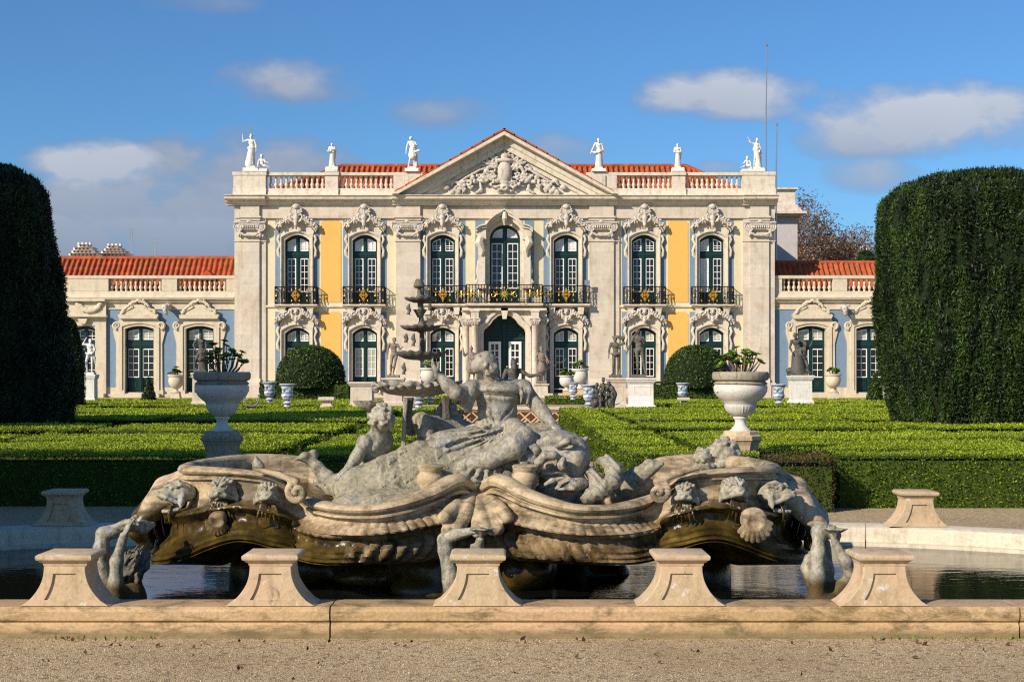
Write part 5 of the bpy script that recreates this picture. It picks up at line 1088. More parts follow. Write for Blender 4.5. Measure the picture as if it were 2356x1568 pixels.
for a,b in segs:
    if b <= a: continue
    m = MB(); G = []
    for i in range(a,b+1):
        p = PATH[i%nP].copy(); q = INW[i%nP]
        if i == a: p = p+TN[i%nP]*.005
        if i == b: p = p-TN[i%nP]*.005
        G.append([(p[0]+q[0]*o,p[1]+q[1]*o,z) for o,z in RPROF])
    G = np.array(G); m.grid(G); n = len(RPROF); L = len(G); m.f.append(tuple(range(n))); m.f.append(tuple((L-1)*n+j for j in range(n-1,-1,-1)))
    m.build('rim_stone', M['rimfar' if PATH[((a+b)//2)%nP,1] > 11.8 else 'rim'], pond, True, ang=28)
W_IN = PATH+INW*.36
m = MB(); m.add([(p[0],p[1],.012) for p in W_IN], [tuple(range(nP))]); tag(m.build('water', M['water']), kind='structure')
m = MB()     # narrow wet ledge showing inside the front rim
# rim pedestals
def rim_pedestal(label, px, Y, z0=.194, rz=0, s=1.):
    x = (px-CX)*Y/FPX; e = empty('rim_pedestal', label, 'pedestal', (x,Y,z0), 'flared stone pedestals on the pond rim', rz); h = .245*s; n = 14; pts = []
    hw = lambda t: s*(.127+.138*(1-t)**2.3+(.012 if t < .03 else 0))
    L = [(-hw(t),h*t) for t in np.linspace(0,1,n)]; Rr = [(-a,b) for a,b in L]
    b = MB(); b.prism(Rr+L[::-1], -.125*s, .125*s)
    b.build('shaft', M['plinth'], e, True, ang=30, bevel=.004)
    m = MB(); moulded(m,[(.035*s,h+.0005),(.030*s,h+.018*s),(.012*s,h+.030*s),(.012*s,h+.034*s),(0,h+.040*s),(-.006*s,h+.052*s),(-.004*s,h+.066*s),(.008*s,h+.074*s),(.014*s,h+.076*s)], .166*s, .160*s); m.build('cap', M['plinth'], e, True, ang=35)
    pm = MB(); inn = lambda t: hw(t)*.62-.012
    P0 = [(-inn(t),h*t) for t in np.linspace(.16,.80,9)]; P0 = [(-a,b) for a,b in P0]+P0[::-1]; cx_,cz_ = 0,h*.45
    Po = [(hw(t)*.985,h*t) for t in np.linspace(.012,.985,9)]; Po = Po+[(-a,b_) for a,b_ in Po[::-1]]; Pi = [(inn(t),h*t) for t in np.linspace(.16,.82,9)]; Pi = Pi+[(-a,b_) for a,b_ in Pi[::-1]]; pm.band(Pi, Po, -.138*s, -.1245*s, closed=True); pm.build('panel_moulding', M['plinth'], e, False, bevel=.002)
    return e
for px,lab in ((164,'flared pedestal on the near rim in front of the triton that bends back'),(630,'flared rim pedestal second from the left on the near rim, before the dripping algae lobe'),(1100,'flared rim pedestal in the middle of the near rim with an arm rising behind'),(1562,'pinkish flared rim pedestal right of the middle one on the near rim'),(2022,'flared rim pedestal with pale lichened cap at the right end of the near rim')): rim_pedestal(lab, px, 8.83)
rim_pedestal('flared rim pedestal in shade on the far side of the pond', 150, 13.5, s=1.03); rim_pedestal('flared rim pedestal in sun on the far side of the pond', 2105, 13.42, s=1.03)
# ---------- marble basin
FX, FY = -.25, 11.2
QP = [(0,.72,.70,.26,0),(.05,.80,.84,.26,0),(.14,.92,.885,.26,0),(.35,1.12,.79,.265,0),(.65,1.28,.71,.27,0),(.95,1.22,.695,.285,0),(1.18,1.02,.715,.30,.15),(1.30,.95,.76,.33,.75),(1.46,1.0,.885,.38,1),(1.66,1.0,.922,.43,1),(1.88,.92,.935,.35,1),(2.07,.78,.935,.25,1),(2.24,.45,.925,.19,1),(2.32,0,.92,.17,1)]
Q = np.array(QP); full = []
for sx,sy in ((1,1),(1,-1),(-1,-1),(-1,1)):
    q = Q if sx*sy > 0 else Q[::-1]; q = q[:-1]
    for r in q: full.append((r[0]*sx, -r[1]*sy, r[2], r[3], r[4]))
CV = catmull(full, 16); d = np.linalg.norm(np.diff(np.vstack([CV,CV[:1]])[:,:2],axis=0),axis=1); acc = np.concatenate([[0],np.cumsum(d)]); TOT = acc[-1]; NB = 1100
tt = np.linspace(0,TOT,NB,endpoint=False); CV = np.stack([np.interp(tt,acc,np.append(CV[:,i],CV[0,i])) for i in range(5)],1)
TB = np.roll(CV[:,:2],-2,0)-np.roll(CV[:,:2],2,0); TB /= np.linalg.norm(TB,axis=1)[:,None]+1e-9; NBm = np.stack([TB[:,1],-TB[:,0]],1)
if (NBm*CV[:,:2]).sum() < 0: NBm = -NBm
for _ in range(6): NBm = (np.roll(NBm,1,0)+NBm*2+np.roll(NBm,-1,0))/4
LOBE = [(-.16,.6),(-.14,.25),(-.12,.04),(-.09,0),(-.03,-.012),(.02,.02),(.036,.07),(.02,.125),(-.012,.135),(-.012,.165),(.018,.175),(.018,.21),(-.03,.24),(-.034,.29),(-.01,.33),(.055,.40),(.075,.44),(.07,.465),(-.01,.49),(-.055,.52),(-.06,.58),(-.03,.64),(.0,.72),(-.01,.82),(-.05,.92),(-.16,1.0),(-.45,1.03)]
APSE = [(-.15,.75),(-.13,.3),(-.11,.04),(-.08,0),(-.03,-.012),(.02,.015),(.032,.045),(.018,.075),(-.008,.082),(-.008,.105),(.004,.112),(.004,.135),(-.025,.15),(-.03,.22),(-.03,.33),(-.01,.43),(.08,.465),(.135,.49),(.14,.515),(.10,.55),(.055,.60),(.05,.70),(.09,.80),(.125,.89),(.15,.955),(.135,1.0),(-.35,1.04)]
LO_, AP_ = np.array(LOBE), np.array(APSE)
def dens(A):      # refine the profile
    t = np.arange(len(A)); u = np.linspace(0,len(A)-1,(len(A)-1)*2+1); return np.stack([np.interp(u,t,A[:,0]),np.interp(u,t,A[:,1])],1)
LO_, AP_ = dens(LO_), dens(AP_); NPp = len(LO_)
G = np.zeros((NB,NPp,3)); WT = np.zeros((NB,NPp))
w = CV[:,4]; w = w*w*(3-2*w); W0 = w; w2 = np.clip((np.abs(CV[:,0])-.66)/.40,0,1); w2 = np.maximum(w,w2*w2*(3-2*w2))
for j in range(NPp):
    bl_ = min(1,max(0,(LO_[j,1]-.40)/.12)); w = W0*(1-bl_)+w2*bl_
    o = LO_[j,0]*(1-w)+AP_[j,0]*w; h = LO_[j,1]*(1-w)+AP_[j,1]*w; hl, ha = LO_[j,1], AP_[j,1]
    sg = np.sign(CV[:,0])*np.sign(-CV[:,1])
    if j >= 42: ph = (tt/.115-sg*hl*2.2)*math.pi; o = o+(1-w)*.052*(np.abs(np.sin(ph))-.6)*(1 if j <= 48 else .5)
    if 27 <= j <= 34: ph = (tt/.066)*math.pi; o = o+(1-w)*.026*(np.abs(np.sin(ph))**.6-.8)
    if 36 <= j <= 41: ph = (tt/.105)*math.pi; o = o+w*.022*(np.abs(np.sin(ph))**.6-.7)
    if j in (44,46,48,50): o = o+w*.014
    if j in (45,47,49): o = o-w*.010
    end = np.clip((np.abs(CV[:,0])-1.95)/.35,0,1)*np.clip((ha-.45)/.4,0,1); o = o+end*.10
    H = CV[:,2]-CV[:,3]
    G[:,j,0] = FX+CV[:,0]+NBm[:,0]*o; G[:,j,1] = FY+CV[:,1]+NBm[:,1]*o; G[:,j,2] = CV[:,2]-H*h
    u = np.abs(CV[:,0]); lw = np.maximum(np.clip((ha-.40)/.10,0,1)*np.clip((u-1.10)/.25,0,1), np.clip((ha-.48)/.12,0,1)*np.clip((u-.60)/.55,0,1)*.85)
    left = CV[:,0] < 0
    WT[:,j] = np.where(left, lw*.86+.08, lw*.62+.06)+np.clip((hl-.2)/.5,0,1)*(1-w)*.30+np.where(left & (u > .9) & (u < 1.3), .18*np.clip((hl-.5)/.2,0,1), 0)
bas = stand_at(empty('fountain_basin', 'carved ochre marble basin with four lobes, fish heads and dark wet algae on its ends', 'fountain', (FX,FY,0)))
i = np.arange(NB*NPp).reshape(NB,NPp); j2 = np.roll(i,-1,0); F = np.stack([i[:,:-1],i[:,1:],j2[:,1:],j2[:,:-1]],-1).reshape(-1,4)
np_mesh('bowl', G.reshape(-1,3), F, M['marble'], bas, True, attr=WT.ravel(), ang=50)
fl = np.stack([FX+CV[::4,0]*.93,FY+CV[::4,1]*.9,np.full(NB//4,.50)],1); m = MB(); m.add(fl,[tuple(range(len(fl)))]); fo = m.build('bowl_floor', M['plinth'], bas)
def wetmesh(c, name, wet, parent=bas, res=.016, mat='marble', amp=.006):
    V,F = c.polygonise(res, rough(amp,22), .03); return np_mesh(name, V, F, M[mat], parent, True, attr=wet(V) if callable(wet) else np.full(len(V),wet))
def FP(px,py,Y): return W(px,py,Y)
rn = random.Random(2)
for s in (-1,1):
    c = Carve(.05); X = FX+s*2.42; wv = (lambda V: np.clip((.66-V[:,2])/.12,0,1)*.8) if s < 0 else (lambda V: np.clip((.52-V[:,2])/.12,0,1)*.6)      # flank shell: a fan of ribs sweeping down the end
    for q in range(9):
        t = (q-4)/4; c.chain([(FX+s*(2.22+.03*(1-abs(t))),FY+t*.52,.84-.12*abs(t)),(FX+s*(2.48-.06*abs(t)),FY+t*.58,.72-.1*abs(t)),(FX+s*(2.66-.12*abs(t)),FY+t*.60,.50-.04*abs(t)),(FX+s*(2.60-.12*abs(t)),FY+t*.55,.34)],[.07,.085,.07,.05],.045)
    wetmesh(c, 'end_shell', wv)
    c = Carve(.01); px0,py0 = ((506,1184) if s < 0 else (1728,1180)); z_ = .62 if s < 0 else .9; b0 = FP(px0,py0,10.14)     # small scallop below the spouts
    for q in range(9):
        a = R(-28-q*12) if s > 0 else R(208+q*12); L = (.16+.06*math.sin(math.pi*(q+.5)/9))*z_; c.chain([b0,b0+(math.cos(a)*L*.6,-.05,math.sin(a)*L*.6),b0+(math.cos(a)*L,-.02,math.sin(a)*L)],[.012,.019*z_,.022*z_],.004)
    c.ell(b0+(s*.015,-.01,-.05*z_),(.11*z_,.03,.10*z_),k=.01); c.ell(b0,(.08*z_,.045,.035)); wetmesh(c, 'scallop', .42 if s < 0 else .16, res=.008, amp=.002)
    for py,Y0 in ((1132,FY-1.12),):         # scroll ending the raised lip
        px = 1097+s*(412 if s < 0 else 418); p = FP(px,py,Y0); c = Carve(.02); P = []
        for q in range(30):
            t = q/29; r = .078*(1-t*.82); a = R(100)+s*t*-2*math.pi*1.35; P.append((p[0]+r*math.cos(a),p[1]-.02*t,p[2]+r*math.sin(a)))
        c.chain(P,[.028*(1-.35*q/29) for q in range(30)],.003); c.chain([P[0],(P[0][0]+s*.12,P[0][1]+.02,P[0][2]+.045),(P[0][0]+s*.3,P[0][1]+.03,P[0][2]+.09)],[.028,.026,.014],.008); wetmesh(c,'scroll',.1,res=.012)
        p = FP(1097+s*(400),1098,FY+1.05); m = MB(); c = Carve(.02); c.chain([(p[0],p[1],p[2]),(p[0]+s*.05,p[1],p[2]-.08),(p[0]+s*.14,p[1],p[2]-.05)],[.05,.07,.05]); wetmesh(c,'scroll',.05)
for fs in ([((1101,1138),(1106,1175),(1117,1213)),((1112,1138),(1126,1175),(1144,1215)),((1124,1140),(1145,1165),(1166,1188)),((1096,1150),(1098,1185),(1100,1222))],[((1090,1136),(1076,1172),(1053,1217)),((1080,1136),(1058,1172),(1030,1220)),((1071,1142),(1049,1165),(1022,1190))]):
    c = Carve(.012)
    for (a0,a1),(b0,b1),(c0,c1) in fs: c.chain([FP(a0,a1,10.44),FP(b0,b1,10.22),FP(c0,c1,10.05)],[.035,.055,.05],.01)
    wetmesh(c, 'gadroon_fold', .06, res=.011, amp=.004)
# marble pots standing in the centre lobes
for px,lab in ((990,''),(1208,'')):
    p = FP(px,1128,10.42); k = 10.42/FPX; m = MB(); m.lathe([(.05,-.12),(20*k,-.10),(24*k,8*k),(32*k,22*k),(30*k,36*k),(25*k,42*k),(25*k,45*k),(29*k,48*k),(29*k,52*k),(31*k,56*k),(27*k,60*k),(10*k,61*k)],28,p)
    V = np.array(m.v); F = [f for f in m.f]; me = m.mesh('lobe_pot', M['marble'], True, 60); a = me.attributes.new('rnd','FLOAT','POINT'); a.data.foreach_set('value',np.full(len(me.vertices),.05,np.float32)); link('lobe_pot', me, bas)
# fish head spouts
def spout():
    c = Carve(.018); c.ell((0,.01,.03),(.098,.12,.088)); c.ell((0,-.095,.022),(.066,.07,.045)); c.chain([(-.088,-.04,-.045),(-.06,-.125,-.012),(0,-.165,.006),(.06,-.125,-.012),(.088,-.04,-.045)],[.016,.022,.026,.022,.016],.012)
    c.ell((0,-.10,-.06),(.055,.10,.042),cut=True,k=.012); c.chain([(-.062,-.02,-.105),(-.04,-.10,-.125),(0,-.125,-.128),(.04,-.10,-.125),(.062,-.02,-.105)],[.018,.014,.012,.014,.018],.012)
    for s in (-1,1):
        c.ell((s*.052,-.085,.062),(.024,.022,.02),k=.008); c.ell((s*.056,-.105,.06),(.010,.010,.009),cut=True,k=.004); c.chain([(s*.02,-.125,.07),(s*.05,-.095,.092),(s*.085,-.05,.075)],[.010,.015,.010],.008)
        c.chain([(s*.085,.0,.0),(s*.105,-.01,-.05),(s*.125,-.02,-.085)],[.03,.026,.010],.012); c.ell((s*.022,-.178,.03),(.010,.010,.010),k=.006)
        for q in range(3): c.chain([(s*(.015+.025*q),-.10+.02*q,.082-.006*q),(s*(.02+.03*q),-.02,.118-.012*q),(s*(.02+.03*q),.06,.10-.012*q)],[.010,.014,.010],.006)
    for q in range(7): a = (q-3)*.022; c.cap((a,-.155+abs(q-3)*.012,-.012-abs(q-3)*.004),(a,-.158+abs(q-3)*.012,-.034-abs(q-3)*.004),.0075,.003,.003)
    V,F = c.polygonise(.0075, rough(.007,34), .02); return np_mesh('spout_head', V, F, M['leadw'], raw=True)
SPM = spout()
for px,py,Y,rz,s,tl in ((413,1140,10.43,-62,.90,-4),(516,1130,10.235,-12,.86,6),(615,1138,10.17,12,.76,4),(1576,1138,10.17,-14,.78,4),(1685,1130,10.235,16,.86,2),(1778,1142,10.43,66,.90,-6)):
    o = link('spout_head', SPM, bas); p = FP(px,py,Y); o.location = p; o.rotation_euler = (R(tl),0,R(rz)); o.scale = (s,s,s)
    c = Carve(.02); d_ = np.array((math.sin(R(rz)),-math.cos(R(rz)),0)); sd = np.array((d_[1],-d_[0],0))     # wet moss hanging from the mouth
    for q in range(6): w_ = sd*(q-2.5)*.026; c.chain([p+d_*.075+w_*.7-(0,0,.06),p+d_*.095+w_-(0,0,.12),p+d_*.085+w_*1.25-(0,0,.17+.03*(q%2))],[.010,.012,.005],.004)
    wetmesh(c, 'moss', .95, res=.008, amp=.016)
# arched niches behind the outermost spouts
for px,py in ():
    p = FP(px,py,10.2); m = MB(); A = arc(p[0],p[2]-.02,.085,.11,180,0,12); A = [(p[0]-.085,p[2]-.10)]+A+[(p[0]+.085,p[2]-.10)]; B = [(p[0]+(x-p[0])*1.22,p[2]+(z-p[2])*1.15) for x,z in A]
    # set into the wall, only its raised edge shows
    m.band(A,B,p[1]-.035,p[1]+.12); m.build('niche_moulding', M['plinth'], bas, True, ang=35)
# rock pier below
c = Carve(.1); rn = random.Random(9)
for i in range(26): a = rn.uniform(0,6.28); q = rn.random()**.5; c.ell((FX+1.35*q*math.cos(a),FY+.75*q*math.sin(a),rn.uniform(-.05,.24)),(rn.uniform(.2,.34),rn.uniform(.2,.3),rn.uniform(.10,.2)))
for s in (-1,1): c.ell((FX+s*1.75,FY,.05),(.22,.3,.25))
V,F = c.polygonise(.045, rough(.05,6), .08); np_mesh('rock_pier', V, F, M['marble'], bas, True, attr=np.full(len(V),.75))

# ---------- lead sculpture
def hit(c, px, py):
    """first point of the carved solid met from the front at that spot"""
    Y = np.linspace(10.2,11.3,240); P = np.stack([W(px,py,y) for y in Y]); d = np.full(len(Y),9.)
    for p in c.p:
        if p[6]: continue
        if p[0] == 'c':
            ab = p[2]-p[1]; t = np.clip((P-p[1])@ab/max(ab@ab,1e-9),0,1); d = np.minimum(d,np.linalg.norm(P-p[1]-t[:,None]*ab,axis=1)-(p[3]+t*(p[4]-p[3])))
        elif p[0] == 'e': l = (P-p[1])@p[3]; d = np.minimum(d,np.linalg.norm(l/p[2],axis=1)-1)
    i = np.argmax(d < 0); return P[i] if d[i] < 0 else None
def crease(c, pts, rd=.013, ridge=.5):
    """a cut fold with a raised lip beside it, following the surface"""
    L = np.array(pts,float); Q = []
    for a,b in zip(L,L[1:]):
        for t in np.linspace(0,1,4,endpoint=False): Q.append(a+(b-a)*t)
    Q.append(L[-1]); H = [hit(c,*q) for q in Q]; U = [hit(c,q[0]-1,q[1]-5.5) for q in Q]; n = len(Q); new = []
    for i in range(n-1):
        w = lambda j: rd*(.35+.65*math.sin(math.pi*(j+.6)/(n+.2)))
        if ridge and U[i] is not None and U[i+1] is not None: new.append(('c',U[i],U[i+1],w(i)*ridge*1.6,w(i+1)*ridge*1.6,.018,False))
    for i in range(n-1):
        if H[i] is not None and H[i+1] is not None: new.append(('c',H[i],H[i+1],w(i),w(i+1),.008,True))
    return new
def fp(px,py,Y=10.9): return W(px,py,Y)
mon = stand_at(empty('sea_monster', 'huge scaly grey sea monster lying in the basin beneath the seated woman', 'sculpture', tuple(fp(1100,1180,10.9))))
c = Carve(.08)
c.chain([fp(735,1108,10.75),fp(770,1118,10.7),fp(820,1122,10.65),fp(900,1118,10.7),fp(985,1100,10.8),fp(1080,1085,10.9),fp(1180,1065,10.9),fp(1250,1050,10.88)],[.05,.075,.15,.22,.27,.29,.30,.27])
c.ell(fp(930,1160,10.5),(.55,.3,.14)); c.ell(fp(1000,1075,10.95),(.28,.25,.16))
c.chain([fp(780,1115,10.62),fp(880,1065,10.62),fp(960,1030,10.7)],[.02,.035,.05]); 
def scaly(P):
    b = (P[:,2]*1.1-P[:,1]*.55+.35*P[:,0])/.072; row = np.floor(b); f = (P[:,0]*.95-P[:,2]*.3)/.11+.5*(row%2); f = f-np.floor(f)-.5; e = b-row+(2*f)**2*.55
    return (fbm(P,5,2)-.5)*.010+.011*(e-np.floor(e))*np.clip((fbm(P,3.5,2)-.30)*5,0,1)
np_mesh('body', *c.polygonise(.0095, scaly, .03), M['scale'], mon)
c = Carve(.025)     # tail and fluke
c.chain([fp(775,1122,10.7),fp(752,1100,10.72),fp(732,1076,10.75),fp(716,1058,10.78)],[.075,.06,.045,.03]); c.chain([fp(716,1060,10.78),fp(700,1050,10.75),fp(680,1056,10.72)],[.035,.03,.012]); c.chain([fp(716,1060,10.78),fp(722,1043,10.82),fp(718,1036,10.86)],[.035,.03,.012])
c.chain([fp(700,1052,10.76),fp(712,1046,10.8)],[.03,.025])
np_mesh('tail', *c.polygonise(.010, rough(.008,26), .03), M['scale'], mon)
c = Carve(.05)      # head
c.ell(fp(1287,1040,10.78),(.228,.27,.172),axes(x=(.9,-.2,-.35))); c.ell(fp(1322,1050,10.66),(.115,.17,.15)); c.ell(fp(1245,1030,10.85),(.24,.24,.12))
c.ell(fp(1270,1075,10.62),(.17,.16,.11)); c.ell(fp(1318,1112,10.58),(.115,.16,.075)); c.ell(fp(1270,1125,10.65),(.14,.15,.06))
c.chain([fp(1248,1088,10.46),fp(1278,1094,10.42),fp(1308,1092,10.43),fp(1338,1088,10.50)],[.008,.022,.022,.012],.01) if False else None
for a,b in (((1242,1096),(1275,1093)),((1275,1093),(1312,1090)),((1312,1090),(1352,1086))): c.p.append(('c',fp(*a,10.42),fp(*b,10.42),.022,.022,.02,True))
c.ell(fp(1276,1102,10.38),(.13,.16,.040),k=.012,cut=True)
c.ell(fp(1264,1070,10.42),(.085,.13,.062),k=.015,cut=True); c.ell(fp(1263,1070,10.53),(.034,.034,.026),k=.008)
c.chain([fp(1236,1084,10.47),fp(1240,1062,10.42),fp(1254,1047,10.38),fp(1274,1046,10.38),fp(1290,1053,10.42)],[.018,.034,.036,.032,.016],.008)
c.ell(fp(1303,1027,10.47),(.07,.10,.030),k=.010,cut=True); c.chain([fp(1280,1026,10.50),fp(1303,1014,10.45),fp(1328,1020,10.48)],[.016,.026,.014],.008); c.chain([fp(1288,1034,10.53),fp(1303,1037,10.51),fp(1318,1034,10.53)],[.010,.012,.010],.01)
c.ell(fp(1294,1066,10.42),(.042,.06,.055),k=.012); c.ell(fp(1306,1066,10.38),(.028,.07,.034),k=.010,cut=True); c.ell(fp(1312,1074,10.47),(.03,.04,.03),k=.02)
c.chain([fp(1230,1020,10.6),fp(1262,1012,10.56),fp(1290,1010,10.55),fp(1318,1008,10.58)],[.02,.03,.025,.015],.03)
for i in range(9): t = i/8; c.chain([fp(1240+100*t,1000+18*t,10.8),fp(1246+104*t,990+16*t+(i%2)*5,10.78)],[.035,.014],.02)
c.chain([fp(1243,1120,10.45),fp(1270,1105,10.40),fp(1296,1098,10.40)],[.012,.02,.012],.012); c.chain([fp(1285,1125,10.44),fp(1320,1122,10.42),fp(1348,1112,10.5)],[.012,.02,.014],.015)
np_mesh('head', *c.polygonise(.0095, lambda P: (fbm(P,16,3)-.5)*.010, .03), M['lead'], mon)
c = Carve(.03); c.chain([fp(1352,1140,10.5),fp(1385,1128,10.45),fp(1408,1105,10.45),fp(1412,1080,10.5),fp(1396,1062,10.55),fp(1376,1062,10.6)],[.06,.055,.06,.06,.05,.03]); c.chain([fp(1358,1085,10.6),fp(1372,1105,10.55),fp(1366,1128,10.5)],[.05,.055,.04]); c.chain([fp(1352,1142,10.48),fp(1375,1132,10.42),fp(1392,1138,10.42)],[.035,.035,.02])
np_mesh('fin', *c.polygonise(.011, folds(60,.014,(1,.3,.6)), .03), M['lead'], mon)
# nereid
ner = stand_at(empty('nereid_statue', 'grey lead woman in drapery seated on the monster, raising one arm under a shell', 'statue', tuple(fp(1140,1080,10.9))))
c = Carve(.03); fw = unit((-.78,-.28,.56)); J = dict(neck=fp(1142,886,10.92), head=fp(1114,840,10.84), shL=fp(1088,897,10.86), shR=fp(1205,899,10.98), pel=fp(1140,1010,10.92), hipL=fp(1105,1010,10.8), hipR=fp(1180,1010,10.98))
body(c, J, 1., .035, True, chest=False, arms=False, legs=False)
head(c, fp(1112,836,10.84), fw, up=(.5,.1,.86), s=.88, hair=None)
c.cap(fp(1143,886,10.92),fp(1122,852,10.87),.054,.046)
a,e,wv = fp(1090,899,10.84),fp(1048,904,10.66),fp(1008,862,10.70); c.cap(a,e,.062,.052); mid = e*.6+wv*.4; c.cap(e,mid,.052,.05); c.cap(mid,wv,.05,.032); hand(c, wv, (-.45,.0,.9), (-.9,-.2,-.4), .19, .55, thumb=-1)
a,e,wv = fp(1208,902,10.98),fp(1243,942,10.90),fp(1270,974,10.80); c.cap(a,e,.066,.052); mid = e*.65+wv*.35; c.cap(e,mid,.05,.05); c.cap(mid,wv,.048,.034); hand(c, wv, (.55,-.30,-.55), (.45,-.5,.74), .21, .75, thumb=1)
c.chain([fp(1062,1074,10.62),fp(1128,1054,10.53),fp(1182,1028,10.53),fp(1203,1004,10.60)],[.05,.075,.088,.078]); c.chain([fp(1203,1004,10.60),fp(1180,990,10.82),fp(1150,1000,10.9)],[.08,.09,.10])
np_mesh('figure', *c.polygonise(.0085, rough(.004,26), .02), M['lead'], ner)
c = Carve(.006); rn = random.Random(5); hc = fp(1112,836,10.84); bk = -fw
c.ell(hc+bk*.045+(0,0,.010),(.070,.070,.072),k=.01)
for i in range(90):
    v = unit((rn.gauss(0,1),rn.gauss(0,1),rn.gauss(0,1)))
    if np.dot(v,fw) > -.02: continue
    p0 = hc+bk*.034+v*.074; t = bk-v*np.dot(bk,v); t = unit(t+np.array((rn.gauss(0,.35),rn.gauss(0,.35),rn.gauss(0,.35)))); p1 = hc+bk*.034+unit(v*.074+t*.035)*.080; p2 = hc+bk*.038+unit(v*.074+t*.075)*.078; c.chain([p0,p1,p2],[.008,.0125,.007],.004)
q = hc+bk*.105; c.ell(q,(.042,.042,.042),k=.012); c.chain([q,q+(.02,.01,-.06),q+(.015,.0,-.13)],[.035,.03,.014],.012)
np_mesh('hair', *c.polygonise(.0075, rough(.006,40), .02), M['lead'], ner)
c = Carve(.03)      # bodice and shoulder cloth
A_ = axes(x=J['shR']-J['shL'],z=unit(J['neck']-J['pel'])); c.ell(fp(1146,905,10.91),(.19,.135,.105),A_); c.ell(fp(1144,945,10.91),(.155,.125,.15),A_); c.ell(fp(1142,985,10.92),(.175,.145,.12),A_); NEW = []
for P in ([(1090,902),(1119,908),(1163,912),(1195,904)],[(1103,922),(1128,946),(1140,972)],[(1186,916),(1172,944),(1150,970)],[(1108,950),(1124,966),(1132,982)]): NEW += crease(c, P, .012, 0)
c.p += NEW
np_mesh('bodice', *c.polygonise(.009, rough(.007,22), .03), M['lead'], ner)
c = Carve(.03); c.ell(fp(1147,895,10.91),(.205,.158,.058),A_,k=.015); c.cap(fp(1092,893,10.86),fp(1205,892,10.98),.066,.071)
for q in range(4): c.chain([fp(1196+q*7,880+q*2,10.90),fp(1200+q*7,903,10.83+.02*q),fp(1198+q*5,930-q*2,10.83+.02*q)],[.012,.015,.008],.008)
c.chain([fp(1205,882,10.9),fp(1217,900,10.88),fp(1212,928,10.86)],[.018,.020,.014],.012)
for i in range(0): c.chain([fp(1096,962+i*9,10.78+.01*i),fp(1135,970+i*9,10.755+.01*i),fp(1190,958+i*10,10.82)],[.012,.018,.012],.014)
c.chain([fp(1084,890,10.80),fp(1078,905,10.76),fp(1074,930,10.76),fp(1080,945,10.78)],[.06,.06,.045,.02]); c.chain([fp(1066,897,10.78),fp(1068,915,10.74),fp(1066,935,10.76)],[.05,.045,.02])
np_mesh('shoulder_cloth', *c.polygonise(.009, folds(30,.006,(.3,.2,1.0),3.0), .03), M['lead'], ner)
c = Carve(.06)    # skirt heaped on the monster, its folds fan out from the hip
for px,py,Y,r in ((1130,1008,10.90,(.26,.23,.12)),(1070,1022,10.88,(.24,.22,.12)),(1025,1028,10.84,(.19,.2,.11)),(985,1040,10.82,(.12,.16,.07)),(1085,1072,10.80,(.24,.19,.11)),(1150,1082,10.80,(.22,.17,.11)),(1112,1102,10.66,(.17,.12,.07)),(1130,1122,10.64,(.12,.1,.05))): c.ell(fp(px,py,Y),r)
c.ell(fp(1135,1096,10.62),(.20,.13,.075)); c.ell(fp(1100,1086,10.66),(.2,.14,.07))
for i in range(0): c.chain([fp(1082+i*5,1074+i*13,10.52+.012*i),fp(1118,1086+i*13,10.50+.014*i),fp(1165-i*6,1078+i*11,10.52+.012*i),fp(1198-i*12,1058+i*13,10.58)],[.010,.020,.020,.010],.010)
for P in ([(1196,985,10.76),(1222,1005,10.62),(1232,1035,10.56),(1224,1062,10.55),(1208,1086,10.56)],[(1190,1002,10.7),(1207,1032,10.58),(1197,1066,10.54),(1180,1096,10.55)],[(1212,1000,10.66),(1218,1034,10.56),(1211,1064,10.54)]): c.chain([fp(*q) for q in P],[.026,.034,.032,.024,.012][:len(P)],.010)
HIP = fp(1165,985,10.8)
def fan(P):
    d = P-HIP; th = np.arctan2(d[:,2],d[:,0]-.4*d[:,1]); r_ = np.sqrt((d**2).sum(1)); v = np.abs(np.sin(th*15+2.6*fbm(P,3.0,2)*3.1))**.6
    return (.74-v)*.026*np.clip(r_/.18,0,1)+(fbm(P,20,2)-.5)*.008
for i in range(5): c.p.append(('c',fp(1070+i*6,1068+i*11,10.47+.012*i),fp(1128,1083+i*11,10.46+.012*i),.013,.018,.015,True)); c.p.append(('c',fp(1128,1083+i*11,10.46+.012*i),fp(1190-i*9,1066+i*12,10.50),.018,.012,.015,True))
NEW = []
for P in ([(1190,961),(1134,981),(1075,1008),(1037,1020)],[(1193,976),(1149,993),(1105,1011),(1061,1024)],[(1064,1042),(1105,1054),(1163,1051)],[(1075,1064),(1119,1074),(1163,1062)],[(1069,1078),(1105,1100),(1138,1102)],[(1037,1012),(1034,1030),(1022,1050)],[(1204,1011),(1216,1037),(1193,1066)],[(1085,1084),(1120,1094),(1170,1078)],[(1050,1030),(1062,1050),(1052,1075)]): NEW += crease(c, P, .017)
c.p += NEW
np_mesh('skirt', *c.polygonise(.0085, fan, .04), M['lead'], ner)
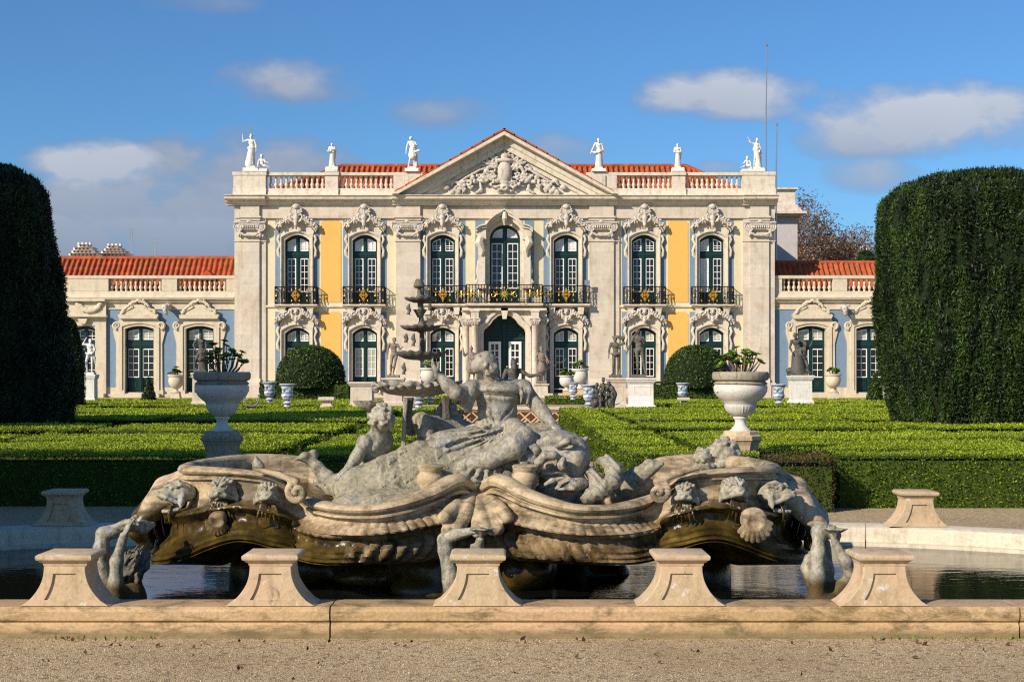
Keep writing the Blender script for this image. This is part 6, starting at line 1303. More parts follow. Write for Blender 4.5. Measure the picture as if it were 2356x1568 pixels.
# putto at the left leaning on the monster, with a shell in its raised hand
pu = stand_at(empty('putto_statue', 'curly haired lead putto leaning one hand on the scaly back and lifting a shell', 'statue', tuple(fp(860,1100,10.8))))
c = Carve(.028); J = dict(head=fp(878,968,10.75),neck=fp(864,1000,10.8),shL=fp(838,1016,10.72),shR=fp(890,1012,10.92),pel=fp(866,1085,10.92),hipL=fp(850,1090,10.85),hipR=fp(885,1090,10.98))
body(c, J, .86, .03, arms=False, legs=False); head(c, fp(876,968,10.76), unit((-.35,.85,.15)), s=1.02, hair='curls', seed=8)
a,e,wv = fp(838,1018,10.72),fp(820,1052,10.66),fp(802,1074,10.62); c.cap(a,e,.052,.045); c.cap(e,wv,.046,.032); hand(c, wv, (-.62,-.25,-.5), (-.3,-.3,.9), .16, .35, thumb=-1)
a,e,wv = fp(885,1010,10.92),fp(868,975,11.0),fp(852,956,10.86); c.cap(a,e,.048,.04); c.cap(e,wv,.04,.03); hand(c, fp(853,958,10.84), (-.1,-.2,1), (-.3,-.9,0), .16, 1.0, thumb=-1)
np_mesh('figure', *c.polygonise(.0085, rough(.004,26), .02), M['leadw'], pu)
m = MB(); m.lathe([(.01,0),(.06,.015),(.10,.05),(.115,.075),(.10,.07),(.055,.035),(.0,.025)],28,tuple(fp(847,944,10.82)),wave=lambda a,z: .08*math.cos(a*9)); m.build('shell', M['leadw'], pu, True)
# second reclining child behind the scalloped bowl: knee and foot show
k2 = stand_at(empty('putto_statue', 'reclining lead putto half hidden behind the scalloped bowl, its bent knee showing', 'statue', tuple(fp(985,1060,11.2))))
c = Carve(.03); c.chain([fp(1040,985,11.25),fp(1000,985,11.15),fp(968,968,11.05)],[.10,.095,.07]); c.chain([fp(968,968,11.05),fp(980,1000,11.0),fp(988,1035,11.0)],[.062,.065,.04]); c.ell(fp(1045,1000,11.3),(.17,.14,.14)); c.chain([fp(945,985,11.1),fp(985,972,11.2)],[.06,.07]); c.ell(fp(1030,962,11.35),(.10,.1,.09)); c.cap(fp(1030,962,11.35),fp(1045,1000,11.3),.07,.09)
for i in range(30): v = unit((rn.gauss(0,1),rn.gauss(0,1),rn.gauss(.3,1))); c.ell(fp(1030,960,11.35)+v*.10,.028,k=.012)
np_mesh('figure', *c.polygonise(.011, rough(.006,22), .03), M['leadw'], k2)
# scalloped bowl on thin legs
def scallop(mb, p, r, h, n, thick=.012, lift=.0):
    wv = lambda a,z: .055*math.cos(a*n)*(1 if z > .35*h else .5)
    prof = [(.02,-.35*h),(.35*r,-.30*h),(.7*r,0),(.9*r,.45*h),(r,h),(r*.985,h+thick),(.9*r,.62*h),(.66*r,.2*h),(.3*r,.0),(0.01,-.02)]
    G = np.zeros((n*6,len(prof),3))
    for i in range(n*6):
        a = 2*math.pi*i/(n*6)
        for j,(rr,z) in enumerate(prof): q = rr/r; G[i,j] = (p[0]+rr*(1+.06*q*q*math.cos(a*n))*math.cos(a), p[1]+rr*(1+.06*q*q*math.cos(a*n))*math.sin(a), p[2]+z+q**3*.16*h*math.cos(a*n)+q*q*h*.10*math.sin(a*3+r*40))
    return mb.grid(G,wrapu=True)
bw = stand_at(empty('shell_bowl', 'wide scalloped lead bowl on thin legs in front of the raised arm', 'bowl', tuple(fp(960,1040,10.7))))
m = MB(); scallop(m, fp(960,904,11.16), 99*11.16/FPX, .075, 15); m.build('bowl', M['lead'], bw, True, ang=70)
m = MB(); m.tube([tuple(fp(931+dx,py,10.80)) for dx,py in ((2,916),(0,950),(-2,985),(-3,1030))],[.022,.016,.016,.02],7); m.lathe([(.05,-.02),(.045,0),(.02,.025)],10,tuple(fp(928,1034,10.74)),wave=lambda a,z: .2*math.cos(a*6)); m.build('leg', M['lead'], bw, True)
m = MB(); m.tube([tuple(fp(x,py,10.85)) for x,py in ((1026,914),(1026,935),(1028,962))],[.045,.03,.04],7); m.build('leg', M['bronze'], bw, True); m = MB(); m.tube([tuple(fp(x,py,10.85)) for x,py in ((940,914),(940,950),(938,972))],[.04,.025,.03],7); m.build('leg', M['bronze'], bw, True)
c = Carve(.008); r_ = 99*11.16/FPX; p0 = fp(960,897,11.16)
for i in range(30): a = 2*math.pi*i/30; c.ell(p0+(r_*1.0*math.cos(a),r_*1.0*math.sin(a),.03+.014*math.sin(i*2.1)),(.028,.028,.016),k=.012)
c.chain([fp(866,898,11.16),fp(858,893,11.16),fp(864,888,11.16)],[.02,.018,.01]); np_mesh('rim', *c.polygonise(.009, rough(.006,30), .02), M['lead'], bw)
# small bust on the bowl
# tiers held up by the nereid
ti = stand_at(empty('shell_fountain', 'slender column of three lead shells balanced on the raised hand of the nereid', 'fountain tier', tuple(fp(972,845,10.8))))
m = MB(); m.tube([tuple(fp(x,y,10.8)) for x,y in ((972,826),(971,790),(970,756),(968,725),(967,700),(965,668),(964,645))],[.026,.021,.017,.018,.023,.017,.011],10); m.lathe([(.03,0),(.045,.015),(.03,.06),(.02,.07)],10,tuple(fp(964,663,10.8))); m.lathe([(.055,-.02),(.035,.02),(.02,.04)],10,tuple(fp(967,690,10.8)),wave=lambda a,z: .1*math.cos(a*8)); m.lathe([(.055,-.02),(.035,.02),(.02,.05)],10,tuple(fp(970,754,10.8)),wave=lambda a,z: .1*math.cos(a*8)); m.lathe([(.02,-.06),(.035,-.03),(.055,.0)],10,tuple(fp(966,712,10.8)))
m.build('column', M['olive'], ti, True)
for x,y,r,h,n in ((969,824,56,.040,16),(967,760,44,.026,14),(968,694,36,.020,12)): m = MB(); scallop(m, fp(x,y,10.8), r*10.8/FPX, h, n); m.build('shell', M['bronze'], ti, True, ang=70)
for x,y,L in ((930,835,22),(935,768,16),(952,768,24),(941,700,20),(1005,768,14),(990,700,10)):
    c = Carve(.006); p = fp(x,y,10.72); k = 10.72/FPX; c.chain([p,p+(-2*k,0,-L*.4*k),p+(1*k,0,-L*.7*k),p+(-2*k,0,-L*k)],[.008,.016,.012,.010]); c.cap(p+(-2*k,0,-L*k),p+(3*k,0,-(L+4)*k),.010,.004); c.cap(p+(-2*k,0,-L*k),p+(-6*k,0,-(L+3)*k),.009,.004); np_mesh('spout_drop', *c.polygonise(.006), M['olive'], ti)
# tritons in the water
tr = stand_at(empty('triton_statue', 'lead triton bending back out of the water, knees raised, beside the dripping lobe', 'statue', tuple(fp(275,1385,10.0))))
c = Carve(.035); Y0 = 9.95
c.chain([fp(240,1392,Y0),fp(236,1330,Y0),fp(233,1262,Y0-.03),fp(238,1228,Y0)],[.09,.062,.05,.045]); c.chain([fp(236,1226,Y0),fp(258,1222,Y0+.02),fp(285,1226,Y0+.05)],[.045,.04,.03])
c.chain([fp(262,1398,Y0-.12),fp(266,1340,Y0-.14),fp(268,1290,Y0-.14),fp(285,1232,Y0-.06)],[.08,.05,.040,.03]); hand(c, fp(287,1228,Y0-.05), (.4,.1,.9), (-.8,-.4,.2), .19, .5, thumb=1)
c.ell(fp(254,1372,Y0-.02),(.13,.14,.11)); c.ell(fp(298,1378,Y0+.12),(.12,.14,.13)); c.chain([fp(300,1360,Y0+.14),fp(308,1318,Y0+.18)],[.085,.05])
np_mesh('figure', *c.polygonise(.011, rough(.005,22), .02, clip=-.05), M['leadw'], tr)
c = Carve(.012); hp = fp(304,1296,Y0+.12); c.ell(hp,(.085,.10,.11))
for i in range(46):
    a = hp+np.array((rn.uniform(-.07,.08),rn.uniform(-.09,-.02),rn.uniform(-.12,.02))); d_ = np.array((rn.uniform(.0,.06),rn.uniform(-.02,.02),rn.uniform(.06,.12))); c.chain([a,a+d_*.6+(rn.uniform(-.02,.02),-.012,0),a+d_*1.5+(rn.uniform(-.02,.03),0,0)],[.014,.017,.006],.006)
np_mesh('bearded_head', *c.polygonise(.009, rough(.012,22), .02), M['olive'], tr)
c = Carve(.02); c.chain([fp(258,1212,9.95),fp(290,1208,9.98),fp(330,1212,10.02),fp(352,1206,10.1)],[.02,.04,.045,.02]); c.chain([fp(275,1205,9.95),fp(300,1200,9.9),fp(318,1206,9.9)],[.012,.022,.012]); np_mesh('conch', *c.polygonise(.009, rough(.008,26), .02), M['leadw'], tr)
tr = stand_at(empty('triton_statue', 'headless lead triton in the water, forearms raised, holding a flower shell', 'statue', tuple(fp(1890,1385,10.0))))
c = Carve(.035); Y0 = 9.95
c.chain([fp(1878,1395,Y0),fp(1880,1330,Y0-.04),fp(1881,1270,Y0-.03),fp(1884,1222,Y0+.03)],[.075,.052,.045,.042]); c.chain([fp(1884,1222,Y0+.03),fp(1905,1222,Y0+.06),fp(1918,1228,Y0+.08)],[.055,.045,.03])
c.chain([fp(1905,1385,Y0+.05),fp(1930,1352,Y0+.05),fp(1958,1332,Y0+.04)],[.06,.05,.045]); c.chain([fp(1960,1332,Y0+.04),fp(1945,1290,Y0),fp(1920,1246,Y0)],[.045,.038,.028]); hand(c, fp(1923,1250,Y0), (-.15,-.1,1), (.5,-.8,0), .18, .8, thumb=-1); c.ell(fp(1892,1378,Y0+.05),(.12,.13,.07)); c.chain([fp(1860,1284,Y0+.26),fp(1857,1306,Y0+.24),fp(1866,1345,Y0+.15)],[.036,.042,.04]); c.chain([fp(1897,1250,Y0+.15),fp(1900,1310,Y0+.15),fp(1902,1360,Y0+.1)],[.04,.05,.06])
np_mesh('figure', *c.polygonise(.011, rough(.005,22), .02, clip=-.05), M['leadw'], tr)
m = MB(); m.lathe([(.01,-.03),(.03,.0),(.075,.03),(.07,.035),(.02,.012)],24,tuple(fp(1922,1226,Y0-.06)),wave=lambda a,z: .16*math.cos(a*5) if z > .01 else 0); m.build('flower_shell', M['leadw'], tr, True)
tr = stand_at(empty('triton_statue', 'lead arm of a triton rising behind the middle rim pedestal and holding a flower shell', 'statue', tuple(fp(1050,1385,9.7))))
c = Carve(.03); Y0 = 9.55
c.chain([fp(1046,1385,Y0),fp(1038,1330,Y0),fp(1024,1265,Y0),fp(1021,1242,Y0)],[.075,.058,.045,.042]); c.chain([fp(1021,1240,Y0),fp(1050,1228,Y0-.03),fp(1085,1221,Y0-.05)],[.042,.037,.028]); hand(c, fp(1086,1221,Y0-.05), (1,-.05,.05), (0,-.3,1), .18, .6, thumb=1)
c.chain([fp(1098,1300,Y0+.1),fp(1100,1262,Y0+.02),fp(1104,1240,Y0-.02)],[.04,.032,.028]); c.chain([fp(1088,1275,Y0+.05),fp(1084,1254,Y0)],[.018,.012]); c.ell(fp(1075,1375,Y0+.05),(.17,.16,.13))
np_mesh('figure', *c.polygonise(.010, rough(.005,24), .02, clip=-.05), M['leadw'], tr)
m = MB(); m.lathe([(.01,-.03),(.03,.0),(.078,.03),(.072,.036),(.02,.012)],24,tuple(fp(1107,1226,Y0-.08)),wave=lambda a,z: .16*math.cos(a*5) if z > .01 else 0); m.build('flower_shell', M['leadw'], tr, True)
# creatures on the far side of the basin
c = Carve(.02); 
for px,py,s in ((1668,1055,1.05),(1620,1064,.8)): head(c, fp(px,py,12.0), (.2,.9,.2), s=1.3*s, hair='curls', seed=int(px))
c.chain([fp(1668,1070,12.05),fp(1650,1110,12.1)],[.10,.15]); c.chain([fp(1615,1070,12.0),fp(1640,1110,12.1)],[.05,.12]); o = np_mesh('rear_putti', *c.polygonise(.012, rough(.01,24), .02), M['leadw']); tag(o,'bluish grey curly heads of two putti looking over the far lip of the basin','sculpture')
c = Carve(.02); c.chain([fp(1440,1118,11.8),fp(1465,1098,11.75),fp(1488,1083,11.7)],[.11,.09,.06]); c.chain([fp(1486,1084,11.7),fp(1505,1072,11.68),fp(1522,1066,11.66)],[.05,.05,.02]); c.chain([fp(1480,1080,11.7),fp(1490,1064,11.7),fp(1505,1060,11.7)],[.035,.03,.012]); c.chain([fp(1452,1096,11.7),fp(1470,1078,11.68),fp(1478,1068,11.68)],[.02,.02,.01])
o = np_mesh('dolphin_tail', *c.polygonise(.011, rough(.01,24), .02), M['scale']); tag(o,'scaly dolphin tail curling up behind the right lobe of the basin','sculpture')
c = Carve(.015); c.chain([fp(594,1090,11.9),fp(592,1068,11.9),fp(588,1050,11.88)],[.045,.04,.012]); c.chain([fp(600,1090,11.9),fp(600,1072,11.9),fp(592,1054,11.89)],[.03,.028,.01]); o = np_mesh('fin_tip', *c.polygonise(.01), M['leadw']); tag(o,'pale pointed lead fin sticking up behind the left lip of the basin','sculpture')
# ---------- plants
def leaf_quads(P, N, size, long=1.0, wide=.55, up=0., tilt=.9, rs=1):
    """diamond leaves at points P leaning about normals N"""
    r = np.random.default_rng(rs); n = len(P); s = np.broadcast_to(size,(n,))[:,None]*r.uniform(.7,1.3,(n,1))
    d = N*(.35+up*0)+r.normal(0,tilt*.6,(n,3)); d[:,2] += up; d /= np.linalg.norm(d,axis=1)[:,None]+1e-9
    q = np.cross(d, N*1.0+r.normal(0,.5,(n,3))); q /= np.linalg.norm(q,axis=1)[:,None]+1e-9
    a = P-d*s*long*.5; c = P+d*s*long*.5; b = P+q*s*wide*.5; e = P-q*s*wide*.5
    V = np.stack([a,b,c,e],1).reshape(-1,3); rn_ = np.repeat(r.random(n),4)
    return V, np.arange(4*n).reshape(-1,4), rn_
def hedge(label, x0, x1, y0, y1, z0, z1, mat='box', k=.00125, group=None, faces='tfslr', name='box_hedge', vis=True, lump=.09):
    rs = int(abs(x0*131+y0*17+z1*7)*100)%99991; r = np.random.default_rng(rs); e = stand_at(empty(name, label, 'hedge', ((x0+x1)/2,(y0+y1)/2,z0), group))
    i = .035; nx = max(2,int((x1-x0)/.3)); ny = max(2,int((y1-y0)/.3)); m = MB(); X,Y = np.meshgrid(np.linspace(x0+i,x1-i,nx+1),np.linspace(y0+i,y1-i,ny+1),indexing='ij')
    T = np.stack([X,Y,np.full_like(X,z1-i)],-1); T[...,2] += (fbm(T.reshape(-1,3)*(1,1,0),1.3,3).reshape(X.shape)-.5)*lump; m.grid(T); m.box(x0+i,x1-i,y0+i,y1-i,z0,z1-i-lump*.6); m.build('hedge_core', M['boxcore'], e)
    Ps, Ns, Ss = [], [], []
    def face(p00, du, dv, nrm):
        L = np.linalg.norm(du); H = np.linalg.norm(dv); nseg = max(1,int(max(L/3,H/3,1)))
        # split along both directions so leaf size follows distance
        for a in range(max(1,int(L/2.5))):
            A = max(1,int(L/2.5))
            for b in range(max(1,int(H/2.5))):
                B = max(1,int(H/2.5)); c = p00+du*(a+.5)/A+dv*(b+.5)/B
                if vis and abs(c[0]) > .385*c[1]+1.6: sz = .12
                else: sz = max(.022, c[1]*k)
                n = int(L/A*H/B/sz**2*1.25)
                u = r.random((n,1)); v = r.random((n,1)); P = p00+du*(a+u)/A+dv*(b+v)/B
                Ps.append(P); Ns.append(np.tile(nrm,(n,1))); Ss.append(np.full(n,sz))
    f = np.array
    if 't' in faces: face(f((x0,y0,z1)), f((x1-x0,0,0)), f((0,y1-y0,0)), f((0,0,1.)))
    if 'f' in faces: face(f((x0,y0,z0)), f((x1-x0,0,0)), f((0,0,z1-z0)), f((0,-1.,0)))
    if 'l' in faces: face(f((x0,y0,z0)), f((0,y1-y0,0)), f((0,0,z1-z0)), f((-1.,0,0)))
    if 'r' in faces: face(f((x1,y0,z0)), f((0,y1-y0,0)), f((0,0,z1-z0)), f((1.,0,0)))
    P = np.concatenate(Ps); N = np.concatenate(Ns); Sz = np.concatenate(Ss)
    P = P+N*(r.normal(0,.014,(len(P),1))+(fbm(P*(1,1,.6),1.3,3)[:,None]-.5)*lump)
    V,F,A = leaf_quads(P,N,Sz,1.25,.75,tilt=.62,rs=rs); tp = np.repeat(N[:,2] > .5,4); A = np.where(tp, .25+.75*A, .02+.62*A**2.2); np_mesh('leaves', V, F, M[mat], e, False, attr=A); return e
HG = 'clipped box hedges of the parterre'
rows = {-1:[(17.5,18.1),(18.7,19.5),(20.0,20.9),(21.4,23.3),(25.5,26.6),(27.2,28.5),(31.6,33.6),(34.3,36.4),(37.1,39.6),(40.3,43.4)], 1:[(17.5,18.0),(18.8,19.7),(20.2,21.3),(21.8,23.0),(23.5,24.8),(26.6,27.8),(28.4,30.2),(31.6,33.4),(34.2,36.6),(37.4,39.9),(40.7,43.4)]}
nmr = ['front row facing the fountain','second row behind the big urn','third row from the fountain','fourth row across a shaded gap','fifth row toward the terrace','last row before the terrace wall']
for s in (-1,1):
    cols = [(1.5,2.75),(3.15,7.6),(8.0,14.5)] if s < 0 else [(1.45,2.35),(2.6,7.4),(7.7,15.5)]
    sd = 'shaded yew' if s < 0 else 'sunlit yew'
    for ri,(y0,y1) in enumerate(rows[s]):
        for ci,(a,b) in enumerate(cols):
            if a > .385*y1+1.2: continue
            yy0 = y0
            if ri == 0 and s < 0 and ci == 1: pass
            if ri == 0 and s > 0 and ci == 1:
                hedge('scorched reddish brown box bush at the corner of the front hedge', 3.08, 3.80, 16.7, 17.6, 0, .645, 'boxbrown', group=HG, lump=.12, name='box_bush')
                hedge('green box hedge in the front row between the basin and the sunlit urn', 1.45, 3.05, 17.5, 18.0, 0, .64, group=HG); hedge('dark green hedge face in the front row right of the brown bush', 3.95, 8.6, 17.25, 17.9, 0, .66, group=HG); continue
            if ri == 0 and s > 0: 
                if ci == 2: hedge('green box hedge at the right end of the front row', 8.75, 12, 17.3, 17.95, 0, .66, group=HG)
                continue
            x0, x1 = (a,b) if s > 0 else (-b,-a)
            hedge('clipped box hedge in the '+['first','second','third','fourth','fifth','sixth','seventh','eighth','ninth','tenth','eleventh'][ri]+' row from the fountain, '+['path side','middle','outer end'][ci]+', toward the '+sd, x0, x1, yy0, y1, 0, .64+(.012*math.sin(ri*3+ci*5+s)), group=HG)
# upper terrace edging
for s in (-1,1):
    for ri,(y0,y1) in enumerate(((45.2,50.5),(51.5,61.5))):
        x0,x1 = (5.2,24) if s > 0 else (-24,-5.2)
        if s < 0: x1 = -8.6+ri*0 if False else x1
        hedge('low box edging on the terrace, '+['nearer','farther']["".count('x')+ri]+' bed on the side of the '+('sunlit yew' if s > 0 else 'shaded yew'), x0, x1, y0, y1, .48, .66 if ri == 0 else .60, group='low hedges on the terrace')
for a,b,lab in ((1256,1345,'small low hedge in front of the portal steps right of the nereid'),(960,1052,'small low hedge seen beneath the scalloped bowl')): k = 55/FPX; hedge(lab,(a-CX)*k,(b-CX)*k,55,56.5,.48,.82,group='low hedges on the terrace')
def dome(label, px, Y, rpx, pyt, pyb, base=None, mat='dome', name='dome_shrub', cone=False, dens=1., amp=.06):
    k = Y/FPX; x = (px-CX)*k; r = rpx*k; zt = EYE-(pyt-HZ)*k; zb = EYE-(pyb-HZ)*k; e = stand_at(empty(name, label, 'shrub', (x,Y,zb)))
    rg = np.random.default_rng(int(px)); H = zt-zb; nu, nv = 48, 24
    def surf(u, v):
        if cone: rr = r*(1-v)**.85; z = H*v; nz = np.full_like(v,.3)
        else: a = v*math.pi/2*1.18-.28; rr = r*np.maximum(np.cos(a),0)**.85; z = H*.18+H*.82*np.sin(a); z = np.maximum(z,0); nz = np.sin(a)
        P = np.stack([x+rr*np.cos(u),Y+rr*np.sin(u),zb+z],-1); N = np.stack([np.cos(u)*np.sqrt(1-np.clip(nz,-1,1)**2),np.sin(u)*np.sqrt(1-np.clip(nz,-1,1)**2),nz],-1); return P,N
    U,Vv = np.meshgrid(np.linspace(0,2*math.pi,nu,endpoint=False),np.linspace(.0,.999 if cone else 1.0,nv),indexing='ij'); P,N = surf(U,Vv); P = P-N*.03; m = MB(); m.grid(P,wrapu=True); m.build('shrub_core', M['yewcore'], e, True)
    s = Y*.0012; n = int(2*math.pi*r*H*1.4/s**2*1.1*dens); u = rg.random(n)*2*math.pi; v = rg.random(n); 
    if cone: v = 1-np.sqrt(1-v*.999)
    P,N = surf(u,v); P = P+N*((fbm(P,2.0,3)[:,None]-.5)*amp+rg.normal(0,.012,(n,1))); V,F,A = leaf_quads(P,N,s,1.3,.7,tilt=.8,rs=int(px)); np_mesh('leaves', V, F, M[mat], e, False, attr=A); return e
dome('big round clipped yew dome before the yellow wall on the left of the tiered shells', 715, 61, 79, 796, 890); dome('big round clipped yew dome partly hidden by the sunlit urn', 1601, 61, 74, 795, 890)
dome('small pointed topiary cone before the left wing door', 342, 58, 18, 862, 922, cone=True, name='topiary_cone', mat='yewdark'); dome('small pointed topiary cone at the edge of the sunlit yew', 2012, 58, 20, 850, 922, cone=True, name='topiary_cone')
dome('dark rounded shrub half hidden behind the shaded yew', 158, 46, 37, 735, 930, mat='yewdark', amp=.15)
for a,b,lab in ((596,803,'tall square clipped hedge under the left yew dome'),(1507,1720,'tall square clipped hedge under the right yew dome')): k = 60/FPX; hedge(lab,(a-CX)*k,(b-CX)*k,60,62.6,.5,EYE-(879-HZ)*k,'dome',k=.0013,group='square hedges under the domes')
def yew(label, x, Y, r, H, z0=0, mat='yew', seed=1, n=42000, sq=.5, ry=None, wob=.16, taper=.12, tuft=.11, name='clipped_yew', topround=.16, tp=.07):
    """clipped yew: upright mass with rounded top, built of small upright sprays over a dark core"""
    e = stand_at(empty(name, label, 'tree', (x,Y,z0))); rg = np.random.default_rng(seed); ry = ry or r; off = seed*3.7
    def surf(u, v):      # v 0..1 up the side, 1..1.35 over the top
        t = np.clip(v,0,1); prof = (1-taper*(1-np.clip(t/.45,0,1))**1.5)*np.where(t > 1-topround, np.sqrt(np.clip(1-((t-1+topround)/topround)**2*.42,0,1)), 1.)*(1-tp*t)
        top = np.clip((v-1)/.35,0,1); rr = prof*(1-top); c,s = np.cos(u),np.sin(u); pw = 1/(np.abs(c)**(2+4*sq)+np.abs(s)**(2+4*sq))**(1/(2+4*sq))
        z = H*t+H*.045*np.sin(top*math.pi/2); P = np.stack([x+r*rr*pw*c,Y+ry*rr*pw*s,z0+z],-1); up = np.clip((v-.93)/.12,0,1); N = np.stack([c*(1-up),s*(1-up),up+.05],-1); N /= np.linalg.norm(N,axis=-1)[...,None]; return P,N
    def lump(P): return (fbm(P*np.array((1.6,1.6,.55))+off,1.,3)-.5)*wob*2+(fbm(P*np.array((5,5,1.4))+off,1.,2)-.5)*wob*.7
    U,Vv = np.meshgrid(np.linspace(0,2*math.pi,72,endpoint=False),np.linspace(0,1.33,50),indexing='ij'); P,N = surf(U,Vv); sh = P.shape; P = P.reshape(-1,3); N = N.reshape(-1,3); P = P+N*(lump(P)[:,None]-.09)
    m = MB(); m.grid(P.reshape(sh),wrapu=True); m.build('crown_core', M['yewcore'], e, True)
    m = MB(); m.tube([(x,Y,z0-.05),(x+.03,Y,z0+.5),(x,Y,z0+H*.5)],[.16,.13,.07],8); m.build('trunk', M['bark'], e, True)
    v = rg.random(n); v = np.where(rg.random(n) < .86, v, 1+.35*v); u = rg.random(n)*2*math.pi; P,N = surf(u,v); kp = fbm(P*np.array((7,7,2.6))+off,1.,2)+rg.normal(0,.06,n) > .36; P,N = P[kp],N[kp]; P = P+N*(lump(P)[:,None]+rg.normal(0,.035,(len(P),1))-.02)
    V,F,A = leaf_quads(P,N,tuft,1.35,.42,up=.40,tilt=.95,rs=seed); A = np.clip(A*.55+.9*(np.repeat(fbm(P*np.array((4,4,1.5))+off,1.,2),4)-.30),0,1)
    # a few long stray shoots break the outline
    q = rg.random(900)*2*math.pi; w = np.where(rg.random(900) < .5, rg.uniform(.97,1.3,900), rg.uniform(.1,1,900)); P2,N2 = surf(q,w); P2 = P2+N2*(lump(P2)[:,None]+.05); V2,F2,A2 = leaf_quads(P2,N2,tuft*1.5,1.9,.28,up=1.1,tilt=.5,rs=seed+1)
    np_mesh('crown', np.concatenate([V,V2]), np.concatenate([F,F2+len(V)]), M[mat], e, False, attr=np.concatenate([A,A2])); return e
k = 30/FPX
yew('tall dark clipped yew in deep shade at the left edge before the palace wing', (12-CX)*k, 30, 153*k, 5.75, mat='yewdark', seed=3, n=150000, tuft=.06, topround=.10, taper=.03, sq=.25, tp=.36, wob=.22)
yew('broad flat topped clipped yew in sun at the right edge, hiding part of the wing', (2252-CX)*k, 30, 214*k, 5.62, mat='yew', seed=5, n=300000, tuft=.056, topround=.08, taper=.24, sq=.6, wob=.17, tp=.03)
yew('clipped yew beyond the broad one at the far right edge', (2420-CX)*33/FPX, 33, 1.3, 5.75, mat='yew', seed=8, n=22000, topround=.14)
# tall yew screen and tree standing beside the pond outside the picture; they throw the shade over the left hedges
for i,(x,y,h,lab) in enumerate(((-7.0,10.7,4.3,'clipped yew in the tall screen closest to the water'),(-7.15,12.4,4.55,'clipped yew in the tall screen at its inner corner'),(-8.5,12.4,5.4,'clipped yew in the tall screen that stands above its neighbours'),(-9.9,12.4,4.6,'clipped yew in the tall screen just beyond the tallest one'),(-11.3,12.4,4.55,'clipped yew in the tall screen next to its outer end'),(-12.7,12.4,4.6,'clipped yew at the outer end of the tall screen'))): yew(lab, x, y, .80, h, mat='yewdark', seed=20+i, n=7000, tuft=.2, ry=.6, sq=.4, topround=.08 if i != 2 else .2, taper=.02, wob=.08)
yew('very tall yew behind the screen by the shaded parterre', -16.4, 24.0, 2.6, 11.0, mat='yewdark', seed=31, n=9000, tuft=.3, sq=.2)
# bare tree and far things behind the right wing
def bare_tree(label, px, Y, pyt, wpx, seed):
    k = Y/FPX; x = (px-CX)*k; H = EYE-(pyt-HZ)*k; rn = random.Random(seed); e = stand_at(empty('bare_tree', label, 'tree', (x,Y,0))); tw = MB(); tr = MB(); tips = []
    def grow(p, d, L, r, lv):
        q = p; n = 3
        P = [p]
        for i in range(n): d = unit(np.array(d)+np.array([rn.gauss(0,.13) for _ in range(3)])+(0,0,.05)); q = q+d*L/n; P.append(q)
        (tr if lv < 2 else tw).tube(P, np.linspace(r,r*.62,4), 5 if lv < 2 else 3)
        if lv >= 5: tips.append(q); return
        for c in range(4 if lv in (0,1,2) else 3):
            a = rn.uniform(0,6.28); sp = rn.uniform(.45,.85); X = axes(z=d); d2 = unit(d+sp*(X[:,0]*math.cos(a)+X[:,1]*math.sin(a))); grow(P[rn.choice((2,3,3))], d2, L*rn.uniform(.58,.78), r*.56, lv+1)
    for ox in (-wpx*.28,0,wpx*.26): grow(np.array((x+ox*k,Y+rn.uniform(-1,1),0.)), (ox*k*.03,0,1), H*.36*rn.uniform(.92,1.06), .22, 0)
    tr.build('trunk', M['bark'], e, True); tw.build('twigs', M['twig'], e)
    T = np.array(tips); P = np.repeat(T,13,0)+RNG.normal(0,.42,(len(T)*13,3)); N = RNG.normal(0,1,P.shape); N /= np.linalg.norm(N,axis=1)[:,None]; V,F,A = leaf_quads(P,N,.19,1.6,.45,tilt=1,rs=seed); np_mesh('crown', V, F, M['autumn'], e, False, attr=A)
M['autumn'] = foliage('dry_seed_heads', (.10,.055,.03), (.24,.135,.07), (.32,.20,.11), .25)
bare_tree('bare brown winter tree behind the right wing roof', 1926, 112, 462, 190, 4)
dome('round dark green tree top just over the right wing roof ridge', 1990, 100, 30, 578, 700, name='leafy_tree', amp=.5, mat='yew')
def block(mb, px0, px1, pyt, pyb, Y, d): k = Y/FPX; mb.box((px0-CX)*k,(px1-CX)*k,Y,Y+d,EYE-(pyb-HZ)*k,EYE-(pyt-HZ)*k)
def flats(label, px0, px1, pyt, Y, seed, pyb=640, roof='cityroof', wall='citywall', win=True):
    k = Y/FPX; e = stand_at(empty('apartment_building', label, 'building', (((px0+px1)/2-CX)*k,Y,0))); rn = random.Random(seed); m = MB(); r = MB(); w = MB(); W_ = px1-px0; n = 4; h = (588-pyt)/n if win else 8
    for i in range(n):
        a = px0+W_*(.28-.28*i/3)*rn.uniform(.8,1.1); b = px1-W_*(.34-.34*i/3)*rn.uniform(.8,1.1); t = pyt+h*i+1; block(m,a,b,t,pyb,Y+8*(n-1-i)*.4,6); block(r,a-.4,b+.4,t-.45,t+.05,Y+8*(n-1-i)*.4-1.5,8)
        for j in range(int((b-a)/9)): block(w,a+4+j*9,a+8+j*9,t+2,t+h*.72,Y+8*(n-1-i)*.4-.15,.3)
    block(m,px0,px1,588,pyb+40,Y,20)
    for i in range(4): q = px0+W_*(.3+.13*i); block(m,q,q+3,pyt-3.5,pyt+3,Y+14,2)
    m.build('wall', M[wall], e); r.build('roof', M[roof], e); w.build('window', M['glass'], e)
flats('far terraced block of flats with red roofs, nearer the dark yew', 158, 226, 561, 620, 2); flats('far terraced block of flats with red roofs, farther from the dark yew', 226, 296, 564, 640, 5)
m = MB(); block(m,1850,1995,566,640,180,8); w_ = MB()
for i in range(16):
    for j in range(3): block(w_,1853+i*9,1856+i*9,570+j*9,574+j*9,179.9,.05)
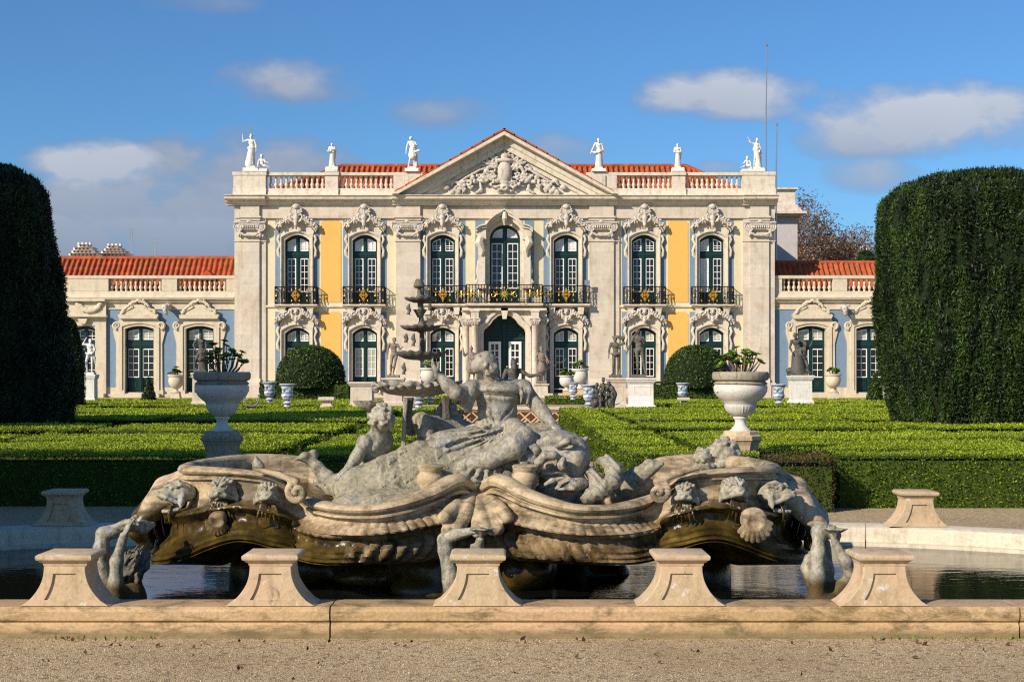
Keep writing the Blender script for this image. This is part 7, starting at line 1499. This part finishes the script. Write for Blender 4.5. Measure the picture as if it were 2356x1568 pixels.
e = stand_at(empty('white_house', 'white building glimpsed through the bare tree', 'building', (W(1940,600,180)[0],180,0))); m.build('wall', M['sash'], e); w_.build('window', M['glass'], e)
def pylon(label, px, pyt, Y):
    k = Y/FPX; x = (px-CX)*k; H = EYE-(pyt-HZ)*k; m = MB(); z0 = H*.45
    def hw(z): return .5+2.0*(1-(z-z0)/(H-z0))
    Z = np.linspace(z0,H,12)
    for s in (-1,1): m.tube([(x+s*hw(z),Y,z) for z in Z],.14,4)
    for i in range(11): s = 1 if i%2 else -1; m.tube([(x-s*hw(Z[i]),Y,Z[i]),(x+s*hw(Z[i+1]),Y,Z[i+1])],.09,3); m.tube([(x+s*hw(Z[i]),Y,Z[i]),(x-s*hw(Z[i+1]),Y,Z[i+1])],.09,3)
    for z,L in ((H-.3,2.3),(H-3.0,3.0)): m.tube([(x-L,Y,z-.4),(x,Y,z),(x+L,Y,z-.4)],.14,4)
    tag(m.build('pylon', M['pylon']), label, 'pylon')
pylon('faint lattice pylon, the taller of two on the horizon', 302, 525, 900); pylon('faint lattice pylon, the shorter of two on the horizon', 356, 547, 900)
# ---------- ground
m = MB(); m.add([(-2500,-40,0),(2500,-40,0),(2500,3000,0),(-2500,3000,0)],[(0,1,2,3)]); tag(m.build('ground', M['gravel']), kind='structure')
m = MB(); m.add([(-1.45,14.2,.004),(1.42,14.2,.004),(1.42,42.6,.004),(-1.45,42.6,.004)],[(0,1,2,3)]); tag(m.build('path', M['terra']), kind='structure')
m = MB(); m.box(-60,60,44.4,73.9,.02,.5); tag(m.build('terrace', M['gravel']), kind='structure')
tw = stand_at(empty('terrace_wall', 'low terrace wall with a pierced lattice panel and pale coping behind the nereid', 'wall', (0,44,0)))
m = MB(); m.box(-24,-2.35,44,44.4,0,.55); m.box(2.05,24,44,44.4,0,.55); m.box(-2.35,2.05,44.22,44.4,0,.56); m.build('wall', M['terra'], tw)
m = MB(); m.box(-2.4,2.1,43.9,44.42,.56,.655); m.box(-24,-2.4,43.94,44.4,.55,.60); m.box(2.1,24,43.94,44.4,.55,.60); m.build('coping', M['lime'], tw, bevel=.015)
m = MB(); m.box(-2.35,2.05,43.94,44.21,.0,.16); m.box(-2.35,2.05,43.96,44.21,.50,.555); m.build('base_course', M['terra'], tw)
m = MB(); n = 12
for i in range(n):
    x0 = -2.35+4.4*i/n; x1 = -2.35+4.4*(i+1)/n
    for a,b in (((x0,.165),(x1,.495)),((x0,.495),(x1,.165))): d_ = .028; m.prism([(a[0],a[1]-d_),(b[0],b[1]-d_),(b[0],b[1]+d_),(a[0],a[1]+d_)], 43.98+(.012 if a[1] < .3 else 0), 44.1)
m.build('lattice', M['terra'], tw)
st = stand_at(empty('steps', 'shallow reddish stone steps at the end of the central path', 'steps', (0,42.5,0))); m = MB()
for i in range(3): m.box(-1.45+.0*i,1.42,42.0+i*.62,43.93,.005 if i == 0 else .005+.055*i,.06+.055*i)
m.build('step', M['terra'], st, bevel=.01)
# debris on the gravel
n = 110; P = np.stack([RNG.uniform(-3.2,3.2,n),RNG.uniform(6.9,8.6,n),np.full(n,.012)],1); P[:60,1] = 8.62-np.abs(RNG.normal(0,.35,60)); V,F,A = leaf_quads(P,np.tile((0,0,1.),(n,1)),RNG.uniform(.012,.036,n),1.3,.7,tilt=.4,rs=4); V[:,2] = np.maximum(V[:,2],.004)
tag(np_mesh('fallen_leaves', V, F, M['deadleaf']), kind='stuff')
n = 220; P = np.stack([RNG.uniform(-3.4,3.4,n),8.66-np.abs(RNG.normal(0,.03,n)),np.full(n,.012)],1); keep = fbm(P,1.6,2) > .56; P = P[keep]; V,F,A = leaf_quads(P,np.tile((0,-.3,1.),(len(P),1)),.022,1.6,.5,up=.6,tilt=.6,rs=6); o = np_mesh('weeds', V, F, M['plant'], attr=A); tag(o, kind='stuff')
n = 9000; P = np.stack([RNG.uniform(-3.2,3.2,n),7.0+1.65*RNG.random(n)**1.3,np.full(n,.004)],1); V,F,A = leaf_quads(P,np.tile((0,0,1.),(n,1)),RNG.uniform(.005,.011,n),1.0,.8,tilt=.9,rs=9); tag(np_mesh('pebbles', V, F, M['gravel']), kind='stuff')
# ---------- light, sky, camera
AZ, EL = R(46), R(29)        # sun behind the viewer to the left
sun = bpy.data.lights.new('sun','SUN'); sun.energy = 5.0; sun.angle = R(.53); sun.color = (1.0,.87,.70); so = bpy.data.objects.new('sun', sun); COL.objects.link(so)
dirv = Vector((math.sin(AZ)*math.cos(EL), math.cos(AZ)*math.cos(EL), -math.sin(EL))); so.rotation_euler = dirv.to_track_quat('-Z','Y').to_euler(); so.location = (-20,-20,30)
wd = bpy.data.worlds.new('World'); SC.world = wd; wd.use_nodes = True; nt = wd.node_tree; bg = nt.nodes['Background']
sk = nt.nodes.new('ShaderNodeTexSky'); sk.sky_type = 'NISHITA'; sk.sun_disc = False; sk.sun_elevation = EL; sk.sun_rotation = math.pi+AZ; sk.altitude = 100; sk.air_density = 1.0; sk.dust_density = .6; sk.ozone_density = 2.2
bg.inputs['Strength'].default_value = .078
def N(t, **kw):
    o = nt.nodes.new(t)
    for a,b in kw.items(): setattr(o,a,b)
    return o
def Mt(op, a, b=0., clamp=False):
    o = N('ShaderNodeMath', operation=op); o.use_clamp = clamp
    for i,v in ((0,a),(1,b)):
        if hasattr(v,'node'): nt.links.new(v,o.inputs[i])
        else: o.inputs[i].default_value = v
    return o.outputs[0]
tc = N('ShaderNodeTexCoord'); sp = N('ShaderNodeSeparateXYZ'); nt.links.new(tc.outputs['Generated'], sp.inputs[0])
yy = Mt('MAXIMUM', Mt('ABSOLUTE', sp.outputs[1]), .05); U = Mt('DIVIDE', sp.outputs[0], yy); Vv = Mt('DIVIDE', sp.outputs[2], yy)
cb = N('ShaderNodeCombineXYZ'); nt.links.new(U, cb.inputs[0]); nt.links.new(Mt('MULTIPLY',Vv,1.7), cb.inputs[1]); nt.links.new(Mt('MULTIPLY',sp.outputs[1],.5), cb.inputs[2])
n1 = N('ShaderNodeTexNoise'); n1.inputs['Scale'].default_value = 20; n1.inputs['Detail'].default_value = 9; n1.inputs['Roughness'].default_value = .53; nt.links.new(cb.outputs[0], n1.inputs['Vector'])
n2 = N('ShaderNodeTexNoise'); n2.inputs['Scale'].default_value = 7; n2.inputs['Detail'].default_value = 4; nt.links.new(cb.outputs[0], n2.inputs['Vector'])
tot = None; lit = None
# clouds: centre and half-size on the photograph's sky, density, brightness
for px,py,a,b,dn,br in ((670,186,140,44,.75,.55),(600,200,70,22,.5,.6),(1650,220,170,52,.95,.72),(1560,230,90,36,.6,.66),(2150,280,240,70,1.0,.72),(2010,325,160,42,.8,.55),(2270,255,140,58,.9,.74),(1030,262,110,34,.5,.50),(2010,402,100,42,.55,.55),(1300,345,90,34,.6,.52),(1660,388,60,18,.5,.55),(235,385,150,60,.9,.68),(330,470,280,120,1.0,.32),(500,420,270,110,1.0,.30),(120,520,260,110,.9,.25),(500,550,330,90,.85,.22),(650,370,170,60,.8,.36),(470,10,120,20,.35,.5),(290,560,330,75,1.0,.24)):
    u0, v0 = (px-CX)/FPX, (HZ-py)/FPX; e = Mt('ADD', Mt('POWER', Mt('ABSOLUTE', Mt('DIVIDE', Mt('SUBTRACT',U,u0), a*1.25/FPX)),2), Mt('POWER', Mt('ABSOLUTE', Mt('DIVIDE', Mt('SUBTRACT',Vv,v0), b*1.3/FPX)),2))
    msk = Mt('SUBTRACT', Mt('ADD', Mt('SUBTRACT',1.,e), Mt('MULTIPLY', Mt('SUBTRACT', n1.outputs['Fac'], .5), 2.7)), -.10); msk = Mt('MULTIPLY', msk, 1.12*dn, True)
    hh = Mt('MULTIPLY', Mt('ADD', Mt('MULTIPLY', Mt('DIVIDE', Mt('SUBTRACT',Vv,v0), b/FPX), .16), br), msk)
    tot = msk if tot is None else Mt('MAXIMUM', tot, msk); lit = hh if lit is None else Mt('MAXIMUM', lit, hh)
front = Mt('GREATER_THAN', sp.outputs[1], 0.); tot = Mt('MULTIPLY', tot, front)
rp = N('ShaderNodeValToRGB'); nt.links.new(Mt('ADD', lit, Mt('MULTIPLY', Mt('SUBTRACT',n2.outputs['Fac'],.5),.25)), rp.inputs['Fac']); el = rp.color_ramp.elements
el[0].position = .15; el[0].color = (2.8,3.3,4.4,1); el[1].position = .9; el[1].color = (6.6,6.8,7.4,1)
mx = N('ShaderNodeMix', data_type='RGBA'); nt.links.new(Mt('MULTIPLY',tot,.86), mx.inputs[0])
tn = N('ShaderNodeMix', data_type='RGBA', blend_type='MULTIPLY'); tn.inputs[0].default_value = 1; tn.inputs[7].default_value = (.56,.95,1.34,1); nt.links.new(sk.outputs[0], tn.inputs[6])
nt.links.new(tn.outputs[2], mx.inputs[6]); nt.links.new(rp.outputs[0], mx.inputs[7]); nt.links.new(mx.outputs[2], bg.inputs['Color'])
cam = bpy.data.cameras.new('camera'); cam.lens = 50; cam.sensor_width = 36; cam.shift_y = (HZ-784)/2355.; cam.clip_end = 5000; cam.clip_start = .1
co = bpy.data.objects.new('camera', cam); COL.objects.link(co); co.location = (0,0,EYE); co.rotation_euler = (R(90),0,0); SC.camera = co
SC.view_settings.view_transform = 'Standard'; SC.view_settings.look = 'None'; SC.view_settings.exposure = .27; SC.view_settings.gamma = 1
SC.cycles.max_bounces = 6; SC.cycles.diffuse_bounces = 3; SC.cycles.glossy_bounces = 3; SC.cycles.use_denoising = False; SC.cycles.filter_width = 1.2
